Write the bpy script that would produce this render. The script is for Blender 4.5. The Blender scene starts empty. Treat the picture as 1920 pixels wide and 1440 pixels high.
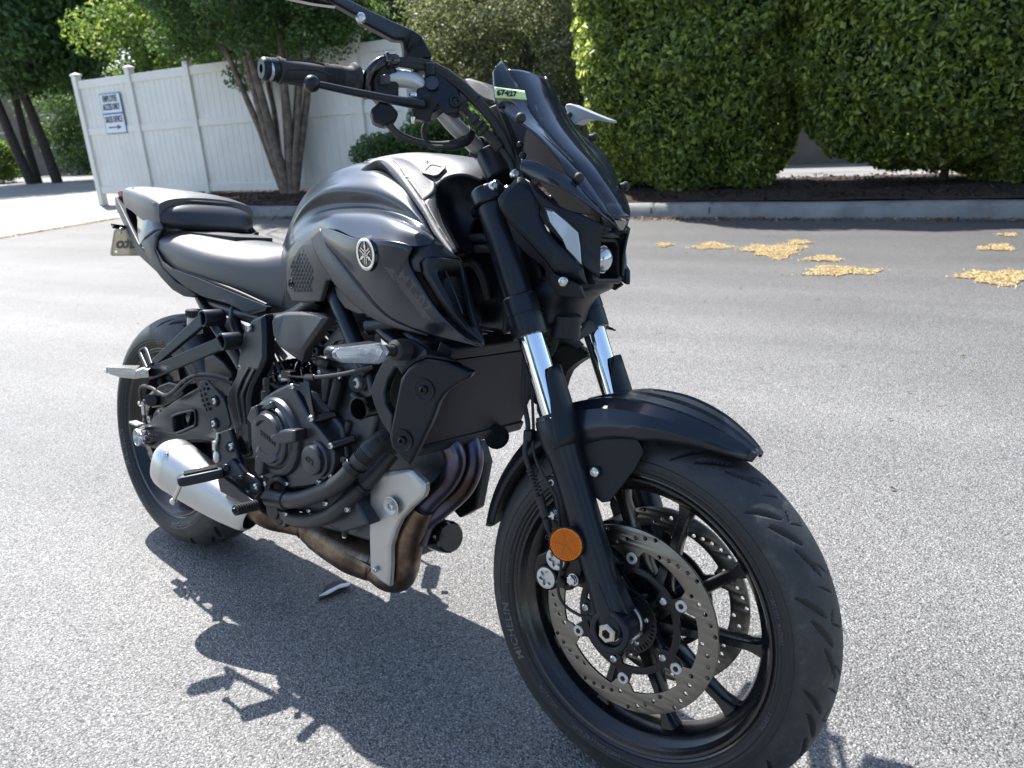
import bpy, bmesh, math, random
import numpy as np
from mathutils import Vector, Matrix
random.seed(7); rng = np.random.default_rng(7)
R_ = math.radians
scene = bpy.context.scene
C = scene.collection

# ---------------------------------------------------------------- camera
CAM = np.array([1.9338, -0.8815, 1.038]); YAW, PIT, ROL, FPX = R_(130.24), R_(-18.4), R_(-3.46), 1434.56
def cam_axes():
    cy, sy, cp, sp = math.cos(YAW), math.sin(YAW), math.cos(PIT), math.sin(PIT)
    F = np.array([cp*cy, cp*sy, sp]); r = np.array([sy, -cy, 0]); u = np.cross(r, F)
    c, s = math.cos(ROL), math.sin(ROL)
    return F, c*r+s*u, -s*r+c*u
CF, CR, CU = cam_axes()
cd = bpy.data.cameras.new('camera'); cam = bpy.data.objects.new('camera', cd); C.objects.link(cam)
cd.sensor_width = 9.2; cd.lens = 9.2*FPX/1920; cd.clip_start = 0.02; cd.clip_end = 600
cd.dof.use_dof = True; cd.dof.focus_distance = 1.25; cd.dof.aperture_fstop = 2.0
mw = Matrix.Identity(4)
for i in range(3):
    mw[i][0], mw[i][1], mw[i][2], mw[i][3] = CR[i], CU[i], -CF[i], CAM[i]
cam.matrix_world = mw
scene.camera = cam
# ---------------------------------------------------------------- sky, sun, exposure
SUN_EL, SUN_AZ = R_(53.8), R_(160.4)
world = bpy.data.worlds.new('World'); scene.world = world; world.use_nodes = True
nt = world.node_tree; nt.nodes.clear()
wo = nt.nodes.new('ShaderNodeOutputWorld'); wb = nt.nodes.new('ShaderNodeBackground'); ws = nt.nodes.new('ShaderNodeTexSky')
ws.sky_type = 'NISHITA'; ws.sun_disc = False; ws.sun_elevation = SUN_EL; ws.sun_rotation = R_(90)-SUN_AZ
ws.air_density = 1.0; ws.dust_density = 0.9; ws.ozone_density = 1.0
wb.inputs['Strength'].default_value = 0.14
nt.links.new(ws.outputs[0], wb.inputs['Color']); nt.links.new(wb.outputs[0], wo.inputs['Surface'])
sl = bpy.data.lights.new('sun', 'SUN'); sl.energy = 5.0; sl.angle = R_(0.55); sl.color = (1, 0.97, 0.93)
sun = bpy.data.objects.new('sun', sl); C.objects.link(sun)
sdir = Vector((math.cos(SUN_EL)*math.cos(SUN_AZ), math.cos(SUN_EL)*math.sin(SUN_AZ), math.sin(SUN_EL)))
sun.rotation_euler = sdir.to_track_quat('Z', 'Y').to_euler(); sun.location = sdir*30
vs = scene.view_settings
vs.view_transform = 'Standard'; vs.look = 'None'; vs.exposure = 1.18; vs.gamma = 1; vs.use_curve_mapping = False

# ---------------------------------------------------------------- frames
LEAN, STEER = R_(9.58), R_(1.5)
rake = R_(24.8)
AX = np.array([-math.sin(rake), 0, math.cos(rake)]); FW = np.array([math.cos(rake), 0, math.sin(rake)])
AXLE = np.array([1.4, 0, 0.30]); SP0 = AXLE-FW*0.0441
ML = np.array([[1, 0, 0], [0, math.cos(LEAN), math.sin(LEAN)], [0, -math.sin(LEAN), math.cos(LEAN)]])   # bike -> world
def rod(p, o, k, a):
    v = np.asarray(p, float)-o
    return o+v*math.cos(a)+np.cross(k, v)*math.sin(a)+k*(v@k)*(1-math.cos(a))
_o = ML.T@CAM
def _ray(px, py): return ML.T@(CF+(px-960)/FPX*CR-(py-720)/FPX*CU)
def Q(px, py, y):
    "photo measurement -> point of the upright bike at the side distance y"
    d = _ray(px, py); return _o+d*((y-_o[1])/d[1])
def S(px, py, y):
    "the same for what turns with the handlebar (before steering)"
    o = rod(_o, SP0, AX, -STEER); d = rod(_ray(px, py), np.zeros(3), AX, -STEER)
    return o+d*((y-o[1])/d[1])
def QX(px, py, x):
    d = _ray(px, py); return _o+d*((x-_o[0])/d[0])
def SX(px, py, x):
    o = rod(_o, SP0, AX, -STEER); d = rod(_ray(px, py), np.zeros(3), AX, -STEER)
    return o+d*((x-o[0])/d[0])
def G(px, py, z=0.0):
    d = CF+(px-960)/FPX*CR-(py-720)/FPX*CU; return CAM+d*((z-CAM[2])/d[2])
def GD(px, py, depth):
    d = CF+(px-960)/FPX*CR-(py-720)/FPX*CU; return CAM+d*depth
def V(*a): return np.array(a, float)
def nrm(v): v = np.asarray(v, float); return v/(np.linalg.norm(v)+1e-12)

# ---------------------------------------------------------------- materials
def new_mat(name):
    m = bpy.data.materials.new(name); m.use_nodes = True
    return m, m.node_tree, m.node_tree.nodes['Principled BSDF']
def mat(name, col, rough=0.5, metal=0.0, coat=0.0, bump=0.0, bscale=300, var=0.0, vscale=8, rvar=0.0, spec=0.5, coat_rough=0.15, bdist=0.001, stint=(1, 1, 1)):
    m, t, b = new_mat(name); N, L = t.nodes, t.links
    b.inputs['Base Color'].default_value = (*col, 1); b.inputs['Roughness'].default_value = rough
    b.inputs['Metallic'].default_value = metal; b.inputs['Coat Weight'].default_value = coat
    b.inputs['Coat Roughness'].default_value = coat_rough; b.inputs['Specular IOR Level'].default_value = spec
    b.inputs['Specular Tint'].default_value = (*stint, 1); b.inputs['Coat Tint'].default_value = (*stint, 1)
    tc = N.new('ShaderNodeTexCoord')
    if bump:
        n = N.new('ShaderNodeTexNoise'); n.inputs['Scale'].default_value = bscale; n.inputs['Detail'].default_value = 3
        bp = N.new('ShaderNodeBump'); bp.inputs['Strength'].default_value = bump; bp.inputs['Distance'].default_value = bdist
        L.new(tc.outputs['Object'], n.inputs['Vector']); L.new(n.outputs['Fac'], bp.inputs['Height']); L.new(bp.outputs[0], b.inputs['Normal'])
    if var or rvar:
        n2 = N.new('ShaderNodeTexNoise'); n2.inputs['Scale'].default_value = vscale; n2.inputs['Detail'].default_value = 6; n2.inputs['Roughness'].default_value = 0.65
        L.new(tc.outputs['Object'], n2.inputs['Vector'])
    if var:
        mx = N.new('ShaderNodeMix'); mx.data_type = 'RGBA'
        mx.inputs[6].default_value = (*[c*(1-var) for c in col], 1); mx.inputs[7].default_value = (*[min(1, c*(1+var)) for c in col], 1)
        L.new(n2.outputs['Fac'], mx.inputs[0]); L.new(mx.outputs[2], b.inputs['Base Color'])
    if rvar:
        mr = N.new('ShaderNodeMapRange'); mr.inputs['From Min'].default_value = 0.3; mr.inputs['From Max'].default_value = 0.7
        mr.inputs['To Min'].default_value = max(0.02, rough-rvar); mr.inputs['To Max'].default_value = min(1, rough+rvar)
        L.new(n2.outputs['Fac'], mr.inputs['Value']); L.new(mr.outputs[0], b.inputs['Roughness'])
    return m
def ramp(N, stops):
    r = N.new('ShaderNodeValToRGB'); e = r.color_ramp.elements
    while len(e) < len(stops): e.new(0.5)
    for k, (p, c) in enumerate(stops):
        e[k].position = p; e[k].color = (*c, 1) if not isinstance(c, (int, float)) else (c, c, c, 1)
    return r
M = {}
M['plastic'] = mat('black_plastic', (0.005, 0.0065, 0.0095), 0.42, spec=0.38, stint=(.84, .92, 1), bump=0.10, bscale=900, rvar=0.05, vscale=14)
M['plastic_tex'] = mat('grained_plastic', (0.026, 0.027, 0.029), 0.5, bump=0.35, bscale=1500, rvar=0.05)
M['cover_grey'] = mat('grained_grey_cover', (0.050, 0.051, 0.054), 0.46, bump=0.4, bscale=1400)
M['satin'] = mat('satin_black_paint', (0.005, 0.007, 0.012), 0.34, metal=0.0, stint=(.84, .92, 1), coat=0.5, coat_rough=0.15, spec=0.3, rvar=0.03, vscale=5)
M['gloss'] = mat('gloss_black', (0.006, 0.006, 0.007), 0.12, coat=0.5, coat_rough=0.05)
M['forkblack'] = mat('satin_black_metal', (0.007, 0.009, 0.014), 0.36, metal=0.1, spec=0.45, stint=(.84, .92, 1), bump=0.06, bscale=700, rvar=0.04)
M['frame'] = mat('black_frame_paint', (0.008, 0.0095, 0.0125), 0.36, stint=(.8, .9, 1), metal=0.1, bump=0.05, bscale=500, rvar=0.05)
M['wheel'] = mat('black_wheel_paint', (0.005, 0.0055, 0.0065), 0.26, coat=0.2, rvar=0.08, vscale=20)
M['engine'] = mat('dark_grey_engine_paint', (0.062, 0.067, 0.076), 0.36, metal=0.7, bump=0.12, bscale=900, rvar=0.07, vscale=18)
M['cylinder'] = mat('grey_cylinder_paint', (0.05, 0.053, 0.058), 0.46, metal=0.45, bump=0.3, bscale=700, var=0.15)
M['alu'] = mat('brushed_aluminium', (0.60, 0.60, 0.59), 0.36, metal=1.0, bump=0.05, bscale=400, var=0.08, vscale=9, rvar=0.07)
M['alu_dull'] = mat('bead_blasted_silver', (0.52, 0.515, 0.50), 0.45, metal=0.85, bump=0.10, bscale=900, var=0.08, vscale=12, rvar=0.06)
M['bolt'] = mat('zinc_plated_bolt', (0.62, 0.62, 0.60), 0.25, metal=1.0)
M['chrome'] = mat('chrome', (0.85, 0.86, 0.88), 0.035, metal=1.0)
M['rubber'] = mat('black_rubber', (0.016, 0.016, 0.017), 0.62, bump=0.12, bscale=500, var=0.12)
M['hose'] = mat('coolant_hose', (0.022, 0.023, 0.025), 0.5, bump=0.15, bscale=400, rvar=0.07)
M['dark'] = mat('shadowed_black', (0.008, 0.008, 0.009), 0.6)
M['disc'] = mat('brushed_brake_steel', (0.20, 0.19, 0.172), 0.34, metal=1.0, rvar=0.05, vscale=60)
M['discface'] = mat('laser_cut_steel', (0.62, 0.61, 0.58), 0.33, metal=1.0)
M['blackpart'] = mat('anodised_black', (0.012, 0.012, 0.013), 0.3, metal=0.4, rvar=0.05)
M['amber'] = mat('amber_reflector', (0.95, 0.30, 0.01), 0.22, coat=1.0, coat_rough=0.03)
M['white_paint'] = mat('white_marking', (0.7, 0.7, 0.68), 0.4)
M['grey_mark'] = mat('dark_grey_marking', (0.038, 0.040, 0.044), 0.30)
M['mesh_dark'] = mat('radiator_fins', (0.002, 0.002, 0.0025), 0.6, spec=.1)
M['yellow'] = mat('yellow_label', (0.75, 0.55, 0.03), 0.4)
M['ink'] = mat('black_ink', (0.01, 0.01, 0.012), 0.5)
M['tape'] = mat('green_tape', (0.62, 0.80, 0.36), 0.6, bump=0.2, bscale=200)
M['peach'] = mat('brake_fluid', (0.65, 0.28, 0.20), 0.3)
# seat vinyl
m, t, b = new_mat('seat_vinyl'); N, L = t.nodes, t.links
b.inputs['Base Color'].default_value = (0.046, 0.046, 0.047, 1); b.inputs['Roughness'].default_value = 0.43; b.inputs['Specular IOR Level'].default_value = 0.75
tc = N.new('ShaderNodeTexCoord'); vo = N.new('ShaderNodeTexVoronoi'); vo.inputs['Scale'].default_value = 900
bp = N.new('ShaderNodeBump'); bp.inputs['Strength'].default_value = 0.5; bp.inputs['Distance'].default_value = 0.0008
L.new(tc.outputs['Object'], vo.inputs['Vector']); L.new(vo.outputs['Distance'], bp.inputs['Height']); L.new(bp.outputs[0], b.inputs['Normal'])
M['vinyl'] = m
# heat-stained steel
m, t, b = new_mat('heat_stained_steel'); N, L = t.nodes, t.links
tc = N.new('ShaderNodeTexCoord'); n = N.new('ShaderNodeTexNoise'); n.inputs['Scale'].default_value = 14; n.inputs['Detail'].default_value = 7; n.inputs['Roughness'].default_value = 0.6
r = ramp(N, [(0.30, (0.045, 0.032, 0.026)), (0.45, (0.11, 0.078, 0.058)), (0.56, (0.21, 0.155, 0.11)), (0.68, (0.38, 0.32, 0.25)), (0.8, (0.18, 0.14, 0.12))])
L.new(tc.outputs['Object'], n.inputs['Vector']); L.new(n.outputs['Fac'], r.inputs[0]); L.new(r.outputs[0], b.inputs['Base Color'])
b.inputs['Metallic'].default_value = 0.9
n3 = N.new('ShaderNodeTexNoise'); n3.inputs['Scale'].default_value = 60; n3.inputs['Detail'].default_value = 4
mr = N.new('ShaderNodeMapRange'); mr.inputs['To Min'].default_value = 0.22; mr.inputs['To Max'].default_value = 0.55
L.new(tc.outputs['Object'], n3.inputs['Vector']); L.new(n3.outputs['Fac'], mr.inputs['Value']); L.new(mr.outputs[0], b.inputs['Roughness'])
bp = N.new('ShaderNodeBump'); bp.inputs['Strength'].default_value = 0.25; bp.inputs['Distance'].default_value = 0.001
L.new(n3.outputs['Fac'], bp.inputs['Height']); L.new(bp.outputs[0], b.inputs['Normal'])
M['exhaust'] = m
# blued header pipes
m, t, b = new_mat('blued_header_steel'); N, L = t.nodes, t.links
tc = N.new('ShaderNodeTexCoord'); n = N.new('ShaderNodeTexNoise'); n.inputs['Scale'].default_value = 9; n.inputs['Detail'].default_value = 4
r = ramp(N, [(0.35, (0.05, 0.035, 0.03)), (0.48, (0.075, 0.07, 0.10)), (0.58, (0.10, 0.095, 0.15)), (0.7, (0.13, 0.09, 0.07))])
L.new(tc.outputs['Object'], n.inputs['Vector']); L.new(n.outputs['Fac'], r.inputs[0]); L.new(r.outputs[0], b.inputs['Base Color'])
b.inputs['Metallic'].default_value = 0.9; b.inputs['Roughness'].default_value = 0.33
M['header'] = m
# tyre rubber with dusty wear
m, t, b = new_mat('tyre_rubber'); N, L = t.nodes, t.links
tc = N.new('ShaderNodeTexCoord'); n = N.new('ShaderNodeTexNoise'); n.inputs['Scale'].default_value = 26; n.inputs['Detail'].default_value = 9; n.inputs['Roughness'].default_value = 0.75
r = ramp(N, [(0.36, (0.018, 0.0185, 0.020)), (0.54, (0.030, 0.031, 0.032)), (0.64, (0.07, 0.068, 0.064)), (0.76, (0.18, 0.175, 0.165))])
L.new(tc.outputs['Object'], n.inputs['Vector']); L.new(n.outputs['Fac'], r.inputs[0])
at = N.new('ShaderNodeAttribute'); at.attribute_name = 'wear'
mx = N.new('ShaderNodeMix'); mx.data_type = 'RGBA'; mx.inputs[6].default_value = (0.0095, 0.010, 0.0115, 1)
L.new(at.outputs['Fac'], mx.inputs[0]); L.new(r.outputs[0], mx.inputs[7]); ag = N.new('ShaderNodeAttribute'); ag.attribute_name = 'groove'; mg = N.new('ShaderNodeMix'); mg.data_type = 'RGBA'; mg.inputs[7].default_value = (.002, .002, .0025, 1); L.new(ag.outputs['Fac'], mg.inputs[0]); L.new(mx.outputs[2], mg.inputs[6]); L.new(mg.outputs[2], b.inputs['Base Color'])  # groove mask puts the shade inside the slots in as near-black
b.inputs['Roughness'].default_value = 0.56
n3 = N.new('ShaderNodeTexNoise'); n3.inputs['Scale'].default_value = 420; n3.inputs['Detail'].default_value = 3
bp = N.new('ShaderNodeBump'); bp.inputs['Strength'].default_value = 0.25; bp.inputs['Distance'].default_value = 0.001
L.new(tc.outputs['Object'], n3.inputs['Vector']); L.new(n3.outputs['Fac'], bp.inputs['Height']); L.new(bp.outputs[0], b.inputs['Normal'])
M['tyre'] = m
def glass(name, tint, rough=0.0, alpha=None, ior=1.45, mixf=0.5, diff=(0.02, 0.03, 0.06)):
    "thin clear or smoked sheet: part see-through, part glossy"
    m, t, b = new_mat(name); N, L = t.nodes, t.links
    b.inputs['Base Color'].default_value = (*diff, 1); b.inputs['Roughness'].default_value = 0.08; b.inputs['Coat Weight'].default_value = 1.0; b.inputs['Coat Roughness'].default_value = 0.02
    tr = N.new('ShaderNodeBsdfTransparent'); tr.inputs[0].default_value = (*tint, 1)
    ms = N.new('ShaderNodeMixShader'); ms.inputs[0].default_value = mixf
    L.new(tr.outputs[0], ms.inputs[1]); L.new(b.outputs[0], ms.inputs[2]); L.new(ms.outputs[0], N['Material Output'].inputs['Surface'])
    return m
M['smoke'] = glass('smoked_screen', (0.40, 0.44, 0.50), mixf=0.55, diff=(0.024, 0.032, 0.050))
M['clear'] = glass('clear_lens', (0.95, 0.96, 0.97), mixf=0.3, diff=(0.5, 0.52, 0.54))
M['translucent'] = glass('translucent_tank', (0.8, 0.8, 0.78), mixf=0.7, diff=(0.55, 0.54, 0.5))
M['lens'] = glass('lens', (0.95, 0.96, 0.98), mixf=0.28, diff=(0.75, 0.77, 0.8))

# ---------------------------------------------------------------- mesh helpers
class MB:
    def __init__(s): s.v = []; s.f = []
    def add(s, vs, fs):
        o = len(s.v); s.v += [tuple(float(c) for c in v) for v in vs]; s.f += [tuple(i+o for i in f) for f in fs]; return s
    def box(s, c, size, ax=None):
        ax = np.eye(3) if ax is None else np.asarray(ax); c = np.asarray(c, float); h = np.asarray(size)/2
        vs = [c+ax[0]*h[0]*i+ax[1]*h[1]*j+ax[2]*h[2]*k for i in (-1, 1) for j in (-1, 1) for k in (-1, 1)]
        return s.add(vs, [(0, 1, 3, 2), (4, 6, 7, 5), (0, 4, 5, 1), (2, 3, 7, 6), (0, 2, 6, 4), (1, 5, 7, 3)])
    def lathe(s, prof, p0, axis, n=32, ref=None, a0=0, a1=None):
        "prof: list of (distance along axis, radius)"
        ax = nrm(axis); r = V(0, 0, 1) if abs(ax[2]) < 0.9 else V(1, 0, 0)
        if ref is not None: r = np.asarray(ref, float)
        u = nrm(r-ax*(r@ax)); w = np.cross(ax, u); full = a1 is None
        a = np.linspace(0, 2*np.pi, n, endpoint=False) if full else np.linspace(a0, a1, n)
        vs = []
        for d, rr in prof:
            for t in a: vs.append(np.asarray(p0)+ax*d+(u*math.cos(t)+w*math.sin(t))*rr)
        fs = []; m = len(prof)
        for i in range(m-1):
            for j in range(n if full else n-1):
                k = (j+1) % n
                fs.append((i*n+j, i*n+k, (i+1)*n+k, (i+1)*n+j))
        return s.add(vs, fs)
    def cyl(s, p0, p1, r0, r1=None, n=28, ch=0.0):
        p0, p1 = np.asarray(p0, float), np.asarray(p1, float); r1 = r0 if r1 is None else r1; h = np.linalg.norm(p1-p0)
        c = min(ch, h*0.45)
        pr = [(0, 0.0001), (0, r0-c), (c, r0), (h-c, r1), (h, r1-c), (h, 0.0001)] if c else [(0, 0.0001), (0, r0), (h, r1), (h, 0.0001)]
        return s.lathe(pr, p0, p1-p0, n)
    def tube(s, pts, r, n=14, sub=6, cap=True, flat=None):
        P = spline([np.asarray(p, float) for p in pts], sub) if sub > 1 else np.array(pts, float)
        m = len(P); rr = np.full(m, r) if np.isscalar(r) else np.interp(np.linspace(0, 1, m), np.linspace(0, 1, len(r)), r)
        T = np.gradient(P, axis=0); T /= np.linalg.norm(T, axis=1)[:, None]+1e-12
        up = V(0, 1, 0) if abs(T[0][1]) < 0.9 else V(1, 0, 0)
        u = nrm(up-T[0]*(up@T[0])); vs = []
        for i in range(m):
            u = nrm(u-T[i]*(u@T[i])); w = np.cross(T[i], u)
            for j in range(n):
                a = 2*math.pi*j/n; f = 1 if flat is None else flat
                vs.append(P[i]+(u*math.cos(a)+w*math.sin(a)*f)*rr[i])
        fs = [(i*n+j, i*n+(j+1) % n, (i+1)*n+(j+1) % n, (i+1)*n+j) for i in range(m-1) for j in range(n)]
        if cap: fs += [tuple(range(n))[::-1], tuple((m-1)*n+j for j in range(n))]
        return s.add(vs, fs)
    def grid(s, g, closed=False):
        g = np.asarray(g); a, b = g.shape[:2]
        vs = g.reshape(-1, 3); fs = [(i*b+j, i*b+(j+1) % b, (i+1)*b+(j+1) % b, (i+1)*b+j) for i in range(a-1) for j in range(b if closed else b-1)]
        return s.add(vs, fs)
    def sphere(s, c, r, n=20, m=12, sc=(1, 1, 1)):
        pr = []
        vs = []
        for i in range(m+1):
            p = math.pi*i/m
            for j in range(n):
                a = 2*math.pi*j/n
                vs.append(np.asarray(c)+np.array([math.sin(p)*math.cos(a)*sc[0], math.sin(p)*math.sin(a)*sc[1], math.cos(p)*sc[2]])*r)
        return s.add(vs, [(i*n+j, i*n+(j+1) % n, (i+1)*n+(j+1) % n, (i+1)*n+j) for i in range(m) for j in range(n)])
    def slab(s, pts, d, inset=0.0, lift=0.0):
        "polygon (may be slightly bent) pushed back along d into a solid; optional chamfered front"
        pts = [np.asarray(p, float) for p in pts]; n = len(pts); d = np.asarray(d, float)
        if inset:
            nd = -nrm(d); out = []
            cen = sum(pts)/n
            for i in range(n):
                a, b, c = pts[i-1], pts[i], pts[(i+1) % n]
                e1 = nrm(b-a); e2 = nrm(c-b); n1 = np.cross(nd, e1); n2 = np.cross(nd, e2)
                out.append((n1, n2))
            area = sum(np.cross(pts[i]-cen, pts[(i+1) % n]-cen) for i in range(n))@nd
            sg = 1 if area > 0 else -1
            ins = []
            for i, (n1, n2) in enumerate(out):
                mm = n1+n2; mm = nrm(mm); k = max(0.35, mm@nrm(n1)); ins.append(pts[i]+mm*sg*inset/k+nd*lift)
            s.add(ins+pts, [tuple(range(n))]+[(i, (i+1) % n, n+(i+1) % n, n+i) for i in range(n)])
            s.add(pts+[p+d for p in pts], [(i, (i+1) % n, n+(i+1) % n, n+i) for i in range(n)]+[tuple(range(n, 2*n))[::-1]])
        else:
            s.add(pts+[p+d for p in pts], [tuple(range(n))]+[(i, (i+1) % n, n+(i+1) % n, n+i) for i in range(n)]+[tuple(range(n, 2*n))[::-1]])
        return s
    def merge(s, o): return s.add(o.v, o.f)
    def mir(s):
        o = MB(); o.v = [(a, -b, c) for a, b, c in s.v]; o.f = [tuple(reversed(f)) for f in s.f]; return o
def spline(P, sub):
    P = np.asarray(P, float); n = len(P)
    if n < 3: return np.array([P[0]+(P[-1]-P[0])*t for t in np.linspace(0, 1, sub+1)])
    out = []
    for i in range(n-1):
        p0 = P[i-1] if i else 2*P[0]-P[1]; p1, p2 = P[i], P[i+1]; p3 = P[i+2] if i+2 < n else 2*P[-1]-P[-2]
        for k in range(sub):
            t = k/sub
            out.append(0.5*((2*p1)+(-p0+p2)*t+(2*p0-5*p1+4*p2-p3)*t*t+(-p0+3*p1-3*p2+p3)*t**3))
    out.append(P[-1]); return np.array(out)
def net(rows, nu=5, nv=5, crease=()):
    "rows of control points -> smooth grid; rows listed in crease stay sharp"
    R = [spline(r, nu) for r in rows]; R = np.array(R); cuts = [0]+[c for c in crease]+[len(rows)-1]; out = []
    for a, b in zip(cuts[:-1], cuts[1:]):
        seg = R[a:b+1]; m = seg.shape[1]
        cols = np.stack([spline(seg[:, j], nv) if b-a >= 2 else np.array([seg[0, j]+(seg[1, j]-seg[0, j])*t for t in np.linspace(0, 1, nv+1)]) for j in range(m)], 1)
        out.append(cols if not out else cols[1:])
    return np.concatenate(out)
def snap(mb, target, off):
    "lay thin graphics onto the right-hand surface of a part"
    from mathutils.bvhtree import BVHTree
    me = target.data; bv = BVHTree.FromPolygons([v.co[:] for v in me.vertices], [p.vertices[:] for p in me.polygons]); o = MB(); o.f = mb.f
    for v in mb.v:
        h = bv.ray_cast(Vector((v[0], -.4, v[2])), Vector((0, 1, 0)))
        o.v.append((v[0], (h[0].y-off-.002) if h[0] is not None and abs(h[0].y-v[1]) < .05 else v[1], v[2]))
    return o
def steer_pt(v): return rod(v, SP0, AX, STEER)
def build(name, mb, m, parent=None, st=False, bevel=0.0, bseg=2, sub=0, solid=0.0, sharp=38, tri=False, label=None, weld=0.00005):
    me = bpy.data.meshes.new(name)
    vs = mb.v
    if st: vs = [tuple(steer_pt(v)) for v in vs]
    bm = bmesh.new()
    bv = [bm.verts.new(v) for v in vs]
    for f in mb.f:
        ff = []
        for i in f:
            if not ff or ff[-1] != i: ff.append(i)
        try: bm.faces.new([bv[i] for i in ff])
        except ValueError: pass
    if weld: bmesh.ops.remove_doubles(bm, verts=bm.verts, dist=weld)
    big = [f for f in bm.faces if len(f.verts) > 4]
    if big and tri: bmesh.ops.triangulate(bm, faces=big)
    bmesh.ops.recalc_face_normals(bm, faces=bm.faces)
    for f in bm.faces: f.smooth = True
    bm.to_mesh(me); bm.free()
    me.set_sharp_from_angle(angle=R_(sharp))
    me.materials.append(m)
    o = bpy.data.objects.new(name, me); C.objects.link(o)
    if parent is not None: o.parent = parent
    if solid:
        md = o.modifiers.new('solid', 'SOLIDIFY'); md.thickness = solid; md.offset = 0
    if bevel:
        md = o.modifiers.new('bevel', 'BEVEL'); md.width = bevel; md.segments = bseg; md.limit_method = 'ANGLE'; md.angle_limit = R_(32); md.harden_normals = False
    if sub:
        md = o.modifiers.new('sub', 'SUBSURF'); md.levels = sub; md.render_levels = sub
    if label: o['label'] = label
    return o
def tag(o, label=None, cat=None, group=None, kind=None):
    if label: o['label'] = label
    if cat: o['category'] = cat
    if group: o['group'] = group
    if kind: o['kind'] = kind
    return o
def empty(name, loc, rot=(0, 0, 0)):
    o = bpy.data.objects.new(name, None); C.objects.link(o); o.location = loc; o.rotation_euler = rot; o.empty_display_size = 0.1
    return o
def curve_mesh(loops, thick, bevel=0.0):
    "flat outline with holes -> MB in xy, thickness along z"
    cu = bpy.data.curves.new('t', 'CURVE'); cu.dimensions = '2D'; cu.fill_mode = 'BOTH'; cu.extrude = thick/2-bevel; cu.bevel_depth = bevel; cu.bevel_resolution = 1; cu.offset = -bevel
    for lp in loops:
        sp = cu.splines.new('POLY'); sp.points.add(len(lp)-1); sp.use_cyclic_u = True
        for i, (x, y) in enumerate(lp): sp.points[i].co = (x, y, 0, 1)
    ob = bpy.data.objects.new('t', cu); me = bpy.data.meshes.new_from_object(ob)
    mb = MB().add([tuple(v.co) for v in me.vertices], [tuple(p.vertices) for p in me.polygons])
    bpy.data.meshes.remove(me); bpy.data.objects.remove(ob); bpy.data.curves.remove(cu); return mb
def text_mesh(s, size, thick=0.002, weight=0.0, spacing=1.0):
    cu = bpy.data.curves.new('t', 'FONT'); cu.body = s; cu.size = size; cu.extrude = thick/2; cu.align_x = 'CENTER'; cu.align_y = 'CENTER'; cu.offset = weight; cu.space_character = spacing; cu.resolution_u = 3
    ob = bpy.data.objects.new('t', cu); me = bpy.data.meshes.new_from_object(ob)
    mb = MB().add([tuple(v.co) for v in me.vertices], [tuple(p.vertices) for p in me.polygons])
    bpy.data.meshes.remove(me); bpy.data.objects.remove(ob); bpy.data.curves.remove(cu); return mb
def place(mb, o, ex, ey, ez):
    o, ex, ey, ez = map(lambda a: np.asarray(a, float), (o, ex, ey, ez)); r = MB(); r.f = mb.f
    r.v = [tuple(o+ex*v[0]+ey*v[1]+ez*v[2]) for v in mb.v]; return r
def warp(mb, fn): r = MB(); r.f = mb.f; r.v = [tuple(fn(*v)) for v in mb.v]; return r
def circle(r, n=48, c=(0, 0), a0=0): return [(c[0]+r*math.cos(a0+2*math.pi*i/n), c[1]+r*math.sin(a0+2*math.pi*i/n)) for i in range(n)]
# ================================================================= setting
KO, KE = V(-2.74, 6.74), nrm(V(.984, .179)); KN = V(-KE[1], KE[0])
def K(s, t, z=0.0): p = KO+KE*s+KN*t; return V(p[0], p[1], z)
def noise_mat(name, stops, scale, detail=8, rough=0.8, bump=0.3, bscale=100, dist=0.01, rough_n=0.6, spec=0.3):
    m, t, b = new_mat(name); N, L = t.nodes, t.links
    tc = N.new('ShaderNodeTexCoord'); n = N.new('ShaderNodeTexNoise'); n.inputs['Scale'].default_value = scale; n.inputs['Detail'].default_value = detail; n.inputs['Roughness'].default_value = rough_n
    r = ramp(N, stops); L.new(tc.outputs['Object'], n.inputs['Vector']); L.new(n.outputs['Fac'], r.inputs[0]); L.new(r.outputs[0], b.inputs['Base Color'])
    b.inputs['Roughness'].default_value = rough; b.inputs['Specular IOR Level'].default_value = spec
    n2 = N.new('ShaderNodeTexNoise'); n2.inputs['Scale'].default_value = bscale; n2.inputs['Detail'].default_value = 5
    bp = N.new('ShaderNodeBump'); bp.inputs['Strength'].default_value = bump; bp.inputs['Distance'].default_value = dist
    L.new(tc.outputs['Object'], n2.inputs['Vector']); L.new(n2.outputs['Fac'], bp.inputs['Height']); L.new(bp.outputs[0], b.inputs['Normal'])
    return m
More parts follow.
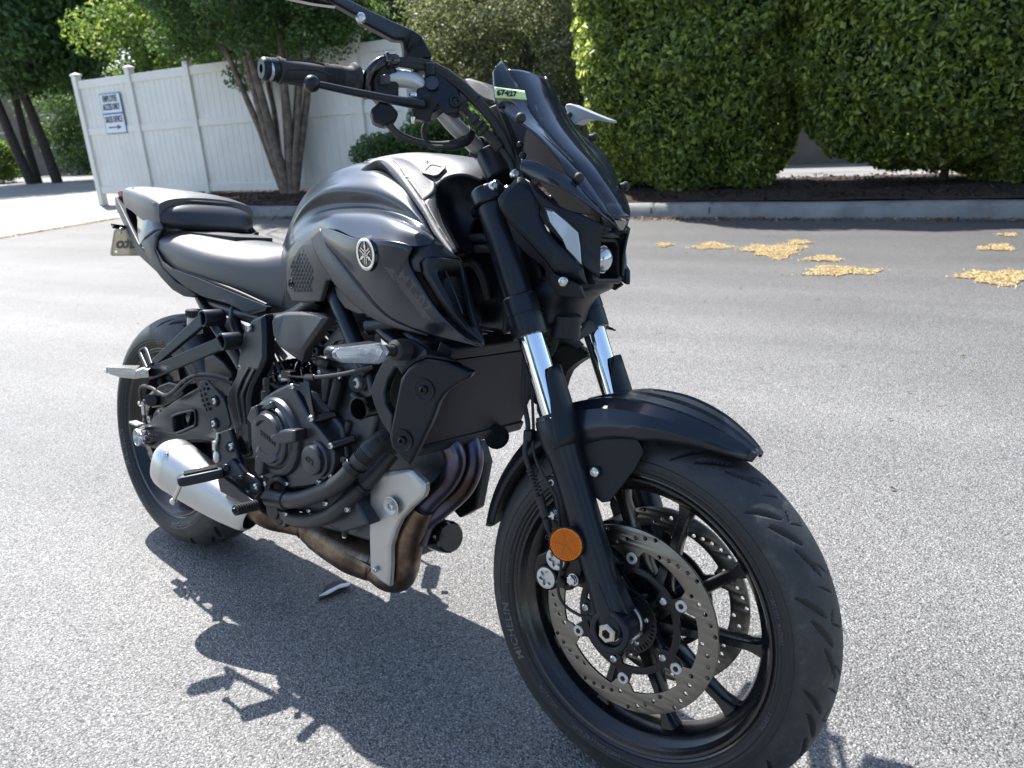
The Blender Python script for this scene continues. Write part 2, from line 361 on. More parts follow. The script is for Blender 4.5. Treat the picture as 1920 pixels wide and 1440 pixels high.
def asphalt(name, base, stone, dark, patch=(0.85, 1.12), edge_dark=.55):
    m, t, b = new_mat(name); N, L = t.nodes, t.links
    tc = N.new('ShaderNodeTexCoord')
    vo = N.new('ShaderNodeTexVoronoi'); vo.inputs['Scale'].default_value = 270; vo.inputs['Randomness'].default_value = 1
    L.new(tc.outputs['Object'], vo.inputs['Vector'])
    sep = N.new('ShaderNodeSeparateColor'); L.new(vo.outputs['Color'], sep.inputs[0])
    r = ramp(N, [(0.0, dark), (0.22, tuple(c*0.8 for c in base)), (0.55, base), (0.82, tuple(c*1.15 for c in base)), (1.0, stone)])
    L.new(sep.outputs[0], r.inputs[0])
    # dark binder between the stones
    r2 = ramp(N, [(0.0, 1.0), (0.55, 1.0), (0.85, 0.55)]); ml = N.new('ShaderNodeMath'); ml.operation = 'MULTIPLY'; ml.inputs[1].default_value = 1.25
    L.new(vo.outputs['Distance'], ml.inputs[0]); L.new(ml.outputs[0], r2.inputs[0])
    n = N.new('ShaderNodeTexNoise'); n.inputs['Scale'].default_value = 0.55; n.inputs['Detail'].default_value = 7; n.inputs['Roughness'].default_value = 0.6
    L.new(tc.outputs['Object'], n.inputs['Vector'])
    mr = N.new('ShaderNodeMapRange'); mr.inputs['From Min'].default_value = 0.3; mr.inputs['From Max'].default_value = 0.7; mr.inputs['To Min'].default_value = patch[0]; mr.inputs['To Max'].default_value = patch[1]
    L.new(n.outputs['Fac'], mr.inputs['Value'])
    m1 = N.new('ShaderNodeMix'); m1.data_type = 'RGBA'; m1.blend_type = 'MULTIPLY'; m1.inputs[0].default_value = 1; L.new(r.outputs[0], m1.inputs[6]); L.new(r2.outputs[0], m1.inputs[7])
    m2 = N.new('ShaderNodeMix'); m2.data_type = 'RGBA'; m2.blend_type = 'MULTIPLY'; m2.inputs[0].default_value = 1; L.new(m1.outputs[2], m2.inputs[6]); L.new(mr.outputs[0], m2.inputs[7])
    # surface colour gets darker towards the kerb; wheel tracks run parallel to it
    mp = N.new('ShaderNodeMapping'); mp.inputs['Rotation'].default_value = (0, 0, -math.atan2(KE[1], KE[0])); L.new(tc.outputs['Object'], mp.inputs['Vector'])
    sx = N.new('ShaderNodeSeparateXYZ'); L.new(mp.outputs[0], sx.inputs[0]); g1 = N.new('ShaderNodeMapRange'); g1.interpolation_type = 'SMOOTHSTEP'
    g1.inputs['From Min'].default_value = 1.2; g1.inputs['From Max'].default_value = 5.6; g1.inputs['To Min'].default_value = 1.0; g1.inputs['To Max'].default_value = edge_dark; L.new(sx.outputs[1], g1.inputs['Value'])
    mp2 = N.new('ShaderNodeMapping'); mp2.inputs['Scale'].default_value = (.18, 1.6, 1); L.new(mp.outputs[0], mp2.inputs['Vector']); n5 = N.new('ShaderNodeTexNoise'); n5.inputs['Scale'].default_value = 1.1; n5.inputs['Detail'].default_value = 5; L.new(mp2.outputs[0], n5.inputs['Vector'])
    g2 = N.new('ShaderNodeMapRange'); g2.inputs['From Min'].default_value = .35; g2.inputs['From Max'].default_value = .68; g2.inputs['To Min'].default_value = .86; g2.inputs['To Max'].default_value = 1.2; L.new(n5.outputs['Fac'], g2.inputs['Value'])
    # old drips and scuffs
    n6 = N.new('ShaderNodeTexNoise'); n6.inputs['Scale'].default_value = 3.1; n6.inputs['Detail'].default_value = 8; n6.inputs['Roughness'].default_value = .7; L.new(tc.outputs['Object'], n6.inputs['Vector'])
    g6 = N.new('ShaderNodeMapRange'); g6.inputs['From Min'].default_value = .60; g6.inputs['From Max'].default_value = .72; g6.inputs['To Min'].default_value = 1; g6.inputs['To Max'].default_value = .72; L.new(n6.outputs['Fac'], g6.inputs['Value'])
    v7 = N.new('ShaderNodeTexVoronoi'); v7.inputs['Scale'].default_value = 2.6; L.new(tc.outputs['Object'], v7.inputs['Vector']); g7 = N.new('ShaderNodeMapRange'); g7.inputs['From Min'].default_value = .03; g7.inputs['From Max'].default_value = .07; g7.inputs['To Min'].default_value = .62; g7.inputs['To Max'].default_value = 1; L.new(v7.outputs['Distance'], g7.inputs['Value'])
    m8 = N.new('ShaderNodeMath'); m8.operation = 'MULTIPLY'; L.new(g6.outputs[0], m8.inputs[0]); L.new(g7.outputs[0], m8.inputs[1])
    m9 = N.new('ShaderNodeMath'); m9.operation = 'MULTIPLY'; L.new(g1.outputs[0], m9.inputs[0]); L.new(m8.outputs[0], m9.inputs[1])
    m3 = N.new('ShaderNodeMath'); m3.operation = 'MULTIPLY'; L.new(m9.outputs[0], m3.inputs[0]); L.new(g2.outputs[0], m3.inputs[1])
    m4 = N.new('ShaderNodeMix'); m4.data_type = 'RGBA'; m4.blend_type = 'MULTIPLY'; m4.inputs[0].default_value = 1; L.new(m2.outputs[2], m4.inputs[6]); L.new(m3.outputs[0], m4.inputs[7])
    L.new(m4.outputs[2], b.inputs['Base Color']); b.inputs['Roughness'].default_value = 0.62; b.inputs['Specular IOR Level'].default_value = 0.45
    v2 = N.new('ShaderNodeTexVoronoi'); v2.feature = 'SMOOTH_F1'; v2.inputs['Smoothness'].default_value = 0.4; v2.inputs['Scale'].default_value = 230; L.new(tc.outputs['Object'], v2.inputs['Vector'])
    n2 = N.new('ShaderNodeTexNoise'); n2.inputs['Scale'].default_value = 90; n2.inputs['Detail'].default_value = 5; L.new(tc.outputs['Object'], n2.inputs['Vector'])
    sb = N.new('ShaderNodeMath'); sb.operation = 'SUBTRACT'; L.new(n2.outputs['Fac'], sb.inputs[0]); L.new(v2.outputs['Distance'], sb.inputs[1])
    bp = N.new('ShaderNodeBump'); bp.inputs['Strength'].default_value = 0.7; bp.inputs['Distance'].default_value = 0.004
    L.new(sb.outputs[0], bp.inputs['Height']); L.new(bp.outputs[0], b.inputs['Normal'])
    return m
M['asphalt'] = asphalt('parking_lot_asphalt', (0.190, 0.185, 0.177), (0.35, 0.345, 0.33), (0.055, 0.054, 0.053))
M['old_asphalt'] = asphalt('old_driveway_surface', (0.29, 0.282, 0.268), (0.48, 0.47, 0.45), (0.13, 0.125, 0.12), edge_dark=1.0)
M['concrete'] = noise_mat('kerb_concrete', [(0.3, (0.12, 0.12, 0.115)), (0.5, (0.20, 0.20, 0.19)), (0.75, (0.27, 0.265, 0.25))], 3, rough=0.85, bump=0.3, bscale=120, dist=0.003)
M['mulch'] = noise_mat('bark_mulch', [(0.3, (0.018, 0.011, 0.008)), (0.5, (0.05, 0.030, 0.021)), (0.72, (0.12, 0.075, 0.05))], 26, rough=0.95, bump=1.0, bscale=40, dist=0.05)
M['dirt'] = noise_mat('dry_leaf_litter', [(0.3, (0.10, 0.07, 0.045)), (0.6, (0.20, 0.14, 0.09))], 12, rough=0.95, bump=1, bscale=30, dist=0.05)
M['vinyl_fence'] = noise_mat('white_vinyl', [(0.35, (0.66, 0.635, 0.575)), (0.65, (0.74, 0.715, 0.65))], 1.5, rough=0.45, bump=0.02, bscale=20)
M['tan'] = noise_mat('tan_siding', [(0.35, (0.17, 0.14, 0.11)), (0.65, (0.22, 0.185, 0.15))], 2, rough=0.8)
M['roof'] = noise_mat('grey_shingle', [(0.35, (0.07, 0.065, 0.06)), (0.65, (0.12, 0.11, 0.10))], 15, rough=0.9)
M['housewhite'] = noise_mat('painted_siding', [(0.35, (0.55, 0.56, 0.56)), (0.65, (0.62, 0.63, 0.63))], 2, rough=0.6)
M['bark'] = noise_mat('dark_bark', [(0.3, (0.030, 0.024, 0.019)), (0.6, (0.075, 0.060, 0.048)), (0.8, (0.11, 0.09, 0.075))], 14, rough=0.9, bump=1, bscale=30, dist=0.02)
M['myrtle_bark'] = noise_mat('smooth_tan_bark', [(0.3, (0.075, 0.055, 0.042)), (0.5, (0.15, 0.115, 0.088)), (0.72, (0.25, 0.20, 0.155))], 9, rough=0.75, bump=0.5, bscale=25, dist=0.01)
M['window'] = mat('dark_window_glass', (0.02, 0.025, 0.03), 0.08, coat=1)
def leaf_mat(name, cols, trans=0.35, tcol=(0.25, 0.42, 0.03), rough=0.38):
    m, t, b = new_mat(name); N, L = t.nodes, t.links
    g = N.new('ShaderNodeNewGeometry'); n = len(cols)
    r = ramp(N, [(i/(n-1), c) for i, c in enumerate(cols)]); L.new(g.outputs['Random Per Island'], r.inputs[0]); L.new(r.outputs[0], b.inputs['Base Color'])
    b.inputs['Roughness'].default_value = rough; b.inputs['Specular IOR Level'].default_value = 0.5
    tl = N.new('ShaderNodeBsdfTranslucent'); mx = N.new('ShaderNodeMix'); mx.data_type = 'RGBA'; mx.blend_type = 'MULTIPLY'; mx.inputs[0].default_value = 0.0
    hs = N.new('ShaderNodeHueSaturation'); hs.inputs['Value'].default_value = 2.4; hs.inputs['Hue'].default_value = 0.485; hs.inputs['Saturation'].default_value = 1.0
    L.new(r.outputs[0], hs.inputs['Color']); L.new(hs.outputs[0], tl.inputs[0])
    ms = N.new('ShaderNodeMixShader'); ms.inputs[0].default_value = trans
    L.new(b.outputs[0], ms.inputs[1]); L.new(tl.outputs[0], ms.inputs[2]); L.new(ms.outputs[0], N['Material Output'].inputs['Surface'])
    return m
M['leaf_hedge'] = leaf_mat('glossy_hedge_leaf', [(0.042, 0.068, 0.018), (0.082, 0.125, 0.029), (0.14, 0.20, 0.043), (0.24, 0.31, 0.065), (0.40, 0.47, 0.13)], trans=0.5, rough=.30)
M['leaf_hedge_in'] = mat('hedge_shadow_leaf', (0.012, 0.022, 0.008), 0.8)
M['leaf_dark'] = leaf_mat('dark_green_leaf', [(0.022, 0.055, 0.015), (0.04, 0.085, 0.022), (0.065, 0.12, 0.028), (0.10, 0.17, 0.038)], trans=0.42, rough=0.5)
M['leaf_mid'] = leaf_mat('mid_green_leaf', [(0.035, 0.075, 0.015), (0.06, 0.115, 0.02), (0.11, 0.175, 0.028), (0.20, 0.26, 0.045)], trans=0.48, rough=0.5)
M['leaf_olive'] = leaf_mat('olive_leaf', [(0.04, 0.055, 0.02), (0.075, 0.095, 0.035), (0.13, 0.15, 0.06), (0.22, 0.24, 0.12)], trans=0.42, rough=0.45)
M['leaf_blue'] = leaf_mat('cool_green_leaf', [(0.03, 0.075, 0.03), (0.055, 0.12, 0.045), (0.085, 0.16, 0.06), (0.13, 0.22, 0.08)], trans=0.45, rough=0.5)
M['flake'] = leaf_mat('dry_yellow_seed', [(0.34, 0.22, 0.09), (0.48, 0.36, 0.16), (0.58, 0.46, 0.23), (0.64, 0.55, 0.34)], trans=0.1, rough=0.7)
M['litter'] = leaf_mat('brown_leaf_litter', [(0.06, 0.03, 0.015), (0.13, 0.07, 0.03), (0.25, 0.15, 0.07), (0.38, 0.28, 0.16)], trans=0.1, rough=0.8)
def leaves(name, P, Nn, size, m, parent=None, spread=0.7, aspect=0.42, up=0.0):
    n = len(P); P = np.asarray(P); Nn = np.asarray(Nn)+rng.normal(0, spread, (n, 3))+np.array([0, 0, up]); Nn /= np.linalg.norm(Nn, axis=1)[:, None]+1e-9
    t = rng.normal(0, 1, (n, 3)); t -= Nn*(t*Nn).sum(1)[:, None]; t /= np.linalg.norm(t, axis=1)[:, None]+1e-9; w = np.cross(Nn, t)
    L = (size*rng.uniform(0.6, 1.3, n))[:, None]; W = L*aspect
    fold = Nn*W*0.35
    vs = np.stack([P-t*L*.5, P-w*W*.5+fold-t*L*.05, P+t*L*.5, P+w*W*.5+fold-t*L*.05], 1).reshape(-1, 3)
    me = bpy.data.meshes.new(name); me.vertices.add(4*n); me.vertices.foreach_set('co', vs.ravel())
    b = np.arange(n)*4; idx = np.stack([b, b+1, b+2, b, b+2, b+3], 1).ravel()
    me.loops.add(6*n); me.loops.foreach_set('vertex_index', idx); me.polygons.add(2*n)
    me.polygons.foreach_set('loop_start', np.arange(2*n)*3); me.polygons.foreach_set('loop_total', np.full(2*n, 3)); me.update(calc_edges=True)
    me.materials.append(m); o = bpy.data.objects.new(name, me); C.objects.link(o)
    if parent is not None: o.parent = parent
    return o
def lumps(n, seed):
    r = np.random.default_rng(seed); return r.normal(0, 1, (n, 3)), r.uniform(0, 6.28, n)
def lfun(P, lump, k):
    d, ph = lump; return sum(np.sin((P@d[i])*k+ph[i]) for i in range(len(ph)))/len(ph)**.5
# ---- ground
g = MB().add([(-160, -60, 0), (60, -60, 0), (60, 120, 0), (-160, 120, 0)], [(0, 1, 2, 3)])
tag(build('ground', g, M['asphalt']), kind='structure')
sA, sB = G(0, 447), G(250, 405); kL = K(-9.3, 0.25)
dv = nrm(sB-sA); far = sA-dv*30
pts = [far, sA, (sA+sB)/2+V(.05, .05, 0), sB, K(-9.35, 0.2), K(-9.7, 2.2), K(-12.6, 2.6), K(-12.6, 9), K(-30, 11.2), K(-60, 10), K(-60, -40)]
g = MB().add([(p[0], p[1], 0.005) for p in pts], [tuple(range(len(pts)))])
tag(build('driveway', g, M['old_asphalt'], tri=True), kind='structure')
g = MB().add([tuple(K(-4.5, 3.4, .008)), tuple(K(16, 3.4, .008)), tuple(K(16, 8.9, .008)), tuple(K(-4.5, 8.9, .008))], [(0, 1, 2, 3)])
tag(build('rear_pavement', g, M['old_asphalt']), kind='structure')
# bed of bark mulch behind the kerb
g = []
for i, t in enumerate(np.linspace(0.20, 3.4, 14)):
    row = []
    for s in np.linspace(-9.6, 16, 90):
        e = min(1, (s+9.75)/0.7) if s < -8 else 1
        z = 0.135+0.06*math.sin(min(1, t/1.2)*1.5)*e+random.uniform(-.012, .012)
        if t > 2.9: z = 0.06
        row.append(K(max(s, -9.45+0.25*math.sin(t)), t, z*e+0.02))
    g.append(row)
tag(build('mulch_bed', MB().grid(g), M['mulch']), kind='structure')
# kerb: rounded profile swept along the bed
path = [K(s, 0) for s in np.linspace(16, -8.6, 50)]+[K(-9.05, 0.1), K(-9.35, 0.4), K(-9.5, 0.8), K(-9.6, 1.4), K(-9.7, 2.2)]
P = np.array(path); T = np.gradient(P, axis=0); T /= np.linalg.norm(T, axis=1)[:, None]; W = np.stack([T[:, 1], -T[:, 0], 0*T[:, 0]], 1)
prof = [(0.0, -0.02), (0.0, 0.03), (0.03, 0.115), (0.06, 0.142), (0.10, 0.152), (0.23, 0.156), (0.27, 0.14), (0.275, 0.05)]
kg = [[P[i]+W[i]*a*1.0+V(0, 0, z+0.004*math.sin(i*1.3)) for a, z in prof] for i in range(len(P))]
tag(build('kerb', MB().grid(kg), M['concrete'], sharp=60), kind='structure')
jm = MB()
for s in (-7.9, -6.1, -4.4, -1.3, 0.35, 1.0, 4.2):
    c = K(s, 0.128, .158); jm.box(c, (0.008, 0.25, 0.003), np.array([KE3 for KE3 in (np.append(KE, 0), np.append(KN, 0), V(0, 0, 1))]))
    jm.box(K(s, 0.012, .075), (0.008, 0.012, 0.10), np.array([np.append(KE, 0), np.append(KN, 0), V(0, 0, 1)]))
tag(build('kerb_joints', jm, M['dark']), kind='structure')
# gutter litter, mulch chips
n = 5200; s = rng.uniform(-8.8, 12, n); dens = 0.5+0.5*np.sin(s*1.7)*np.sin(s*0.61+1); keep = rng.uniform(0, 1, n) < 0.35+0.65*dens; s = s[keep]
t = -np.abs(rng.normal(0.0, 0.11, len(s))); P = KO[None]+np.outer(s, KE)+np.outer(t-.01, KN); P = np.column_stack([P, rng.uniform(.006, .02, len(s))])
tag(leaves('leaf_litter', P, np.tile([0, 0, 1.], (len(P), 1)), 0.045, M['litter'], spread=.35), kind='stuff')
n = 16000; s = rng.uniform(-9.3, 10, n); t = rng.uniform(.27, 3.0, n); P = KO[None]+np.outer(s, KE)+np.outer(t, KN); P = np.column_stack([P, rng.uniform(.15, .23, n)])
tag(leaves('mulch_chips', P, np.tile([0, 0, 1.], (n, 1)), 0.06, M['litter'] if False else M['mulch'], spread=.5), kind='stuff')
a = rng.uniform(0, 1, 900); P = sA[None]+(sB-sA)[None]*a[:, None]*1.25+rng.normal(0, .035, (900, 3)); P[:, 2] = rng.uniform(.006, .015, 900)
tag(leaves('seam_debris', P, np.tile([0, 0, 1.], (900, 1)), 0.04, M['flake'], spread=.3), kind='stuff')
# piles of dry yellow seed husks
piles = [(1245, 460, 34, 8, 'smallest seed pile, farthest left on the asphalt'), (1335, 462, 82, 14, 'oval seed pile just left of the biggest near the kerb'),
         (1451, 470, 132, 27, 'broad ragged seed pile in the middle of the left cluster'), (1497, 455, 48, 10, 'thin short seed pile behind the broad ragged one'),
         (1543, 486, 80, 12, 'thin seed pile between the broad ragged one and the long one'), (1573, 509, 160, 20, 'long narrow seed pile at the front of the left cluster'),
         (1870, 465, 78, 13, 'oval seed pile near the right edge behind the largest'), (1890, 441, 44, 6, 'shaded seed pile by the hedge shadow at far right'),
         (1872, 520, 170, 30, 'largest seed pile, cut off by the right edge of the photo')]
for px, py, w, h, lb in piles:
    c = G(px, py); ex = (G(px+w/2, py)-c); ey = (G(px, py-h/2)-c); n = int(300+np.linalg.norm(ex)*np.linalg.norm(ey)*42000)
    a = rng.uniform(0, 6.283, n); r = np.sqrt(rng.uniform(0, 1, n)); r *= 0.82+0.2*np.sin(a*3+px)+0.12*np.sin(a*7+py); r = np.where(rng.uniform(0, 1, n) < .05, r*1.25, r)
    P = np.outer(r*np.cos(a), ex)+np.outer(r*np.sin(a), ey); P[:, 2] = 0.004+rng.uniform(0, .006, n)*(1-np.clip(r, 0, 1)*.6)
    o = leaves('seed_pile', P, np.tile([0, 0, 1.], (n, 1)), 0.017, M['flake'], spread=.3, aspect=.55); o.location = c
    tag(o, lb, 'seed pile', 'piles of yellow seeds on the asphalt')
# stray leaves / a flattened scrap under the engine
n = 260; P = np.column_stack([rng.uniform(-12, 3, n), rng.uniform(0.2, 6, n), np.full(n, .006)])
tag(leaves('stray_leaves', P, np.tile([0, 0, 1.], (n, 1)), 0.022, M['litter'], spread=.2), kind='stuff')
sc = MB(); pl = [(598, 1128), (612, 1104), (636, 1092), (658, 1100), (640, 1112), (618, 1122)]
g0 = [G(x, y) for x, y in pl]; sc.slab([V(p[0], p[1], .006+.004*(i % 2)) for i, p in enumerate(g0)], V(0, 0, -.004))
so = build('paper_scrap', sc, M['rubber']); tag(so, 'crumpled black scrap with a white edge lying under the engine', 'litter')
pl = [(600, 1126), (616, 1116), (640, 1104), (660, 1100), (655, 1106), (636, 1111), (616, 1122)]
sc = MB().slab([V(*G(x, y)[:2], .014) for x, y in pl], V(0, 0, -.003)); build('white_edge', sc, M['white_paint'], so)
# ---- white vinyl fence: one thing per panel and per post
def shift(mb): mb.v = [(a-fence_o[0], b-fence_o[1], c-fence_o[2]) for a, b, c in mb.v]; return mb
B3 = lambda: np.array([np.append(KE, 0), np.append(KN, 0), V(0, 0, 1)])
post_s = [-12.42, -10.75, -9.1, -7.15, -5.2, -4.3]; FT = 2.0; FZ = 0.245; FH = 2.2
fence = empty('vinyl_fence', tuple(K(-8.4, 2.0, .1))); tag(fence, 'long white vinyl privacy fence behind the kerb, left of the motorcycle', 'fence'); fence_o = np.array(fence.location)
for i, s in enumerate(post_s):
    z0 = 0.0 if i == 0 else 0.12; top = FZ+FH+0.10
    po = MB().box(K(s, FT, (z0+top)/2), (0.13, 0.13, top-z0), B3())
    o = build('post', shift(po), M['vinyl_fence'], fence, bevel=.004)
    cp = MB(); c = K(s, FT, top); b = B3()
    q = [c+b[0]*.08*x+b[1]*.08*y+V(0, 0, z) for z in (0, .035) for x, y in ((-1, -1), (1, -1), (1, 1), (-1, 1))]; cp.add(q+[c+V(0, 0, .075)], [(0, 1, 2, 3), (0, 1, 5, 4), (1, 2, 6, 5), (2, 3, 7, 6), (3, 0, 4, 7), (4, 5, 8), (5, 6, 8), (6, 7, 8), (7, 4, 8)])
    build('post_cap', shift(cp), M['vinyl_fence'], o, sharp=20)
for i in range(5):
    a, b_ = post_s[i]+.065, post_s[i+1]-.065; w = b_-a; root = None
    pm = MB(); nb = max(6, int(w/0.152)); bw = w/nb
    for k in range(nb):
        pm.box(K(a+bw*(k+.5), FT, FZ+FH/2), (bw-.006, .026, FH-.02), B3()); 
    pm.box(K((a+b_)/2, FT, FZ+FH/2), (w, .014, FH-.04), B3())
    o = build('panel', shift(pm), M['vinyl_fence'], fence, bevel=.002)
    for z, h in ((FZ+.07, .14), (FZ+FH*.56, .13), (FZ+FH-.07, .15)):
        build('rail', shift(MB().box(K((a+b_)/2, FT-.001, z), (w, .07, h), B3())), M['vinyl_fence'], o, bevel=.004)
# sign on the first panel
def PF(px, py, t=FT-.042):   # photo -> plane of the fence
    d = CF+(px-960)/FPX*CR-(py-720)/FPX*CU; n3 = np.append(KN, 0); p0 = K(0, t); return CAM+d*(((p0-CAM)@n3)/(d@n3))
TL, TR, BL = PF(185, 177), PF(224, 172.5), PF(200, 252)
so = PF(212, 212); hw, hh = np.linalg.norm(TR-TL)/2, (TL[2]-BL[2])/2
k1 = (TL+TR)/2; so = V(k1[0], k1[1], (TL[2]+BL[2])/2); so = so  # centre
M['sign_blue'] = mat('sign_blue', (0.045, 0.12, 0.25), 0.4); M['sign_white'] = mat('sign_white', (0.66, 0.70, 0.74), 0.35); M['sign_ink'] = mat('sign_lettering', (0.02, 0.035, 0.07), 0.4)
ke3 = np.append(KE, 0)
sg = build('sign_board', MB().box(so, (hw*2, .012, hh*2), B3()), M['sign_blue'], bevel=.002)
tag(sg, 'white sign with blue frame reading employee access only, sales office', 'sign')
kn3 = np.append(KN, 0)
for z in (hh*.5, -hh*.5): build('sign_face', MB().box(so+V(0, 0, z)-kn3*.0075, (hw*2-.045, .006, hh-.035), B3()), M['sign_white'], sg)
for tx, z, sz, wd in (('EMPLOYEE', .72, .135, 1.50), ('ACCESS ONLY', .32, .135, 1.78), ('SALES OFFICE', -.30, .135, 1.8)):
    tm = text_mesh(tx, 1, .01, .004); xs = [v[0] for v in tm.v]; ys = [v[1] for v in tm.v]; wx = max(xs)-min(xs)
    build('lettering', place(tm, so+V(0, 0, z*hh)-kn3*.014, ke3*(hw*wd*.90/wx), V(0, 0, 1)*(hh*.46), kn3), M['sign_ink'], sg)
am = MB(); c = so+V(0, 0, -.68*hh)-kn3*.0165
am.box(c-ke3*.05, (hw*.95, .006, .022), B3()); am.add([c+ke3*hw*.6, c+ke3*hw*.22+V(0, 0, .045), c+ke3*hw*.22-V(0, 0, .045)], [(0, 1, 2)]); build('arrow', am, M['sign_ink'], sg)
# tyre and sill of a car parked behind the fence
car = empty('parked_car', K(-11.2, 4.4, 0)); car.rotation_euler = (0, 0, math.atan2(KE[1], KE[0])); tag(car, 'dark car behind the white fence, only a tyre showing under the panel', 'car')
body = MB(); sec = [(-2.2, .35, .75), (-2.1, .3, .95), (-1.3, .26, 1.02), (-.8, .26, 1.42), (.7, .26, 1.45), (1.4, .26, 1.05), (2.1, .3, .85), (2.2, .4, .6)]
body.grid([[V(x, y, zz) for y, zz in ((-.86, z0), (-.9, (z0+min(z1, .9))/2), (-.84, min(z1, .92)), (-.66, z1), (0, z1+.03), (.66, z1), (.84, min(z1, .92)), (.9, (z0+min(z1, .9))/2), (.86, z0))] for x, z0, z1 in sec])
M['carpaint'] = mat('dark_car_paint', (0.02, 0.022, 0.026), .25, coat=1)
build('body', body, M['carpaint'], car, sub=1, sharp=180)
for x in (-1.35, 1.35):
    for y in (-.82, .82): w_ = MB().cyl((x, y-.1, .32), (x, y+.1, .32), .32, n=28, ch=.03); ww = build('wheel', w_, M['rubber'], car); build('rim', MB().cyl((x, y-.105, .32), (x, y+.105, .32), .19, n=20), M['alu_dull'], ww)
# ---- hedges
def hedge(name, s0, s1, t0, t1, z0, z1, n, seed, label):
    lump, l2 = lumps(6, seed), lumps(7, seed+50)
    c = V((s0+s1)/2, (t0+t1)/2, (z0+z1)/2); h = V((s1-s0)/2, (t1-t0)/2, (z1-z0)/2)
    def surf(d, e=3.1):
        r = (np.abs(d/h)**e).sum(1)**(-1/e); return c+d*r[:, None]
    r2 = np.random.default_rng(seed); d = r2.normal(0, 1, (n*5, 3))*h*np.array([1, 1, .9]); d /= np.linalg.norm(d, axis=1)[:, None]
    P = surf(d); P += d*(0.17*lfun(P, lump, 1.6)+.12*lfun(P, l2, 4.2)+.045*lfun(P, lumps(6, seed+77), 11))[:, None]
    # thin leaves near the foot, keep the side towards the lot
    keep = (P[:, 1] < c[1]+h[1]*.75) & (r2.uniform(0, 1, len(P)) < np.clip((P[:, 2]-z0)/.25+.35, 0, 1)) & (P[:, 2] < 4.0); P = P[keep][:n]; d = d[keep][:n]
    P = P-d*np.abs(r2.normal(0, .11, len(P)))[:, None]
    toW = lambda A: np.column_stack([A[:, :1]*KE[0]+A[:, 1:2]*KN[0]+KO[0], A[:, :1]*KE[1]+A[:, 1:2]*KN[1]+KO[1], A[:, 2]])
    dirW = lambda A: np.column_stack([A[:, 0]*KE[0]+A[:, 1]*KN[0], A[:, 0]*KE[1]+A[:, 1]*KN[1], A[:, 2]])
    root = empty(name, tuple(K((s0+s1)/2, (t0+t1)/2, .15))); tag(root, label, 'hedge', 'tall clipped evergreen shrubs behind the kerb')
    loc = np.array(root.location)
    leaves('foliage', toW(P)-loc, dirW(d), .086, M['leaf_hedge'], root, spread=.8, aspect=.46, up=.55)
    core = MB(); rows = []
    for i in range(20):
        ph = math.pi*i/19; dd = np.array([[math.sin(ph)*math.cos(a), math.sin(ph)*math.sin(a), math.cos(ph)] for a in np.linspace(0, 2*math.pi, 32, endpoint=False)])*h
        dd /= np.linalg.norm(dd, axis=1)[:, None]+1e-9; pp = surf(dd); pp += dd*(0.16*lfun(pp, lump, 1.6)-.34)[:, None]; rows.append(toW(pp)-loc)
    core.grid(rows, closed=True); build('shade_core', core, M['leaf_hedge_in'], root)  # solid shell: inner shade put into its dark colour, also casts the hedge's shadow
    for k in range(5):
        tr = MB(); a = K(s0+(s1-s0)*(.34+.10*k)+random.uniform(-.1, .1), (t0+t1)/2+random.uniform(-.2, .2), .1); tr.tube([a-loc, a-loc+V(random.uniform(-.1, .1), 0, .6), a-loc+V(random.uniform(-.3, .3), 0, 1.4)], [.05, .04, .03], n=8)
        build('stem', tr, M['bark'], root)
hedge('evergreen_hedge', -1.0, 1.68, .66, 2.8, .08, 5.4, 62000, 3, 'tall green clipped shrub directly right of the windscreen, bright on its left side')
hedge('evergreen_hedge', 1.36, 6.6, .60, 2.8, .18, 6.0, 120000, 8, 'wide tall clipped shrub filling the right edge of the photo')
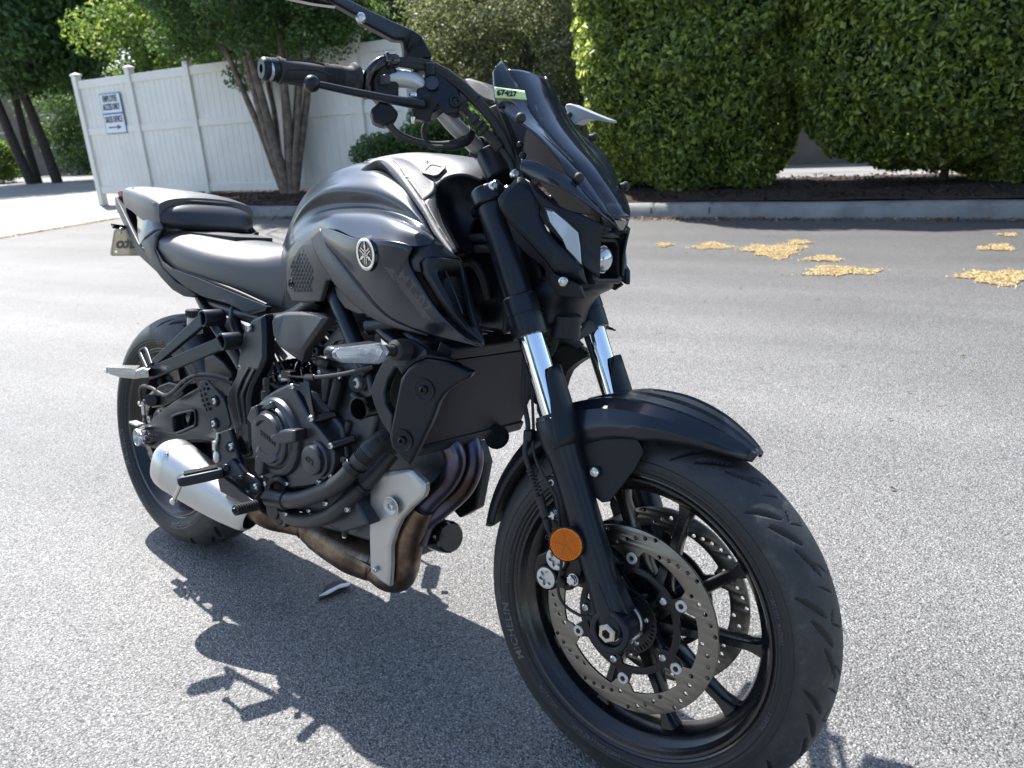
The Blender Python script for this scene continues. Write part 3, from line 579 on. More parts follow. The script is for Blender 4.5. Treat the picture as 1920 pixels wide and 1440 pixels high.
# ---- loose trees
def limb(mb, p, d, L, r, depth, spread, seed_r, tips):
    pts = [p]; q = p.copy(); dd = nrm(d)
    for k in range(4):
        dd = nrm(dd+V(*[seed_r.uniform(-.14, .14) for _ in range(3)])+V(0, 0, .04)); q = q+dd*L/4; pts.append(q)
    mb.tube(pts, [r, r*.62], n=8 if r > .03 else 5, sub=2, cap=False); tips.append(q)
    if depth > 0:
        for k in range(seed_r.randint(2, 3)):
            nd = nrm(dd+V(*[seed_r.uniform(-spread, spread) for _ in range(3)])); limb(mb, pts[-1-(k % 2)], nd, L*.72, r*.6, depth-1, spread, seed_r, tips)
def tree(name, base, trunks, crown, n, lm, label, cat='tree', group=None, size=.11, bark='bark', seed=1, depth=3, low=None, keepf=None, blobs=22, br=.34):
    "trunks: [(offset, direction, length, radius)]; crown: centre and half sizes"
    sr = random.Random(seed); r2 = np.random.default_rng(seed); base = np.asarray(base, float)
    root = empty(name, tuple(base)); tag(root, label, cat, group)
    tm, bm_, tips = MB(), MB(), []
    for off, d, L, r in trunks:
        p = np.asarray(off, float); q = p.copy(); dd = nrm(d); pts = [p]
        for k in range(5):
            q = q+nrm(dd+V(sr.uniform(-.07, .07), sr.uniform(-.07, .07), 0))*L/5; pts.append(q)
        tm.tube(pts, [r*1.15, r*.9, r*.6], n=10, sub=3); limb(bm_, pts[-2], dd, L*.5, r*.55, depth, .75, sr, tips); limb(bm_, pts[-1], dd+V(sr.uniform(-.5, .5), sr.uniform(-.5, .5), 0), L*.5, r*.5, depth-1, .8, sr, tips)
    build('trunk', tm, M[bark], root); build('branches', bm_, M[bark], root)
    c, h = np.asarray(crown[0], float), np.asarray(crown[1], float)
    bc = r2.normal(0, 1, (blobs, 3)); bc /= np.linalg.norm(bc, axis=1)[:, None]; bc = c+bc*h*(r2.uniform(.25, .85, blobs)**.6)[:, None]
    br_ = br*h.mean()*r2.uniform(.7, 1.3, blobs); k = r2.integers(0, blobs, n)
    d = r2.normal(0, 1, (n, 3)); d /= np.linalg.norm(d, axis=1)[:, None]; rr = (r2.uniform(0.15, 1, n)**.45)
    P = bc[k]+d*(br_[k]*rr)[:, None]*np.array([1.15, 1.15, .75])
    # sprays: leaves strung along twigs
    P += .06*size*10*np.stack([lfun(P, lumps(5, seed+j), 7) for j in range(3)], 1)*.35
    if low is not None: kk = P[:, 2]+base[2] > low; P = P[kk]; d = d[kk]
    if keepf is not None: kk = keepf(P+base); P = P[kk]; d = d[kk]
    leaves('crown', P, d, size, M[lm], root, spread=.9, up=.5, aspect=.5)
    return root
# multi-stemmed tree in front of the fence
mb0 = (lambda q: V(q[0], q[1], .17))((lambda d: CAM+d*(((K(0, 1.55)-CAM)@np.append(KN, 0))/(d@np.append(KN, 0))))(CF+(543-960)/FPX*CR-(358-720)/FPX*CU)); st = []
for i in range(10):
    a = -1.2+2.4*i/9; r = math.sin(a)*.24; st.append((V(KE[0]*a*.12, KE[1]*a*.12, 0), V(KE[0]*r+random.uniform(-.05, .05), KE[1]*r+random.uniform(-.2, .2), 1), 2.4+.3*(i % 3), .078-.02*abs(a)))
def myr(W):      # keep the crown above the fence rail, with two low sprays
    d = W-CAM; z = d@CF; px = 960+FPX*(d@CR)/z; py = 720-FPX*(d@CU)/z
    return (py < 150+25*np.sin(px*.04)+18*np.sin(px*.11)) | ((abs(px-455) < 42) & (py < 195)) | ((px > 640) & (py < 165))
tree('crepe_myrtle', mb0, st, ((-.35, .1, 3.45), (2.7, 1.5, 1.75)), 76000, 'leaf_dark', 'multi stemmed tree with smooth fanning trunks in front of the white fence', size=.07, bark='myrtle_bark', seed=5, keepf=myr, blobs=110, br=.20)
# dark shrub right of the last fence panel
tree('broadleaf_shrub', K(-3.75, 1.6, .16), [(V(0, 0, 0), V(.05, 0, 1), .9, .04)], ((0, 0, .75), (1.15, .6, .72)), 17000, 'leaf_dark', 'low dark leafy shrub behind the fuel tank, right of the fence', cat='shrub', size=.075, seed=12, depth=1, blobs=20, br=.4)
# olive tree between fence and hedge
tree('olive_leaved_tree', K(-3.0, 4.0, .1), [(V(i*.2-.5, 0, 0), V(-.2+.14*i, .1*(i % 2), 1), 2.4, .06) for i in range(5)], ((0.1, 0, 2.6), (2.7, 1.5, 2.4)), 75000, 'leaf_olive', 'grey green small leaved tree between the fence and the clipped shrubs', size=.062, seed=21, blobs=80, br=.25)
# tan building behind
bl = empty('storage_building', K(-1, 9.2, 0)); bl.rotation_euler = (0, 0, math.atan2(KE[1], KE[0])); tag(bl, 'tan building with grey roof, glimpsed behind the trees and shrubs', 'building')
build('wall', MB().box((0, 2.5, 1.45), (20, 5, 2.9)), M['tan'], bl)
build('roof', MB().add([(-10.4, -.5, 2.85), (10.4, -.5, 2.85), (10.4, 5.5, 2.85), (-10.4, 5.5, 2.85), (-10.4, 2.5, 4.3), (10.4, 2.5, 4.3)], [(0, 1, 5, 4), (2, 3, 4, 5), (0, 4, 3), (1, 2, 5)]), M['roof'], bl)
build('eaves_board', MB().box((0, -.52, 2.82), (20.9, .03, .16)), M['housewhite'], bl, bevel=.004)
# trees behind the fence
bt = [(-16.5, 9, 'mid', 3.6, 'broad sunlit green tree rising behind the left fence panels', 7.5), (-11.5, 7.5, 'mid', 3.3, 'green tree behind the fence, left of the multi stemmed tree', 7.0),
      (-6.8, 8, 'dark', 3.2, 'dark tree behind the right fence panels', 7.2), (-21, 13, 'blue', 3.8, 'cool green tree left of the fence with low sweeping branches', 8.0)]
for i, (s, t, lm, hw_, lb, H) in enumerate(bt):
    tree('broadleaf_tree', K(s, t, 0), [(V(0, 0, 0), V(.03, .05, 1), H*.5, .19), (V(.3, .2, 0), V(.2, .05, 1), H*.45, .12)], ((0, 0, H*.62), (hw_, hw_*.8, H*.42)), 40000, 'leaf_'+lm, lb, group='trees behind the white fence', size=.15, seed=31+i, blobs=50, br=.27)
# far trees at the left edge
ft = [(60, 345, .19, 'blue', 'leaning dark trunked tree, leftmost at the far edge of the driveway'), (72, 343, .16, 'dark', 'straight dark trunk standing right against the leftmost tree'), (108, 342, .19, 'dark', 'slanting dark trunked tree nearest the left end of the fence')]
for i, (px, py, r, lm, lb) in enumerate(ft):
    b = G(px, py); b = b*1.0; H = 13
    tree('shade_tree', V(b[0], b[1], 0), [(V(0, 0, 0), V(-.16 if i != 1 else -.03, -.12 if i != 1 else 0, 1), H*.6, r)], ((0, 0, H*.66), (5.5, 5.0, H*.42)), 42000, 'leaf_'+lm, lb, group='tall trees at the far left', size=.26, seed=51+i, blobs=50, br=.26, depth=3)
for i, (s, t, lm, lb) in enumerate([(-27, 14, 'mid', 'bright undergrowth bush right of the slanting trunk'), (-36, 12, 'mid', 'pale green bush below the house window'), (-24.5, 15.5, 'dark', 'dark bush against the left end of the fence'), (-31, 18, 'mid', 'tall bush behind the far trunks'), (-26, 20, 'dark', 'big dark bush filling behind the far trunks'), (-20, 19, 'dark', 'big dark bush behind the fence end'), (-40, 20, 'dark', 'dark tall bush behind the house corner')]):
    big = i > 2; h = 4.6 if big else 2.0
    tree('undergrowth_bush', K(s, t, 0), [(V(0, 0, 0), V(0, 0, 1), h*.6, .06)], ((0, 0, h*.55), (3.6 if big else 2.2, 2.4 if big else 1.6, h*.62)), 22000 if big else 12000, 'leaf_'+lm, lb, cat='bush', group='bushes along the far edge', size=.17, seed=71+i, depth=1, blobs=34, br=.36)
# house glimpsed at the left edge
hb = GD(-20, 300, 52); hs = empty('house', (hb[0], hb[1], 0)); hs.rotation_euler = (0, 0, R_(35)); tag(hs, 'pale house behind the leftmost trees with a white framed window', 'house')
build('wall', MB().box((0, 0, 2.8), (12, 8, 5.6)), M['tan'], hs)
build('roof', MB().add([(-6.5, -4.5, 5.5), (6.5, -4.5, 5.5), (6.5, 4.5, 5.5), (-6.5, 4.5, 5.5), (-6.5, 0, 8), (6.5, 0, 8)], [(0, 1, 5, 4), (2, 3, 4, 5), (0, 4, 3), (1, 2, 5)]), M['roof'], hs)
for wx in (-3.5, 0.2, 3.9):
    for ax_, ang in ((0, 0),):
        w_ = build('window', MB().box((wx, -4.03, 2.6), (1.9, .06, 2.0)), M['window'], hs)
        fm = MB(); [fm.box((wx+dx, -4.08, 2.6), (.09, .06, 2.1)) for dx in (-.97, 0, .97)]; [fm.box((wx, -4.085, 2.6+dz), (2.0, .05, .09)) for dz in (-1.02, 0, 1.02)]; build('frame', fm, M['housewhite'], w_)
for wy in (-1.6, 1.8):
    w_ = build('window', MB().box((6.03, wy, 2.6), (.06, 1.9, 2.0)), M['window'], hs)
    fm = MB(); [fm.box((6.08, wy+dx, 2.6), (.06, .09, 2.1)) for dx in (-.97, 0, .97)]; [fm.box((6.085, wy, 2.6+dz), (.05, 2.0, .09)) for dz in (-1.02, 0, 1.02)]; build('frame', fm, M['housewhite'], w_)

# unseen trees added on the camera side, reflected in chrome and glass
for i, (x, y, lm, lb) in enumerate([(9, -9, 'mid', 'unseen green tree added for reflections, nearest the camera side on the right'), (14, -2, 'dark', 'unseen dark tree added for reflections, straight ahead of the front wheel'), (1, -13, 'blue', 'unseen cool green tree added for reflections, behind the camera')]):
    tree('reflection_tree', V(x, y, 0), [(V(0, 0, 0), V(.02, .03, 1), 3.2, .18)], ((0, 0, 3.6), (2.6, 2.6, 2.6)), 16000, 'leaf_'+lm, lb, group='unseen trees added for reflections', size=.24, seed=91+i, blobs=30, br=.36, depth=2)
# ================================================================= the motorcycle
bike = empty('motorcycle', (0, 0, 0), (-LEAN, 0, 0))
tag(bike, 'matte black naked street motorcycle leaning on its stand in the lot', 'motorcycle')
Yd = V(0, 1, 0); RT = V(0, -1, 0)
def bolt(c, r, parent=bike, st=False, axis=RT, h=None, m='bolt', hexh=False):
    "button-head socket bolt, axis points outwards"
    h = r*.7 if h is None else h; c = np.asarray(c, float); a = nrm(axis); mb = MB()
    if hexh:
        mb.lathe([(0, r*1.25), (h*.3, r*1.25), (h*.3, r)], c, a, 24); mb.lathe([(h*.3, r), (h*1.2, r), (h*1.35, r*.8), (h*1.35, .00001)], c, a, 6)
    else:
        mb.lathe([(-.002, r), (h*.25, r), (h*.7, r*.86), (h, r*.55), (h, r*.48)], c, a, 24)
        mb.lathe([(h, r*.48), (h*.35, r*.44), (h*.35, .00001)], c, a, 6)
    return build('bolt', mb, M[m], parent, st, sharp=30)
def mirror_part(name, mb, m, parent=bike, st=False, both=True, **k):
    o = build(name, mb, M[m], parent, st, **k)
    if both: build(name, mb.mir(), M[m], parent, st, **k)
    return o
def poly(pts, st=False):
    f = S if st else Q; return [f(*p) for p in pts]
def pdir(P):      # outward normal of a traced panel, facing the right side / camera
    P = np.array(P); c = P.mean(0); n = nrm(sum(np.cross(P[i]-c, P[(i+1) % len(P)]-c) for i in range(len(P))))
    return n if n@(_o-c) > 0 else -n
def panel(name, pts, m, t=.006, st=False, both=True, parent=bike, inset=0.0, lift=0.0, bevel=.0015, d=None, **k):
    P = poly(pts, st) if not isinstance(pts[0], np.ndarray) else pts
    n = pdir(P) if d is None else -nrm(d)
    return mirror_part(name, MB().slab(P, -n*t, inset, lift), m, parent, st, both, bevel=bevel, tri=True, **k)

# ---------------------------------------------------------------- wheels
def tyre_mesh(c, R, W, h, rb, yb, nt, npf, style, seed):
    th = np.linspace(0, 2*np.pi, nt, endpoint=False); prof = []
    nc = int(npf*.62); ns = (npf-nc)//2
    for k in range(ns): f = k/ns; prof.append((-(yb+(W/2-yb)*math.sin(f*math.pi/2)), rb+(R-h-rb)*f))
    for k in range(nc+1): p = -math.pi/2+math.pi*k/nc; prof.append((W/2*math.sin(p), R-h+h*math.cos(p)))
    for k in range(ns-1, -1, -1): f = k/ns; prof.append(((yb+(W/2-yb)*math.sin(f*math.pi/2)), rb+(R-h-rb)*f))
    prof = np.array(prof); y = prof[:, 0]; r = prof[:, 1]
    # distance across the tread, -1..1
    u = y/(W/2); crown = r > R-h+.002
    TH, U = np.meshgrid(th, u, indexing='ij'); RR = np.tile(r, (nt, 1)); CRW = np.tile(crown, (nt, 1))
    pitch = 2*np.pi/style['n']; G_ = np.zeros_like(TH)
    for sgn in (-1, 1):
        ph = ((TH+sgn*.0+(0.5*pitch if sgn > 0 else 0)) % pitch)/pitch
        for (t0, u0, t1, u1, w) in style['slots']:
            for sh in (-1, 0, 1):
                a = np.stack([(ph+sh-t0)*pitch*R, (U*sgn-u0)*W/2], -1); bvec = np.array([(t1-t0)*pitch*R, (u1-u0)*W/2]); L2 = bvec@bvec
                q = np.clip((a@bvec)/L2, 0, 1); dd = np.linalg.norm(a-q[..., None]*bvec, axis=-1)
                wid = w*np.sin(np.clip(q, .04, .96)*np.pi)**.5; G_ = np.maximum(G_, np.clip((wid-dd)/(.0011)+.5, 0, 1))
    G_ *= CRW
    # raised ring steps on the sidewall
    RR2 = RR-G_*style['depth']; YY = np.tile(y, (nt, 1))*1.0
    side = ~CRW; YY = YY+np.sign(YY)*side*(.0008*np.sin(RR*900))
    vs = np.stack([c[0]+RR2*np.cos(TH), YY, c[1]+RR2*np.sin(TH)], -1)
    me_v = vs.reshape(-1, 3); m = len(y); i, j = np.meshgrid(np.arange(nt), np.arange(m-1), indexing='ij'); i2 = (i+1) % nt
    f = np.stack([i*m+j, i*m+j+1, i2*m+j+1, i2*m+j], -1).reshape(-1, 4)
    wear = np.stack([(np.clip((RR-(R-h*.93))/(h*.3), 0, 1)*(1-G_*.9)).ravel(), G_.ravel()])
    return me_v, f, wear
def fast(name, v, f, m, parent, st, attr=None):
    if st:
        P = v-SP0; a = STEER; v = SP0+P*math.cos(a)+np.cross(AX, P)*math.sin(a)+np.outer(P@AX, AX)*(1-math.cos(a))
    me = bpy.data.meshes.new(name); me.vertices.add(len(v)); me.vertices.foreach_set('co', v.ravel().astype(np.float32))
    me.loops.add(f.size); me.loops.foreach_set('vertex_index', f.ravel()); me.polygons.add(len(f))
    me.polygons.foreach_set('loop_start', np.arange(len(f))*4); me.polygons.foreach_set('loop_total', np.full(len(f), 4)); me.update(calc_edges=True)
    me.polygons.foreach_set('use_smooth', np.ones(len(f), bool))
    if attr is not None:
        for an_, va_ in zip(('wear', 'groove'), attr): at = me.attributes.new(an_, 'FLOAT', 'POINT'); at.data.foreach_set('value', va_.astype(np.float32))
    me.materials.append(m); o = bpy.data.objects.new(name, me); C.objects.link(o); o.parent = parent; return o
def ring_text(s, c, R, y, size, ang, st, parent, arc=1.0, weight=.0, m='tyre', slope=.0, thick=.0012, up_out=True, sgn=-1, name='lettering', spacing=1.1):
    tm = text_mesh(s, size, thick, weight, spacing)
    def fn(x, yy, z):
        a = R_(ang)+(x/R)*arc*(-1 if up_out else 1)*(-sgn); rr = R+yy*(1 if up_out else -1)
        return (c[0]+rr*math.cos(a), y+sgn*z-slope*(rr-R)*sgn, c[1]+rr*math.sin(a))
    # subdivide not needed: letters are small against the radius
    return build(name, warp(tm, fn), M[m], parent, st, sharp=30)
STY_F = dict(n=13, depth=.0042, slots=[(.03, .28, .36, .60, .0030), (.36, .40, .66, .76, .0033), (.66, .50, .92, .88, .0028), (.02, .02, .16, .30, .0009), (.16, .30, .10, .42, .0009), (.50, .04, .58, .36, .0009), (.58, .36, .70, .24, .0009), (.84, .10, .95, .46, .0009)])
STY_R = dict(n=11, depth=.005, slots=[(.05, .34, .36, .60, .0042), (.40, .44, .66, .74, .0046), (.72, .56, .94, .86, .004), (.1, .08, .3, .30, .0016), (.6, .10, .75, .36, .0016)])
FC, RC = (1.4, .30), (0.0, .315)
def rim(c, yb, rb, st, parent_name, hubw, spokes, sw, twist, y_sp=.0):
    mb = MB(); o = (c[0], 0, c[1]); w = yb
    mb.lathe([(-w-.004, rb+.004), (-w-.0045, rb-.001), (-w-.001, rb-.0045), (-w-.003, rb-.006), (-w-.002, rb-.010), (-w+.003, rb-.0135), (-w+.004, rb-.0125), (-w+.009, rb-.0165), (-w+.010, rb-.0155), (-w*.6, rb-.0285), (-w*.55, rb-.030), (-w*.2, rb-.036), (w*.2, rb-.036), (w*.55, rb-.030), (w-.008, rb-.017), (w, rb-.011), (w+.004, rb-.004), (w+.004, rb+.004), (w-.001, rb+.005), (w-.004, rb-.004), (w*.8, rb-.010), (w*.2, rb-.027), (-w*.2, rb-.027), (-w*.8, rb-.010), (-w+.004, rb-.004), (-w+.001, rb+.005), (-w-.004, rb+.004)], o, Yd, 120)
    mb.lathe([(-hubw, .0001), (-hubw, .030), (-hubw*.7, .036), (-.02, .040), (.02, .040), (hubw*.7, .036), (hubw, .030), (hubw, .0001)], o, Yd, 40)
    for k in range(10):
        a1 = R_(1+36*k); a0 = a1-R_(twist); r1 = rb-.030; r0 = .034
        p0 = V(r0*math.cos(a0), 0, r0*math.sin(a0)); p1 = V(r1*math.cos(a1), 0, r1*math.sin(a1)); d = nrm(p1-p0); n = np.cross(d, Yd)
        pts = []
        for f, hw_, hy in ((0, .017, .030), (.25, .0115, .022), (.6, .0085, .015), (.85, .009, .014), (.95, .014, .016), (1.03, .026, .018)):
            p = p0+(p1-p0)*f+V(c[0], 0, c[1]); pts.append([p+n*hw_*x+Yd*hy*y_*sw for x, y_ in ((-1, -.55), (-.6, -1), (.6, -1), (1, -.55), (1, .55), (.6, 1), (-.6, 1), (-1, .55))])
        mb.grid(pts, closed=True)
    return mb
# front
fwh = build('front_wheel', rim(FC, .049, .2285, True, '', .052, 10, 1.0, 24), M['wheel'], bike, True, sharp=40)
v, f, w = tyre_mesh(FC, .300, .120, .056, .2225, .047, 2200, 120, STY_F, 1); ty = fast('tyre', v, f, M['tyre'], fwh, True, w)
M['sidewall'] = mat('sidewall_lettering', (0.075, 0.077, 0.082), 0.42)
def yside(r, R, W, h, rb, yb):   # sidewall surface
    if r > R-h: return W/2*math.sqrt(max(0, 1-((r-(R-h))/h)**2))
    f = (r-rb)/(R-h-rb); return yb+(W/2-yb)*math.sin(f*math.pi/2)
def side_text(s, c, par, rr0, size, ang, st, parent, flip=False, weight=.0, spacing=1.1, m='sidewall', lift=.0004, arc=1.0):
    tm = text_mesh(s, size, .0008, weight, spacing)
    def fn(x, yy, z):
        if flip: x, yy = -x, -yy
        a = R_(ang)-x/rr0*arc; rr = rr0+yy; return (c[0]+rr*math.cos(a), -(yside(rr, *par)+z+lift), c[1]+rr*math.sin(a))
    return build('lettering', warp(tm, fn), M[m], parent, st, sharp=30)
PF_ = (.300, .120, .056, .2225, .047); PR_ = (.315, .180, .062, .2225, .070)
# seen from the right side the text runs clockwise in the (x,z) plane of the machine
for an in (-60, 118, 205): side_text('MICHELIN', FC, PF_, .2455, .021, an, True, ty, flip=(an == -60), weight=.0004)
for an, s_ in ((-100, '120/70 ZR 17 M/C (58W)'), (-18, 'ROAD 5'), (20, 'TUBELESS  RADIAL'), (178, 'REINFORCED'), (235, 'ROTATION')): side_text(s_, FC, PF_, .238, .0085, an, True, ty, flip=(an < 0 or an > 200))
for rr0 in (.2325, .2545):
    mb = MB().lathe([(-(yside(rr0-.0006, *PF_)+.0002), rr0-.0006), (-(yside(rr0, *PF_)+.0009), rr0), (-(yside(rr0+.0006, *PF_)+.0002), rr0+.0006)], (FC[0], 0, FC[1]), Yd, 140); build('sidewall_ring', mb, M['tyre'], ty, True)
def disc(c, y, sgn, parent, st, R, rin, nb, rb_, tabs, name='brake_disc', cm='disc', phase=31):
    outer = circle(R, 120); inner = []
    for i in range(240):
        a = 2*math.pi*i/240; k = ((math.degrees(a)-phase) % (360/nb)); k = min(k, 360/nb-k)
        r = rin-tabs*max(0, min(1, (9.5-k)/3.0)); inner.append((r*math.cos(a), r*math.sin(a)))
    holes = []; nh = 54 if R > .14 else 36
    rad = [.18, .52, .84, .36, .68]
    for i in range(nh):
        a = 2*math.pi*(i+.4)/nh; r = rin+(R-rin)*rad[(i*2) % 5]; holes.append(circle(.0034, 12, (r*math.cos(a), r*math.sin(a))))
    mb = place(curve_mesh([outer, inner]+holes, .0045, .0004), (c[0], y, c[1]), V(1, 0, 0), V(0, 0, 1), Yd)
    return build(name, mb, M[cm], parent, st, sharp=30)
def carrier(c, y, parent, st, nb, rbob, rbolt, nbolt, ph, ph2, t=.005, rin=.060, rout=.088):
    outer = []
    for i in range(240):
        a = 360*i/240; k = (a-ph) % (360/nb); k = min(k, 360/nb-k); k2 = (a-ph2) % (360/nbolt); k2 = min(k2, 360/nbolt-k2)
        r = rout+(rbob+.008-rout)*max(0, min(1, (8.5-k)/4)); outer.append((r*math.cos(R_(a)), r*math.sin(R_(a))))
    inner = []
    for i in range(240):
        a = 360*i/240; k2 = (a-ph2) % (360/nbolt); k2 = min(k2, 360/nbolt-k2)
        r = rout-.011-(rout-.011-(rbolt-.010))*max(0, min(1, (11-k2)/4)); inner.append((r*math.cos(R_(a)), r*math.sin(R_(a))))
    o = build('disc_carrier', place(curve_mesh([outer, inner], t, .0006), (c[0], y, c[1]), V(1, 0, 0), V(0, 0, 1), Yd), M['blackpart'], parent, st, sharp=30)
    sg = -1 if y < 0 else 1
    for i in range(nb):
        a = R_(ph+360/nb*i); p = V(c[0]+rbob*math.cos(a), y, c[1]+rbob*math.sin(a)); mb = MB()
        mb.lathe([(-.004, .0095), (.004, .0095), (.005, .0085), (.005, .0045), (.0022, .004), (.0022, .00001)], p, Yd*sg, 24); build('disc_rivet', mb, M['alu_dull'], o, st, sharp=30)
    for i in range(nbolt):
        a = R_(ph2+360/nbolt*i); bolt(V(c[0]+rbolt*math.cos(a), y+sg*.003, c[1]+rbolt*math.sin(a)), .0068, o, st, Yd*sg)
    return o
for sg in (-1, 1):
    disc(FC, sg*.0603, sg, fwh, True, .149, .1175, 6, .10, .012)
    carrier(FC, sg*.0585, fwh, True, 6, .100, .0758, 5, 31, 41)
    # arms of the hub that carry the disc
    mb = MB()
    for i in range(5):
        a = R_(41+72*i); d = V(math.cos(a), 0, math.sin(a)); mb.tube([V(FC[0], sg*.030, FC[1])+d*.03, V(FC[0], sg*.046, FC[1])+d*.055, V(FC[0], sg*.053, FC[1])+d*.0758], [.012, .009, .009], n=10)
    build('disc_mount', mb, M['wheel'], fwh, True)
sl_ = [circle(.0525, 60), circle(.030, 40)]
for i in range(44):
    a = 2*math.pi*i/44; ex, ey = math.cos(a), math.sin(a); sl_.append([(ex*r-ey*w_, ey*r+ex*w_) for r, w_ in ((.0425, -.0014), (.0495, -.0017), (.0495, .0017), (.0425, .0014))])
build('sensor_ring', place(curve_mesh(sl_, .002), (FC[0], -.066, FC[1]), V(1, 0, 0), V(0, 0, 1), Yd), M['blackpart'], fwh, True)
mb = MB().lathe([(-.050, .030), (-.070, .030), (-.0715, .028), (-.0715, .020), (-.07, .0001)], (FC[0], 0, FC[1]), Yd, 40); build('hub_seal', mb, M['alu_dull'], fwh, True, sharp=30)
for i in range(5): bolt(V(FC[0]+.037*math.cos(R_(72*i+20)), -.0665, FC[1]+.037*math.sin(R_(72*i+20))), .0042, fwh, True)
# balance weights and valve
wm = MB()
for an in (-38, -34.5): a = R_(an); wm.box(V(FC[0]+.191*math.cos(a), .012, FC[1]+.191*math.sin(a)), (.0035, .013, .011), np.array([V(math.cos(a), 0, math.sin(a)), Yd, V(-math.sin(a), 0, math.cos(a))]))
build('balance_weight', wm, M['alu'], fwh, True, bevel=.0008)
a = R_(-68); d = V(math.cos(a), 0, math.sin(a)); p = V(FC[0], 0, FC[1]); build('valve_stem', MB().lathe([(0, .008), (.004, .0075), (.012, .006), (.014, .004), (.032, .0038), (.033, .0045), (.042, .0045), (.043, .0001)], p+d*.1935-d*.0, -d, 16), M['rubber'], fwh, True)
# rear
rwh = build('rear_wheel', rim(RC, .072, .2285, False, '', .060, 10, 1.25, 24), M['wheel'], bike, False, sharp=40)
v, f, w = tyre_mesh(RC, .315, .180, .062, .2225, .070, 1500, 110, STY_R, 2); rty = fast('tyre', v, f, M['tyre'], rwh, False, w)
for an in (-72, 82, 200): side_text('MICHELIN', RC, PR_, .2460, .022, an, False, rty, flip=(an == -72), weight=.0004)
side_text('ROAD 5', RC, PR_, .2460, .013, -118, False, rty, flip=True); side_text('180/55 ZR 17', RC, PR_, .2440, .010, -150, False, rty, flip=True)
disc(RC, -.082, -1, rwh, False, .1225, .098, 5, .085, .014); carrier(RC, -.081, rwh, False, 5, .088, .060, 5, 20, 40, rin=.05, rout=.072)

# ---------------------------------------------------------------- fork
def FA(s, y=0.0, f=0.0): return AXLE+AX*s+FW*f+V(0, y, 0)

for sg in (-1, 1):
    y = sg*.094
    build('fork_cover', MB().lathe([(.53, .0232), (.535, .0242), (.68, .0242), (.6805, .0225), (.6835, .0225), (.684, .0245), (.6995, .0245), (.70, .022), (.70, .0001)], FA(0, y), AX, 48), M['forkblack'], bike, True, sharp=25)
    build('stanchion', MB().cyl(FA(.30, y), FA(.55, y), .0205, n=64), M['chrome'], bike, True)
    mb = MB().lathe([(.465, .0215), (.465, .0275), (.468, .0285), (.497, .0285), (.4975, .0275), (.500, .0275), (.5005, .0288), (.528, .0280), (.531, .0245)], FA(0, y), AX, 48)
    build('lower_clamp', mb, M['forkblack'], bike, True, sharp=25)
    mb = MB().lathe([(-.012, .022), (.0, .027), (.03, .0265), (.08, .0255), (.22, .0262), (.27, .0275), (.288, .031), (.300, .0325), (.325, .0325), (.328, .0315), (.331, .0315), (.333, .0295), (.338, .0285), (.3385, .0208)], FA(0, y), AX, 56)
    build('fork_leg', mb, M['forkblack'], bike, True, sharp=28)
    # stone guard in front of the seal
    gr = []
    for i in range(17):
        a = -1.35+2.7*i/16; top = .408-.012*abs(a)**3-(max(0, abs(a)-.62)*.13); c_ = []
        for k, s in enumerate(np.linspace(.285, top, 8)):
            r = .0335-.002*k/7; fd = FW*math.cos(a)+RT*(-sg)*(-1)*math.sin(a)*(1); c_.append(FA(s, y)+(FW*math.cos(a)+V(0, math.sin(a)*sg, 0))*r)
        gr.append(c_)
    build('fork_guard', MB().grid(gr), M['plastic'], bike, True, solid=.003)
    mb = MB().tube([FA(.30, y, -.028), FA(.31, y, 0), FA(.30, y, .02)], .004, n=8)
    # axle lug
    mb = MB(); c_ = FA(0, y-.0)
    mb.lathe([(-.016, .030), (-.014, .033), (.012, .034), (.024, .0335), (.0255, .031), (.0255, .0235), (.0155, .0225), (.0155, .0001)], c_, V(0, sg, 0), 48)
    pr = [FA(.11, y+sg*.008, -.016), FA(.02, y+sg*.012, -.034), FA(.02, y+sg*.012, .034), FA(.11, y+sg*.008, .016)]
    mb.slab(pr, V(0, -sg*.026, 0)); 
    mb.slab([FA(.075, y+sg*.0265, .004), FA(.022, y+sg*.0265, -.002), FA(.022, y+sg*.0265, .014), FA(.075, y+sg*.0265, .009)], V(0, -sg*.01, 0))
    build('axle_lug', mb, M['forkblack'], bike, True, bevel=.002, tri=True, sharp=35)
ax_ = FA(0, -.094)
mb = MB().lathe([(.0155, .0165), (.0185, .0165), (.019, .015)], ax_, RT, 32).lathe([(.018, .0155), (.030, .0155), (.0325, .013), (.0325, .0075), (.02, .0070), (.02, .0001)], ax_, RT, 6)
M['nut'] = mat('passivated_nut', (0.55, 0.52, 0.44), 0.33, metal=1); build('axle_nut', mb, M['nut'], bike, True, sharp=25)
build('pinch_bolt', MB().cyl(FA(-.018, -.108, .026), FA(-.018, -.078, .026), .005), M['bolt'], bike, True)
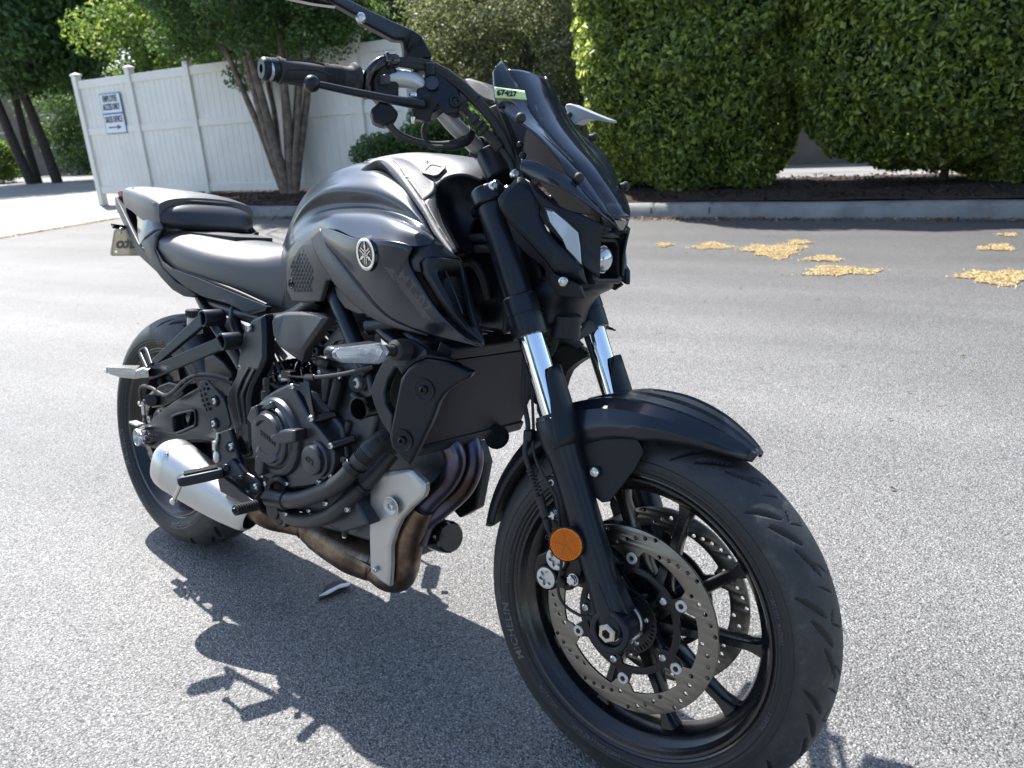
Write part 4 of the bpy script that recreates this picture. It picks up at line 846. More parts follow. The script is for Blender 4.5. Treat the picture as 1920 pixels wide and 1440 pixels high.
# top yoke
ym = MB()
for sg in (-1, 1): ym.lathe([(.684, .0245), (.686, .0285), (.707, .0285), (.712, .026), (.714, .018), (.716, .010), (.716, .0001)], FA(0, sg*.094), AX, 40)
arm = [FA(.700, -.105, -.018), FA(.700, -.085, -.052), FA(.700, 0, -.072), FA(.700, .085, -.052), FA(.700, .105, -.018), FA(.700, .10, .018), FA(.700, .05, -.004), FA(.700, -.05, -.004), FA(.700, -.10, .018)]
ym.slab(arm, -AX*.014)
build('top_yoke', ym, M['forkblack'], bike, True, bevel=.002, tri=True, sharp=30)
build('lower_yoke', MB().slab([FA(.525, -.10, -.02), FA(.525, 0, -.07), FA(.525, .10, -.02), FA(.525, .10, .018), FA(.525, 0, .0), FA(.525, -.10, .018)], -AX*.035), M['forkblack'], bike, True, bevel=.003, tri=True)
for sg in (-1, 1):
    bolt(S(922, 349, -.094)*V(1, -sg, 1) if False else FA(.706, sg*.094, .020)+AX*.004, .0075, bike, True, axis=FW+AX*.3+V(0, sg*.5, 0), h=.006)
    bolt(FA(.702, sg*.072, .024), .0075, bike, True, axis=FW+AX*.9+V(0, sg*.2, 0), h=.006)
bolt(S(925, 350, -.107), .0085, bike, True, axis=V(.75, -.55, .35), h=.006); bolt(S(966, 327, -.082), .0085, bike, True, axis=V(.75, -.55, .35), h=.006)
build('steering_head', MB().cyl(SP0+AX*.50, SP0+AX*.70, .030, n=32), M['frame'], bike, True)
# front brake calipers
for sg in (-1, 1):
    c1, c2 = S(1043, 1048, -.108), S(1025, 1083, -.108); cm = MB()
    fl = V(1, -sg, 1)
    for c_ in (c1, c2):
        c_ = c_*fl if sg > 0 else c_
        cm.lathe([(-.055, .021), (-.004, .0215), (.0, .020), (.002, .0185), (.002, .0172)], c_, V(0, sg, 0), 32)
    out = [S(*p, -.100) for p in ((1003, 1062), (1008, 1040), (1028, 1030), (1046, 1024), (1070, 1028), (1088, 1046), (1092, 1068), (1084, 1094), (1072, 1106), (1060, 1108), (1052, 1098), (1036, 1104), (1018, 1104), (1004, 1090))]
    if sg > 0: out = [p*fl for p in out]
    cm.slab(out, V(0, -sg*.05, 0), .003, .003)
    cal = build('brake_caliper', cm, M['blackpart'], bike, True, bevel=.0015, tri=True, sharp=30)
    for c_ in (c1, c2):
        c_ = c_*fl if sg > 0 else c_
        star = [(.0105*(1+.28*math.cos(6*a))*math.cos(a+.3), .0105*(1+.28*math.cos(6*a))*math.sin(a+.3)) for a in np.linspace(0, 2*math.pi, 60, endpoint=False)]
        pl = place(curve_mesh([circle(.0172, 40), star], .003, .0003), c_+V(0, sg*.0015, 0), V(1, 0, 0), V(0, 0, 1), Yd); pl.cyl(c_-V(0, sg*.003, 0), c_-V(0, sg*.001, 0), .016)
        build('piston_cap', pl, M['alu_dull'], cal, True, sharp=30)
    if sg < 0:
        bolt(S(1076, 1086, -.104), .0078, cal, True, hexh=True, h=.008); bolt(S(1040, 965, -.104), .0078, bike, True, hexh=True, h=.008)
        bolt(S(1028, 1007, -.112), .005, bike, True, m='blackpart'); bolt(S(1036, 904, -.100), .007, bike, True)
bk = [(1040, 950), (1052, 955), (1062, 985), (1078, 1010), (1090, 1040), (1075, 1050), (1040, 1040), (1028, 1000), (1030, 965)]
panel('caliper_bracket', [(x, y, -.100) for x, y in bk], 'blackpart', .010, True)
bk = [(1022, 893), (1040, 893), (1050, 920), (1056, 950), (1066, 985), (1058, 992), (1044, 960), (1034, 930)]
panel('hose_bracket', [(x, y, -.104) for x, y in bk], 'plastic', .006, True, both=False)
# amber reflector
rc = S(1062, 1020, -.135); nrmv = nrm(RT+V(.28, 0, .05)); ex = nrm(np.cross(V(0, 0, 1), nrmv)); ey = np.cross(nrmv, ex)
rf = build('reflector', MB().lathe([(-.012, .010), (-.010, .0265), (-.002, .0275), (.002, .0275), (.003, .0262), (.001, .0250), (.001, .0001)], rc, nrmv, 48), M['plastic'], bike, True, sharp=30)
am = MB()
for k in range(5):     # moulded wedges with fine ribs
    a0 = R_(90+72*k+18); a1 = a0+R_(72)
    d0, d1 = ex*math.cos(a0)+ey*math.sin(a0), ex*math.cos(a1)+ey*math.sin(a1); mid = nrm(d0+d1); tn = np.cross(nrmv, mid); w = math.tan(R_(36))
    nr = 15
    for q in range(nr):
        for half in (0, 1):
            r0 = .0252*(q+half*.5)/nr; r1 = .0252*(q+half*.5+.5)/nr; h0, h1 = (.0022, .0034) if half == 0 else (.0034, .0022)
            cw = lambda r: min(r*w, math.sqrt(max(0, .0252**2-r**2)))
            am.add([rc+nrmv*h0+mid*r0-tn*cw(r0), rc+nrmv*h0+mid*r0+tn*cw(r0), rc+nrmv*h1+mid*r1+tn*cw(r1), rc+nrmv*h1+mid*r1-tn*cw(r1)], [(0, 1, 2, 3)])
build('reflector_lens', am, M['amber'], rf, True, sharp=15, weld=0)
M['amber_dark'] = mat('amber_shade', (0.42, 0.09, 0.003), .3); ad = MB()  # flat strips that put the shade of the rib valleys into colour
for k in range(5):
    a0 = R_(90+72*k+18); a1 = a0+R_(72); d0, d1 = ex*math.cos(a0)+ey*math.sin(a0), ex*math.cos(a1)+ey*math.sin(a1); mid = nrm(d0+d1); tn = np.cross(nrmv, mid)
    dd = nrm(mid+tn*(.9 if k % 2 else -.6)); dn = np.cross(nrmv, dd)
    for q in range(-9, 10):
        base = dn*q*.0028; ts = [t for t in np.linspace(-.026, .026, 60) if np.linalg.norm(base+dd*t) < .0240 and (base+dd*t)@mid > .0012 and abs((base+dd*t)@tn) < ((base+dd*t)@mid)*math.tan(R_(34))]
        if len(ts) > 2: p_, q_ = rc+nrmv*.0037+base+dd*ts[0], rc+nrmv*.0037+base+dd*ts[-1]; ad.add([p_-dn*.0006, p_+dn*.0006, q_+dn*.0006, q_-dn*.0006], [(0, 1, 2, 3)])
    ad.add([rc+nrmv*.0038+np.cross(nrmv, d0)*.0006, rc+nrmv*.0038-np.cross(nrmv, d0)*.0006, rc+nrmv*.0038+d0*.0245-np.cross(nrmv, d0)*.0006, rc+nrmv*.0038+d0*.0245+np.cross(nrmv, d0)*.0006], [(0, 1, 2, 3)])
build('rib_shade', ad, M['amber_dark'], rf, True, weld=0)
build('reflector_stay', MB().tube([rc-nrmv*.008, rc+V(.0, .03, .0)], .008, n=12), M['plastic'], bike, True)
# brake hose and sensor wire down the leg
build('brake_hose', MB().tube([S(985, 640, -.07), S(982, 740, -.085), S(990, 800, -.11), S(984, 845, -.118), S(996, 890, -.118), S(1012, 945, -.118), S(1026, 985, -.116), S(1036, 1012, -.112), S(1034, 1030, -.11)], .0042, n=12), M['rubber'], bike, True)
hm = MB()
for i in range(7): p0, p1 = S(993+i*2.6, 880+i*6.5, -.1185), S(994.4+i*2.6, 884+i*6.5, -.1185); hm.cyl(p0, p1, .0066, n=14, ch=.001)
hm.tube([S(1012, 930, -.118), S(1022, 968, -.117)], .0068, n=12)
hm.cyl(S(1024, 972, -.117), S(1029, 990, -.115), .0068, .006)
build('hose_sleeve', hm, M['rubber'], bike, True)
build('sensor_wire', MB().tube([S(992, 640, -.05), S(1000, 790, -.10), S(1000, 845, -.115), S(1018, 890, -.12), S(1036, 920, -.118), S(1044, 940, -.115), S(1050, 1000, -.112), S(1052, 1060, -.112), S(1046, 1100, -.108), S(1055, 1130, -.100), S(1080, 1150, -.098), S(1105, 1158, -.092), S(1125, 1160, -.085)], .0024, n=8), M['rubber'], bike, True)
build('sensor_wire_clip', MB().cyl(S(1046, 1085, -.110), S(1058, 1098, -.104), .007, n=12, ch=.002).cyl(S(1100, 1157, -.094), S(1125, 1161, -.088), .0055, n=12, ch=.001), M['rubber'], bike, True)
hm = MB().box(S(993, 816, -.112), (.016, .016, .018)); build('hose_clip', hm, M['plastic'], bike, True, bevel=.003)

# ---------------------------------------------------------------- front mudguard
def fend(ang, y_, R):  return V(FC[0]+R*math.cos(R_(ang)), y_, FC[1]+R*math.sin(R_(ang)))
rows = []
secs = [(62, .315, .010, .000), (64, .318, .030, .004), (70, .325, .045, .012), (78, .331, .056, .020), (88, .336, .064, .028), (98, .340, .070, .036), (110, .340, .073, .040), (122, .336, .072, .040), (134, .333, .070, .036)]
# front half: angles are measured from +x (forward); tip at about 62 degrees
tip = S(1425, 852, 0.0); a_tip = math.degrees(math.atan2(tip[2]-FC[1], tip[0]-FC[0])); r_tip = math.hypot(tip[2]-FC[1], tip[0]-FC[0])
def fsec(t):     # t 0 = tip .. 1 = at the fork crown
    a = a_tip+(112-a_tip)*t; R = r_tip+(.342-r_tip)*min(1, t*1.3); w = .016+.070*min(1, t*1.9)**.75; return a, R, w
g = []
for i in range(25):
    t = i/24; a, R, w = fsec(t); row = []
    drop = .004+.050*min(1, t*1.15)**.8
    for u_, rr, ww in ((0, .004, 0), (.10, .0045, .14), (.16, .000, .24), (.24, -.0035, .36), (.34, .003, .52), (.45, .0035, .70), (.62, -.006, .90), (.78, -.022, 1.0), (1.0, None, 1.02)):
        if rr is None: r_ = R-.006-drop
        else: r_ = R+rr*min(1, t*3+.15)-(0.0 if u_ < .6 else 0)*drop
        if u_ == .62: r_ = R-.004-drop*.12
        if u_ == .78: r_ = R-.006-drop*.48
        row.append(fend(a, -w*ww, r_))
    g.append(row)
g = np.array(g); full = np.concatenate([g[:, ::-1], (g*V(1, -1, 1))[:, 1:]], 1)
fg = build('front_mudguard', MB().grid(full), M['satin'], bike, True, solid=.003, sharp=22, sub=0)
fg.name = 'front_mudguard'
# rear half behind the fork
g = []
for i in range(16):
    t = i/15; a = 112+(172-112)*t; R = .340-.012*t; w = .070-.022*t; g.append([fend(a-6*abs(k)**2*t, w*k, R-.034*abs(k)**3) for k in np.linspace(-1, 1, 15)])
build('mudguard_tail', MB().grid(g), M['plastic'], bike, True, solid=.003, sharp=40)
# side brackets down to the fork leg
sb = [(1097, 800, -.083), (1088, 815, -.084), (1085, 828, -.084), (1093, 866, -.084), (1103, 905, -.085), (1112, 930, -.084), (1128, 943, -.082), (1143, 941, -.080), (1158, 922, -.078), (1190, 880, -.077), (1206, 850, -.076), (1204, 842, -.079), (1190, 815, -.080), (1150, 800, -.082)]
sbp = panel('mudguard_side', sb, 'plastic', .004, True)
bolt(S(1115, 885, -.088), .0085, bike, True, axis=RT+FW*.2, h=.006)
# ---------------------------------------------------------------- fuel tank
def rowQ(pts): return [Q(*p) for p in pts]
cz = [(.455, .835), (.50, .895), (.565, .953), (.66, .993), (.76, 1.008), (.86, 1.012), (.95, 1.006), (.985, .955)]
row0 = [V(x, 0, z-(.020 if x > .8 else .003)) for x, z in cz]
row05 = [V(x, -w, z-(.022 if x > .8 else .003)) for (x, z), w in zip([(.458, .832), (.503, .888), (.567, .945), (.66, .984), (.765, 1.0), (.868, 1.003), (.955, .997), (.985, .940)], [.030, .035, .045, .055, .062, .066, .07, .07])]
row1 = [p+V(0, .002, -.001) for p in rowQ([(529, 470, -.065), (540, 425, -.075), (566, 378, -.09), (614, 345, -.098), (690, 322, -.104), (752, 350, -.128), (790, 398, -.144), (812, 436, -.153)])]
rowS = rowQ([(528, 475, -.078), (541, 436, -.094), (569, 386, -.113), (615, 357, -.124), (690, 358, -.138), (750, 380, -.151), (789, 411, -.158), (812, 441, -.161)])
row2 = rowQ([(528, 480, -.085), (541, 448, -.10), (573, 406, -.110), (622, 389, -.116), (690, 386, -.128), (742, 399, -.150), (786, 421, -.166), (813, 444, -.169)])
row3 = rowQ([(527, 492, -.10), (542, 465, -.120), (582, 428, -.138), (618, 405, -.158), (685, 404, -.176), (738, 414, -.194), (785, 434, -.200), (813, 450, -.195)])
row4 = rowQ([(527, 505, -.105), (543, 488, -.125), (590, 452, -.150), (622, 428, -.178), (668, 446, -.208), (722, 449, -.222), (772, 461, -.216), (808, 458, -.200)])
row5 = rowQ([(527, 530, -.105), (547, 525, -.122), (592, 500, -.135), (628, 470, -.150), (672, 485, -.165), (722, 490, -.170), (772, 485, -.172), (800, 475, -.168)])
g = net([row0, row05, row1, rowS, row2, row3, row4, row5], 8, 6, crease=(2, 6))
full = np.concatenate([g[::-1], (g*V(1, -1, 1))[1:]], 0)
tank = build('fuel_tank', MB().grid(full), M['satin'], bike, sharp=50)
# lower wing of the tank (shroud) with its long point
top = rowQ([(604, 431, -.168), (622, 431, -.180), (668, 447, -.209), (722, 450, -.2225), (771, 462, -.2165), (766, 490, -.2125), (788, 531, -.206), (826, 588, -.200), (878, 637, -.192), (905, 648, -.188)])
mid = rowQ([(604, 432, -.170), (616, 446, -.180), (652, 475, -.203), (694, 500, -.212), (728, 515, -.211), (742, 540, -.207), (770, 570, -.201), (815, 606, -.197), (872, 636, -.190), (905, 649, -.188)])
bot = rowQ([(604, 433, -.168), (612, 455, -.174), (637, 486, -.182), (662, 520, -.187), (686, 551, -.188), (712, 580, -.187), (744, 603, -.187), (800, 625, -.187), (868, 641, -.187), (904, 650, -.187)])
g = net([top, mid, bot], 7, 6)
wing = mirror_part('tank_wing', MB().grid(g), 'satin', solid=.004, sharp=50)
# flat graphic stripe and lettering on the wing
sp = MB(); P = [Q(*p) for p in ((723, 496, -.2085), (741, 501, -.2085), (803, 597, -.2005), (786, 601, -.2005))]
# grey accent strip under the wing and the textured knee pad
top = rowQ([(602, 429, -.164), (614, 458, -.172), (637, 488, -.180), (662, 521, -.185), (686, 552, -.186), (712, 581, -.185), (744, 604, -.185), (802, 626, -.186)])
mid = rowQ([(592, 436, -.163), (604, 470, -.172), (625, 500, -.180), (650, 533, -.184), (678, 563, -.184), (705, 588, -.183), (740, 608, -.183), (802, 627, -.185)])
bot = rowQ([(584, 444, -.158), (594, 476, -.166), (612, 508, -.172), (640, 546, -.174), (668, 573, -.174), (700, 596, -.176), (738, 612, -.178), (802, 628, -.184)])
mirror_part('accent_strip', MB().grid(net([top, mid, bot], 6, 4)), 'cover_grey', solid=.004, sharp=60)
M['knee'] = mat('knee_pad_black', (0.030, 0.031, 0.033), 0.48, bump=.1, bscale=900)
pad = [(600, 429, -.161), (565, 460, -.150), (553, 478, -.144), (542, 500, -.139), (538, 522, -.137), (539, 543, -.137), (549, 566, -.142), (575, 567, -.149), (601, 565, -.156), (607, 545, -.160), (612, 527, -.163), (622, 524, -.167), (600, 485, -.167), (597, 455, -.165)]
kp = panel('knee_pad', pad, 'knee', .008, inset=.002, lift=.002)
tm = MB()
for i in range(9):
    for j in range(11):
        px, py = 549+i*6.0+(j % 2)*3.0, 470+j*7.4
        lx = 542+abs(py-520)*.35 if py > 500 else 542+(500-py)*.75
        if px > lx+3 and px < 590-(max(0, py-470))*.09+3:
            c = Q(px, py, -.1395-(px-540)*.00031)+RT*.0035; a = .0042
            tm.add([c+V(-a, 0, 0), c+V(0, 0, a*1.2), c+V(a, 0, 0), c+V(0, 0, -a*1.2), c+RT*.0018], [(0, 1, 4), (1, 2, 4), (2, 3, 4), (3, 0, 4)])
mirror_part('pad_texture', tm, 'knee', parent=kp, sharp=10, weld=0)
bolt(Q(547, 532, -.1445), .0055, kp, m='blackpart')
build('bolt_recess', MB().lathe([(0, .0075), (.0015, .0085), (.0016, .0095), (0, .010)], Q(547, 532, -.1435), RT, 24), M['dark'], kp)
panel('side_fin', [(628, 537, -.150), (640, 541, -.158), (668, 563, -.165), (694, 581, -.168), (690, 588, -.168), (672, 589, -.162), (648, 578, -.152), (634, 558, -.148)], 'knee', .006, inset=.002, lift=.002)
# grained centre cover with the hollow near the steering head
eo = [Q(664, 320, -.092)+V(0, .006, -.010)]+rowQ([ (690, 312, -.095), (716, 306, -.093), (760, 355, -.130), (794, 401, -.147), (816, 440, -.160), (851, 479, -.170)])
ec = [Q(664, 318, -.088)+V(0, .006, -.010)]+rowQ([ (694, 306, -.088), (734, 299, -.085), (762, 334, -.117), (795, 380, -.135), (823, 426, -.149), (854, 473, -.161)])
sT = [[Q(664, 318, -.088)+V(0, .006, -.010), Q(672, 312, -.068)+V(0, 0, -.012), V(.685, -.03, .979), V(.685, 0, .983)], [Q(694, 306, -.088), Q(704, 303, -.068), V(.745, -.03, 1.004), V(.75, 0, 1.008)],
      [Q(734, 299, -.085), Q(750, 299, -.068), V(.81, -.032, 1.013), V(.815, 0, 1.015)], [Q(762, 334, -.117), Q(788, 321, -.086), V(.875, -.045, 1.012), V(.885, 0, 1.017)],
      [Q(795, 380, -.135), Q(816, 352, -.102), V(.925, -.052, 1.006), V(.93, 0, 1.014)]]
sD = [[Q(795, 380, -.135), Q(823, 426, -.149), Q(854, 473, -.161)], [Q(816, 352, -.102), Q(824, 408, -.128), Q(857, 472, -.156)]]
sF = [[Q(816, 352, -.102), V(.925, -.052, 1.006), V(.93, 0, 1.014)], [Q(838, 333, -.086), V(.975, -.042, 1.001), V(.98, 0, 1.008)], [Q(868, 327, -.071), V(1.025, -.034, .989), V(1.03, 0, .996)], [Q(903, 338, -.052), V(1.062, -.025, .970), V(1.07, 0, .975)]]
hb0 = [Q(857, 472, -.156), Q(824, 408, -.128), Q(816, 352, -.102), Q(838, 333, -.086), Q(868, 327, -.071), Q(903, 338, -.052)]
hb1 = [Q(860, 473, -.128), Q(838, 420, -.108), Q(832, 372, -.086), Q(850, 352, -.070), Q(876, 345, -.058), Q(908, 348, -.045)]
hb2 = [Q(870, 474, -.095), Q(856, 440, -.078), Q(852, 400, -.062), Q(868, 380, -.052), Q(890, 370, -.045), Q(915, 365, -.038)]
hb3 = [Q(890, 474, -.070), Q(884, 450, -.055), Q(890, 420, -.042), Q(900, 402, -.038), Q(912, 390, -.034), Q(925, 380, -.03)]
cm_ = MB()
for gg in (net([eo, [(p+q)/2+nrm(V(0, -.8, .5))*.002 for p, q in zip(eo, ec)], ec], 6, 3), net(sT, 8, 8), net(sD, 8, 6), net(sF, 8, 6)): cm_.grid(gg); 
cm_.grid([eo_ for eo_ in net([eo, [p+V(0, .014, -.020) for p in eo]], 6, 2)]); cm_.merge(cm_.mir())
cover = build('tank_centre_cover', cm_, M['cover_grey'], bike, sharp=60, weld=.0006); md = cover.modifiers.new('solid', 'SOLIDIFY'); md.thickness = .002; md.offset = 0
mirror_part('steering_hollow', MB().grid(net([hb0, hb1, hb2, hb3], 6, 6)), 'plastic', solid=.003, sharp=80)
# recessed catch in the cover
rc_ = Q(822, 322, -.060)
from mathutils.bvhtree import BVHTree
_h = BVHTree.FromPolygons([v.co[:] for v in cover.data.vertices], [p.vertices[:] for p in cover.data.polygons]).ray_cast(Vector(_o), Vector(_ray(815, 323)))
RC_ = V(*_h[0]); RN = nrm(V(*_h[1])); RN = RN if RN[2] > 0 else -RN; RX_ = nrm(np.cross(V(0, -1, 0), RN)); RY_ = np.cross(RN, RX_)
um = place(curve_mesh([[(x*1.12, y*1.12) for x, y in ((-.019, -.008), (-.015, -.013), (.015, -.013), (.019, -.008), (.019, .008), (.013, .013), (-.013, .013), (-.019, .008))], [(-.014, -.006), (-.011, -.0095), (.011, -.0095), (.014, -.006), (.014, .006), (.010, .0095), (-.010, .0095), (-.014, .006)]], .004, .0008), RC_+RN*.0052, RX_, RY_, RN)
build('cover_recess', um, M['cover_grey'], bike, sharp=30)
build('recess_shade', MB().box(RC_+RN*.0050, (.033, .023, .002), np.array([RX_, RY_, RN])), M['dark'], bike)  # raised dark plate; its colour stands in for shade inside the recess
build('fuel_cap', MB().lathe([(0, .030), (.006, .030), (.008, .027), (.008, .0001)], V(.74, 0, 1.000), V(-.15, 0, 1), 40), M['gloss'], bike, sharp=30)
# air scoop at the front of the wing
o_ = [(787, 491, -.206), (796, 482, -.205), (812, 479, -.198), (862, 483, -.163), (870, 496, -.160), (880, 540, -.163), (891, 582, -.167), (905, 628, -.174), (908, 640, -.176), (901, 645, -.180), (878, 628, -.187), (848, 596, -.194), (822, 560, -.200), (803, 530, -.203), (790, 508, -.205)]
i_ = [(820, 511, -.196), (824, 502, -.194), (834, 498, -.189), (858, 497, -.170), (862, 504, -.168), (867, 540, -.170), (875, 578, -.174), (884, 610, -.179), (885, 614, -.180), (882, 613, -.182), (871, 600, -.187), (853, 577, -.190), (838, 551, -.194), (829, 533, -.195), (822, 519, -.196)]
po, pi_ = poly(o_), poly(i_); n_ = pdir(po); mb = MB(); k = len(po)
lift = [p+n_*.006 for p in [po[j]+(pi_[j]-po[j])*.45 for j in range(k)]]
back = [pi_[j]-n_*.030+(sum(pi_)/k-pi_[j])*.22 for j in range(k)]
outb = [p-n_*.035 for p in po]
mb.add(outb+po+lift+pi_+back, [(a*k+j, a*k+(j+1) % k, (a+1)*k+(j+1) % k, (a+1)*k+j) for a in range(4) for j in range(k)])
sc_ = mirror_part('air_scoop', mb, 'plastic', sharp=55)
mirror_part('scoop_back', MB().slab(back, -n_*.004), 'dark', parent=sc_, tri=True)
sm = MB()
for t in (.30, .44, .58):
    a = pi_[0]+(pi_[9]-pi_[0])*t; b = pi_[5]+(pi_[7]-pi_[5])*(t-.1); sm.tube([a-n_*.012, b-n_*.016], .0016, n=6, sub=1)
sm.tube([pi_[1]-n_*.006+(pi_[4]-pi_[1])*.25, Q(852, 545, -.190)-n_*.006, Q(868, 588, -.186)-n_*.006], .0018, n=6)
mirror_part('scoop_slats', sm, 'plastic', parent=sc_)
# emblem
from mathutils.bvhtree import BVHTree
_bv = [BVHTree.FromPolygons([v.co[:] for v in o.data.vertices], [p.vertices[:] for p in o.data.polygons]) for o in (wing, tank)]
def hit(x, z):
    c_ = [b.ray_cast(Vector((x, -.4, z)), Vector((0, 1, 0)))[0] for b in _bv]; c_ = [p.y for p in c_ if p is not None]
    return min(c_) if c_ else -.2
lc = Q(694, 476, -.212); k_ = [(math.cos(a), math.sin(a)) for a in np.linspace(0, 2*math.pi, 16, endpoint=False)]
ys = np.array([hit(lc[0]+.026*a, lc[2]+.026*b) for a, b in k_]); A3 = np.column_stack([[a*.026 for a, b in k_], [b*.026 for a, b in k_], np.ones(16)]); sol = np.linalg.lstsq(A3, ys, rcond=None)[0]
ln = nrm(V(sol[0], -1, sol[1])); lc = V(lc[0], sol[2], lc[2])+ln*(max(0, float((A3@sol-ys).max()))+.005); ex = nrm(np.cross(V(0, 0, 1), ln)); ey = np.cross(ln, ex); er = .0262
for sg in (1, -1):
    fl = V(1, sg, 1); c_, n2, e1, e2 = lc*fl, ln*fl, ex*fl*sg, ey*fl
    em = build('emblem', MB().lathe([(-.016, er+.004), (-.003, er+.0015), (0, er+.0005), (.0, .0001)], c_, n2, 56), M['gloss'], bike, sharp=30)
    ring = place(curve_mesh([circle(er, 72), circle(er*.80, 72)], .0016, .0003), c_+n2*.0008, e1, e2, n2); em_m = ring
    for k in range(3):     # three crossed tuning forks
        a = R_(90+120*k); d = e1*math.cos(a)+e2*math.sin(a); w = np.cross(n2, d)
        def seg(p, q, hw): return place(curve_mesh([[(p[0]-hw, p[1]), (p[0]+hw, p[1]), (q[0]+hw*.8, q[1]), (q[0]-hw*.8, q[1])]], .0016), c_+n2*.0009, w, d, n2)
        for s2 in (-1, 1): em_m.merge(seg((s2*.0023, -er*.62), (s2*.0023, er*.10), .00085))
        em_m.merge(place(curve_mesh([circle(.0031, 20, (0, er*.20)), circle(.0014, 14, (0, er*.20))], .0016), c_+n2*.0009, w, d, n2))
        em_m.merge(place(curve_mesh([[(-.0011, er*.28), (.0011, er*.28), (.0026, er*.50), (.0011, er*.60), (.0006, er*.82), (-.0006, er*.82), (-.0011, er*.60), (-.0026, er*.50)]], .0016), c_+n2*.0009, w, d, n2))
    build('emblem_marks', em_m, M['bolt'], em, sharp=30)
    a_ = Q(752, 505, -.2100)*fl; b_ = Q(806, 588, -.2020)*fl; d = nrm(b_-a_); u2 = nrm(np.cross(n2, d))*(1 if sg > 0 else 1)
    if sg > 0:
        tm = text_mesh('MT-07', .027, .0002, .0006, 1.12); pl2 = (Q(747, 503, -.21)+Q(812, 592, -.20))/2; dd = nrm(Q(812, 592, -.20)-Q(747, 503, -.21))
        build('model_lettering', snap(place(tm, pl2, dd, nrm(np.cross(n2, dd)), n2), wing, .0003), M['grey_mark'], wing, sharp=30)
        st_ = [[Q(725+(741-725)*i/3+j*(788-725)/14, 500+3*i/3+j*(602-500)/14, -.21) for i in range(4)] for j in range(15)]
        build('stripe_graphic', snap(MB().grid(st_), wing, .0001), M['grey_mark'], wing, tri=True)

# ---------------------------------------------------------------- seats and tail
def sadx(stations, nseg=14):
    "stations: (x, half width, z top, z edge, z bottom, crown power)"
    rows = []
    for x, w, zt, ze, zb in stations:
        r = []
        for k in range(nseg+1):
            a = k/nseg; y = w*math.sin(a*math.pi/2); r.append(V(x, -y, ze+(zt-ze)*max(0, math.cos(a*math.pi/2))**.75))
        r.append(V(x, -w*1.005, ze-.35*(ze-zb))); r.append(V(x, -w*.97, zb)); rows.append(r)
    return rows
def seat_mesh(st):
    g = net(sadx(st), 2, 5); g = np.array(g); full = np.concatenate([g[:, ::-1], (g*V(1, -1, 1))[:, 1:]], 1); mb = MB().grid(full)
    n = full.shape[1]; mb.f += [tuple(range(n)), tuple((full.shape[0]-1)*n+j for j in range(n))]; return mb
# rider seat: low long cushion, narrow where it meets the tank
st = [(.02, .06, .842, .83, .815), (.05, .115, .850, .822, .800), (.10, .132, .853, .815, .785), (.18, .138, .848, .800, .762), (.26, .138, .840, .785, .745), (.34, .132, .832, .775, .730), (.42, .118, .829, .768, .718), (.48, .105, .832, .765, .708), (.54, .092, .842, .770, .705), (.575, .085, .852, .775, .706)]
seat = build('rider_seat', seat_mesh(st), M['vinyl'], bike, sharp=60)
build('seat_base', MB().tube([Q(292, 470, -.128), Q(318, 500, -.133), Q(365, 516, -.137), Q(440, 545, -.128), Q(500, 572, -.116)], .004, n=8), M['dark'], seat)
# pillion seat
st = [(-.265, .035, .950, .944, .930), (-.24, .055, .957, .940, .915), (-.19, .072, .958, .932, .900), (-.12, .090, .955, .925, .890), (-.05, .108, .951, .918, .876), (.02, .122, .946, .912, .862), (.075, .128, .938, .905, .855), (.10, .126, .930, .900, .852)]
build('pillion_seat', seat_mesh(st), M['vinyl'], bike, sharp=60)
# its padded front face (dark smooth vinyl)
M['vinyl_dark'] = mat('smooth_dark_vinyl', (0.024, 0.025, 0.030), 0.42, bump=.15, bscale=900)
fc = []
cF = V(.105, 0, .882)
for i in range(9):
    r = i/8; row = []
    for k in range(48):
        a = 2*math.pi*k/48; cx, sx_ = math.cos(a), math.sin(a); e = 2.8
        q = (abs(cx)**e+abs(sx_)**e)**(-1/e); yy = .126*cx*q*r; zz = .036*sx_*q*r
        bul = .044*math.sqrt(max(0, 1-r**2.6)); row.append(cF+V(bul-.012*abs(yy/.126)**2+(-.10*zz/.036*.15), yy, zz-(.012 if yy < -.0 else .0)*0-.006*(1-r)))
    fc.append(row)
build('pillion_bolster', MB().grid(fc, closed=True), M['vinyl_dark'], bike, sharp=70)
build('seat_piping', MB().tube([V(.105-.03*abs(y/.13)**2.2, y, .921-.012*abs(y/.13)**3) for y in np.linspace(-.128, .128, 13)], .0032, n=8), M['vinyl'], bike)
build('seat_gap', MB().slab([V(.13, -.09, .848), V(.30, -.05, .842), V(.30, .05, .842), V(.13, .09, .848)], V(0, 0, -.02)), M['dark'], bike, tri=True)
# tail fairing sides
tl = [(240, 362, -.060), (249, 353, -.060), (262, 366, -.085), (282, 393, -.112), (300, 416, -.124), (306, 428, -.126), (290, 434, -.130), (274, 447, -.132), (263, 463, -.130), (259, 440, -.112), (259, 415, -.098), (255, 395, -.082)]
panel('tail_fairing', tl, 'satin', .006, inset=.004, lift=.003)
panel('tail_fairing_upper', [(239, 360, -.05), (250, 351, -.05), (262, 352, -.055), (262, 366, -.065), (250, 372, -.06)], 'satin', .03, inset=.003, lift=.002)
panel('tail_side', [(246, 351, -.060), (262, 364, -.084), (282, 391, -.110), (302, 416, -.122), (304, 430, -.125), (276, 446, -.128), (262, 442, -.115), (256, 402, -.090), (249, 375, -.070)], 'satin', .01)
build('tail_underside', MB().slab([V(-.30, -.05, .93), V(-.05, -.11, .81), V(.10, -.12, .76), V(.10, .12, .76), V(-.05, .11, .81), V(-.30, .05, .93)], V(0, 0, -.03)), M['plastic'], bike, tri=True, bevel=.004)
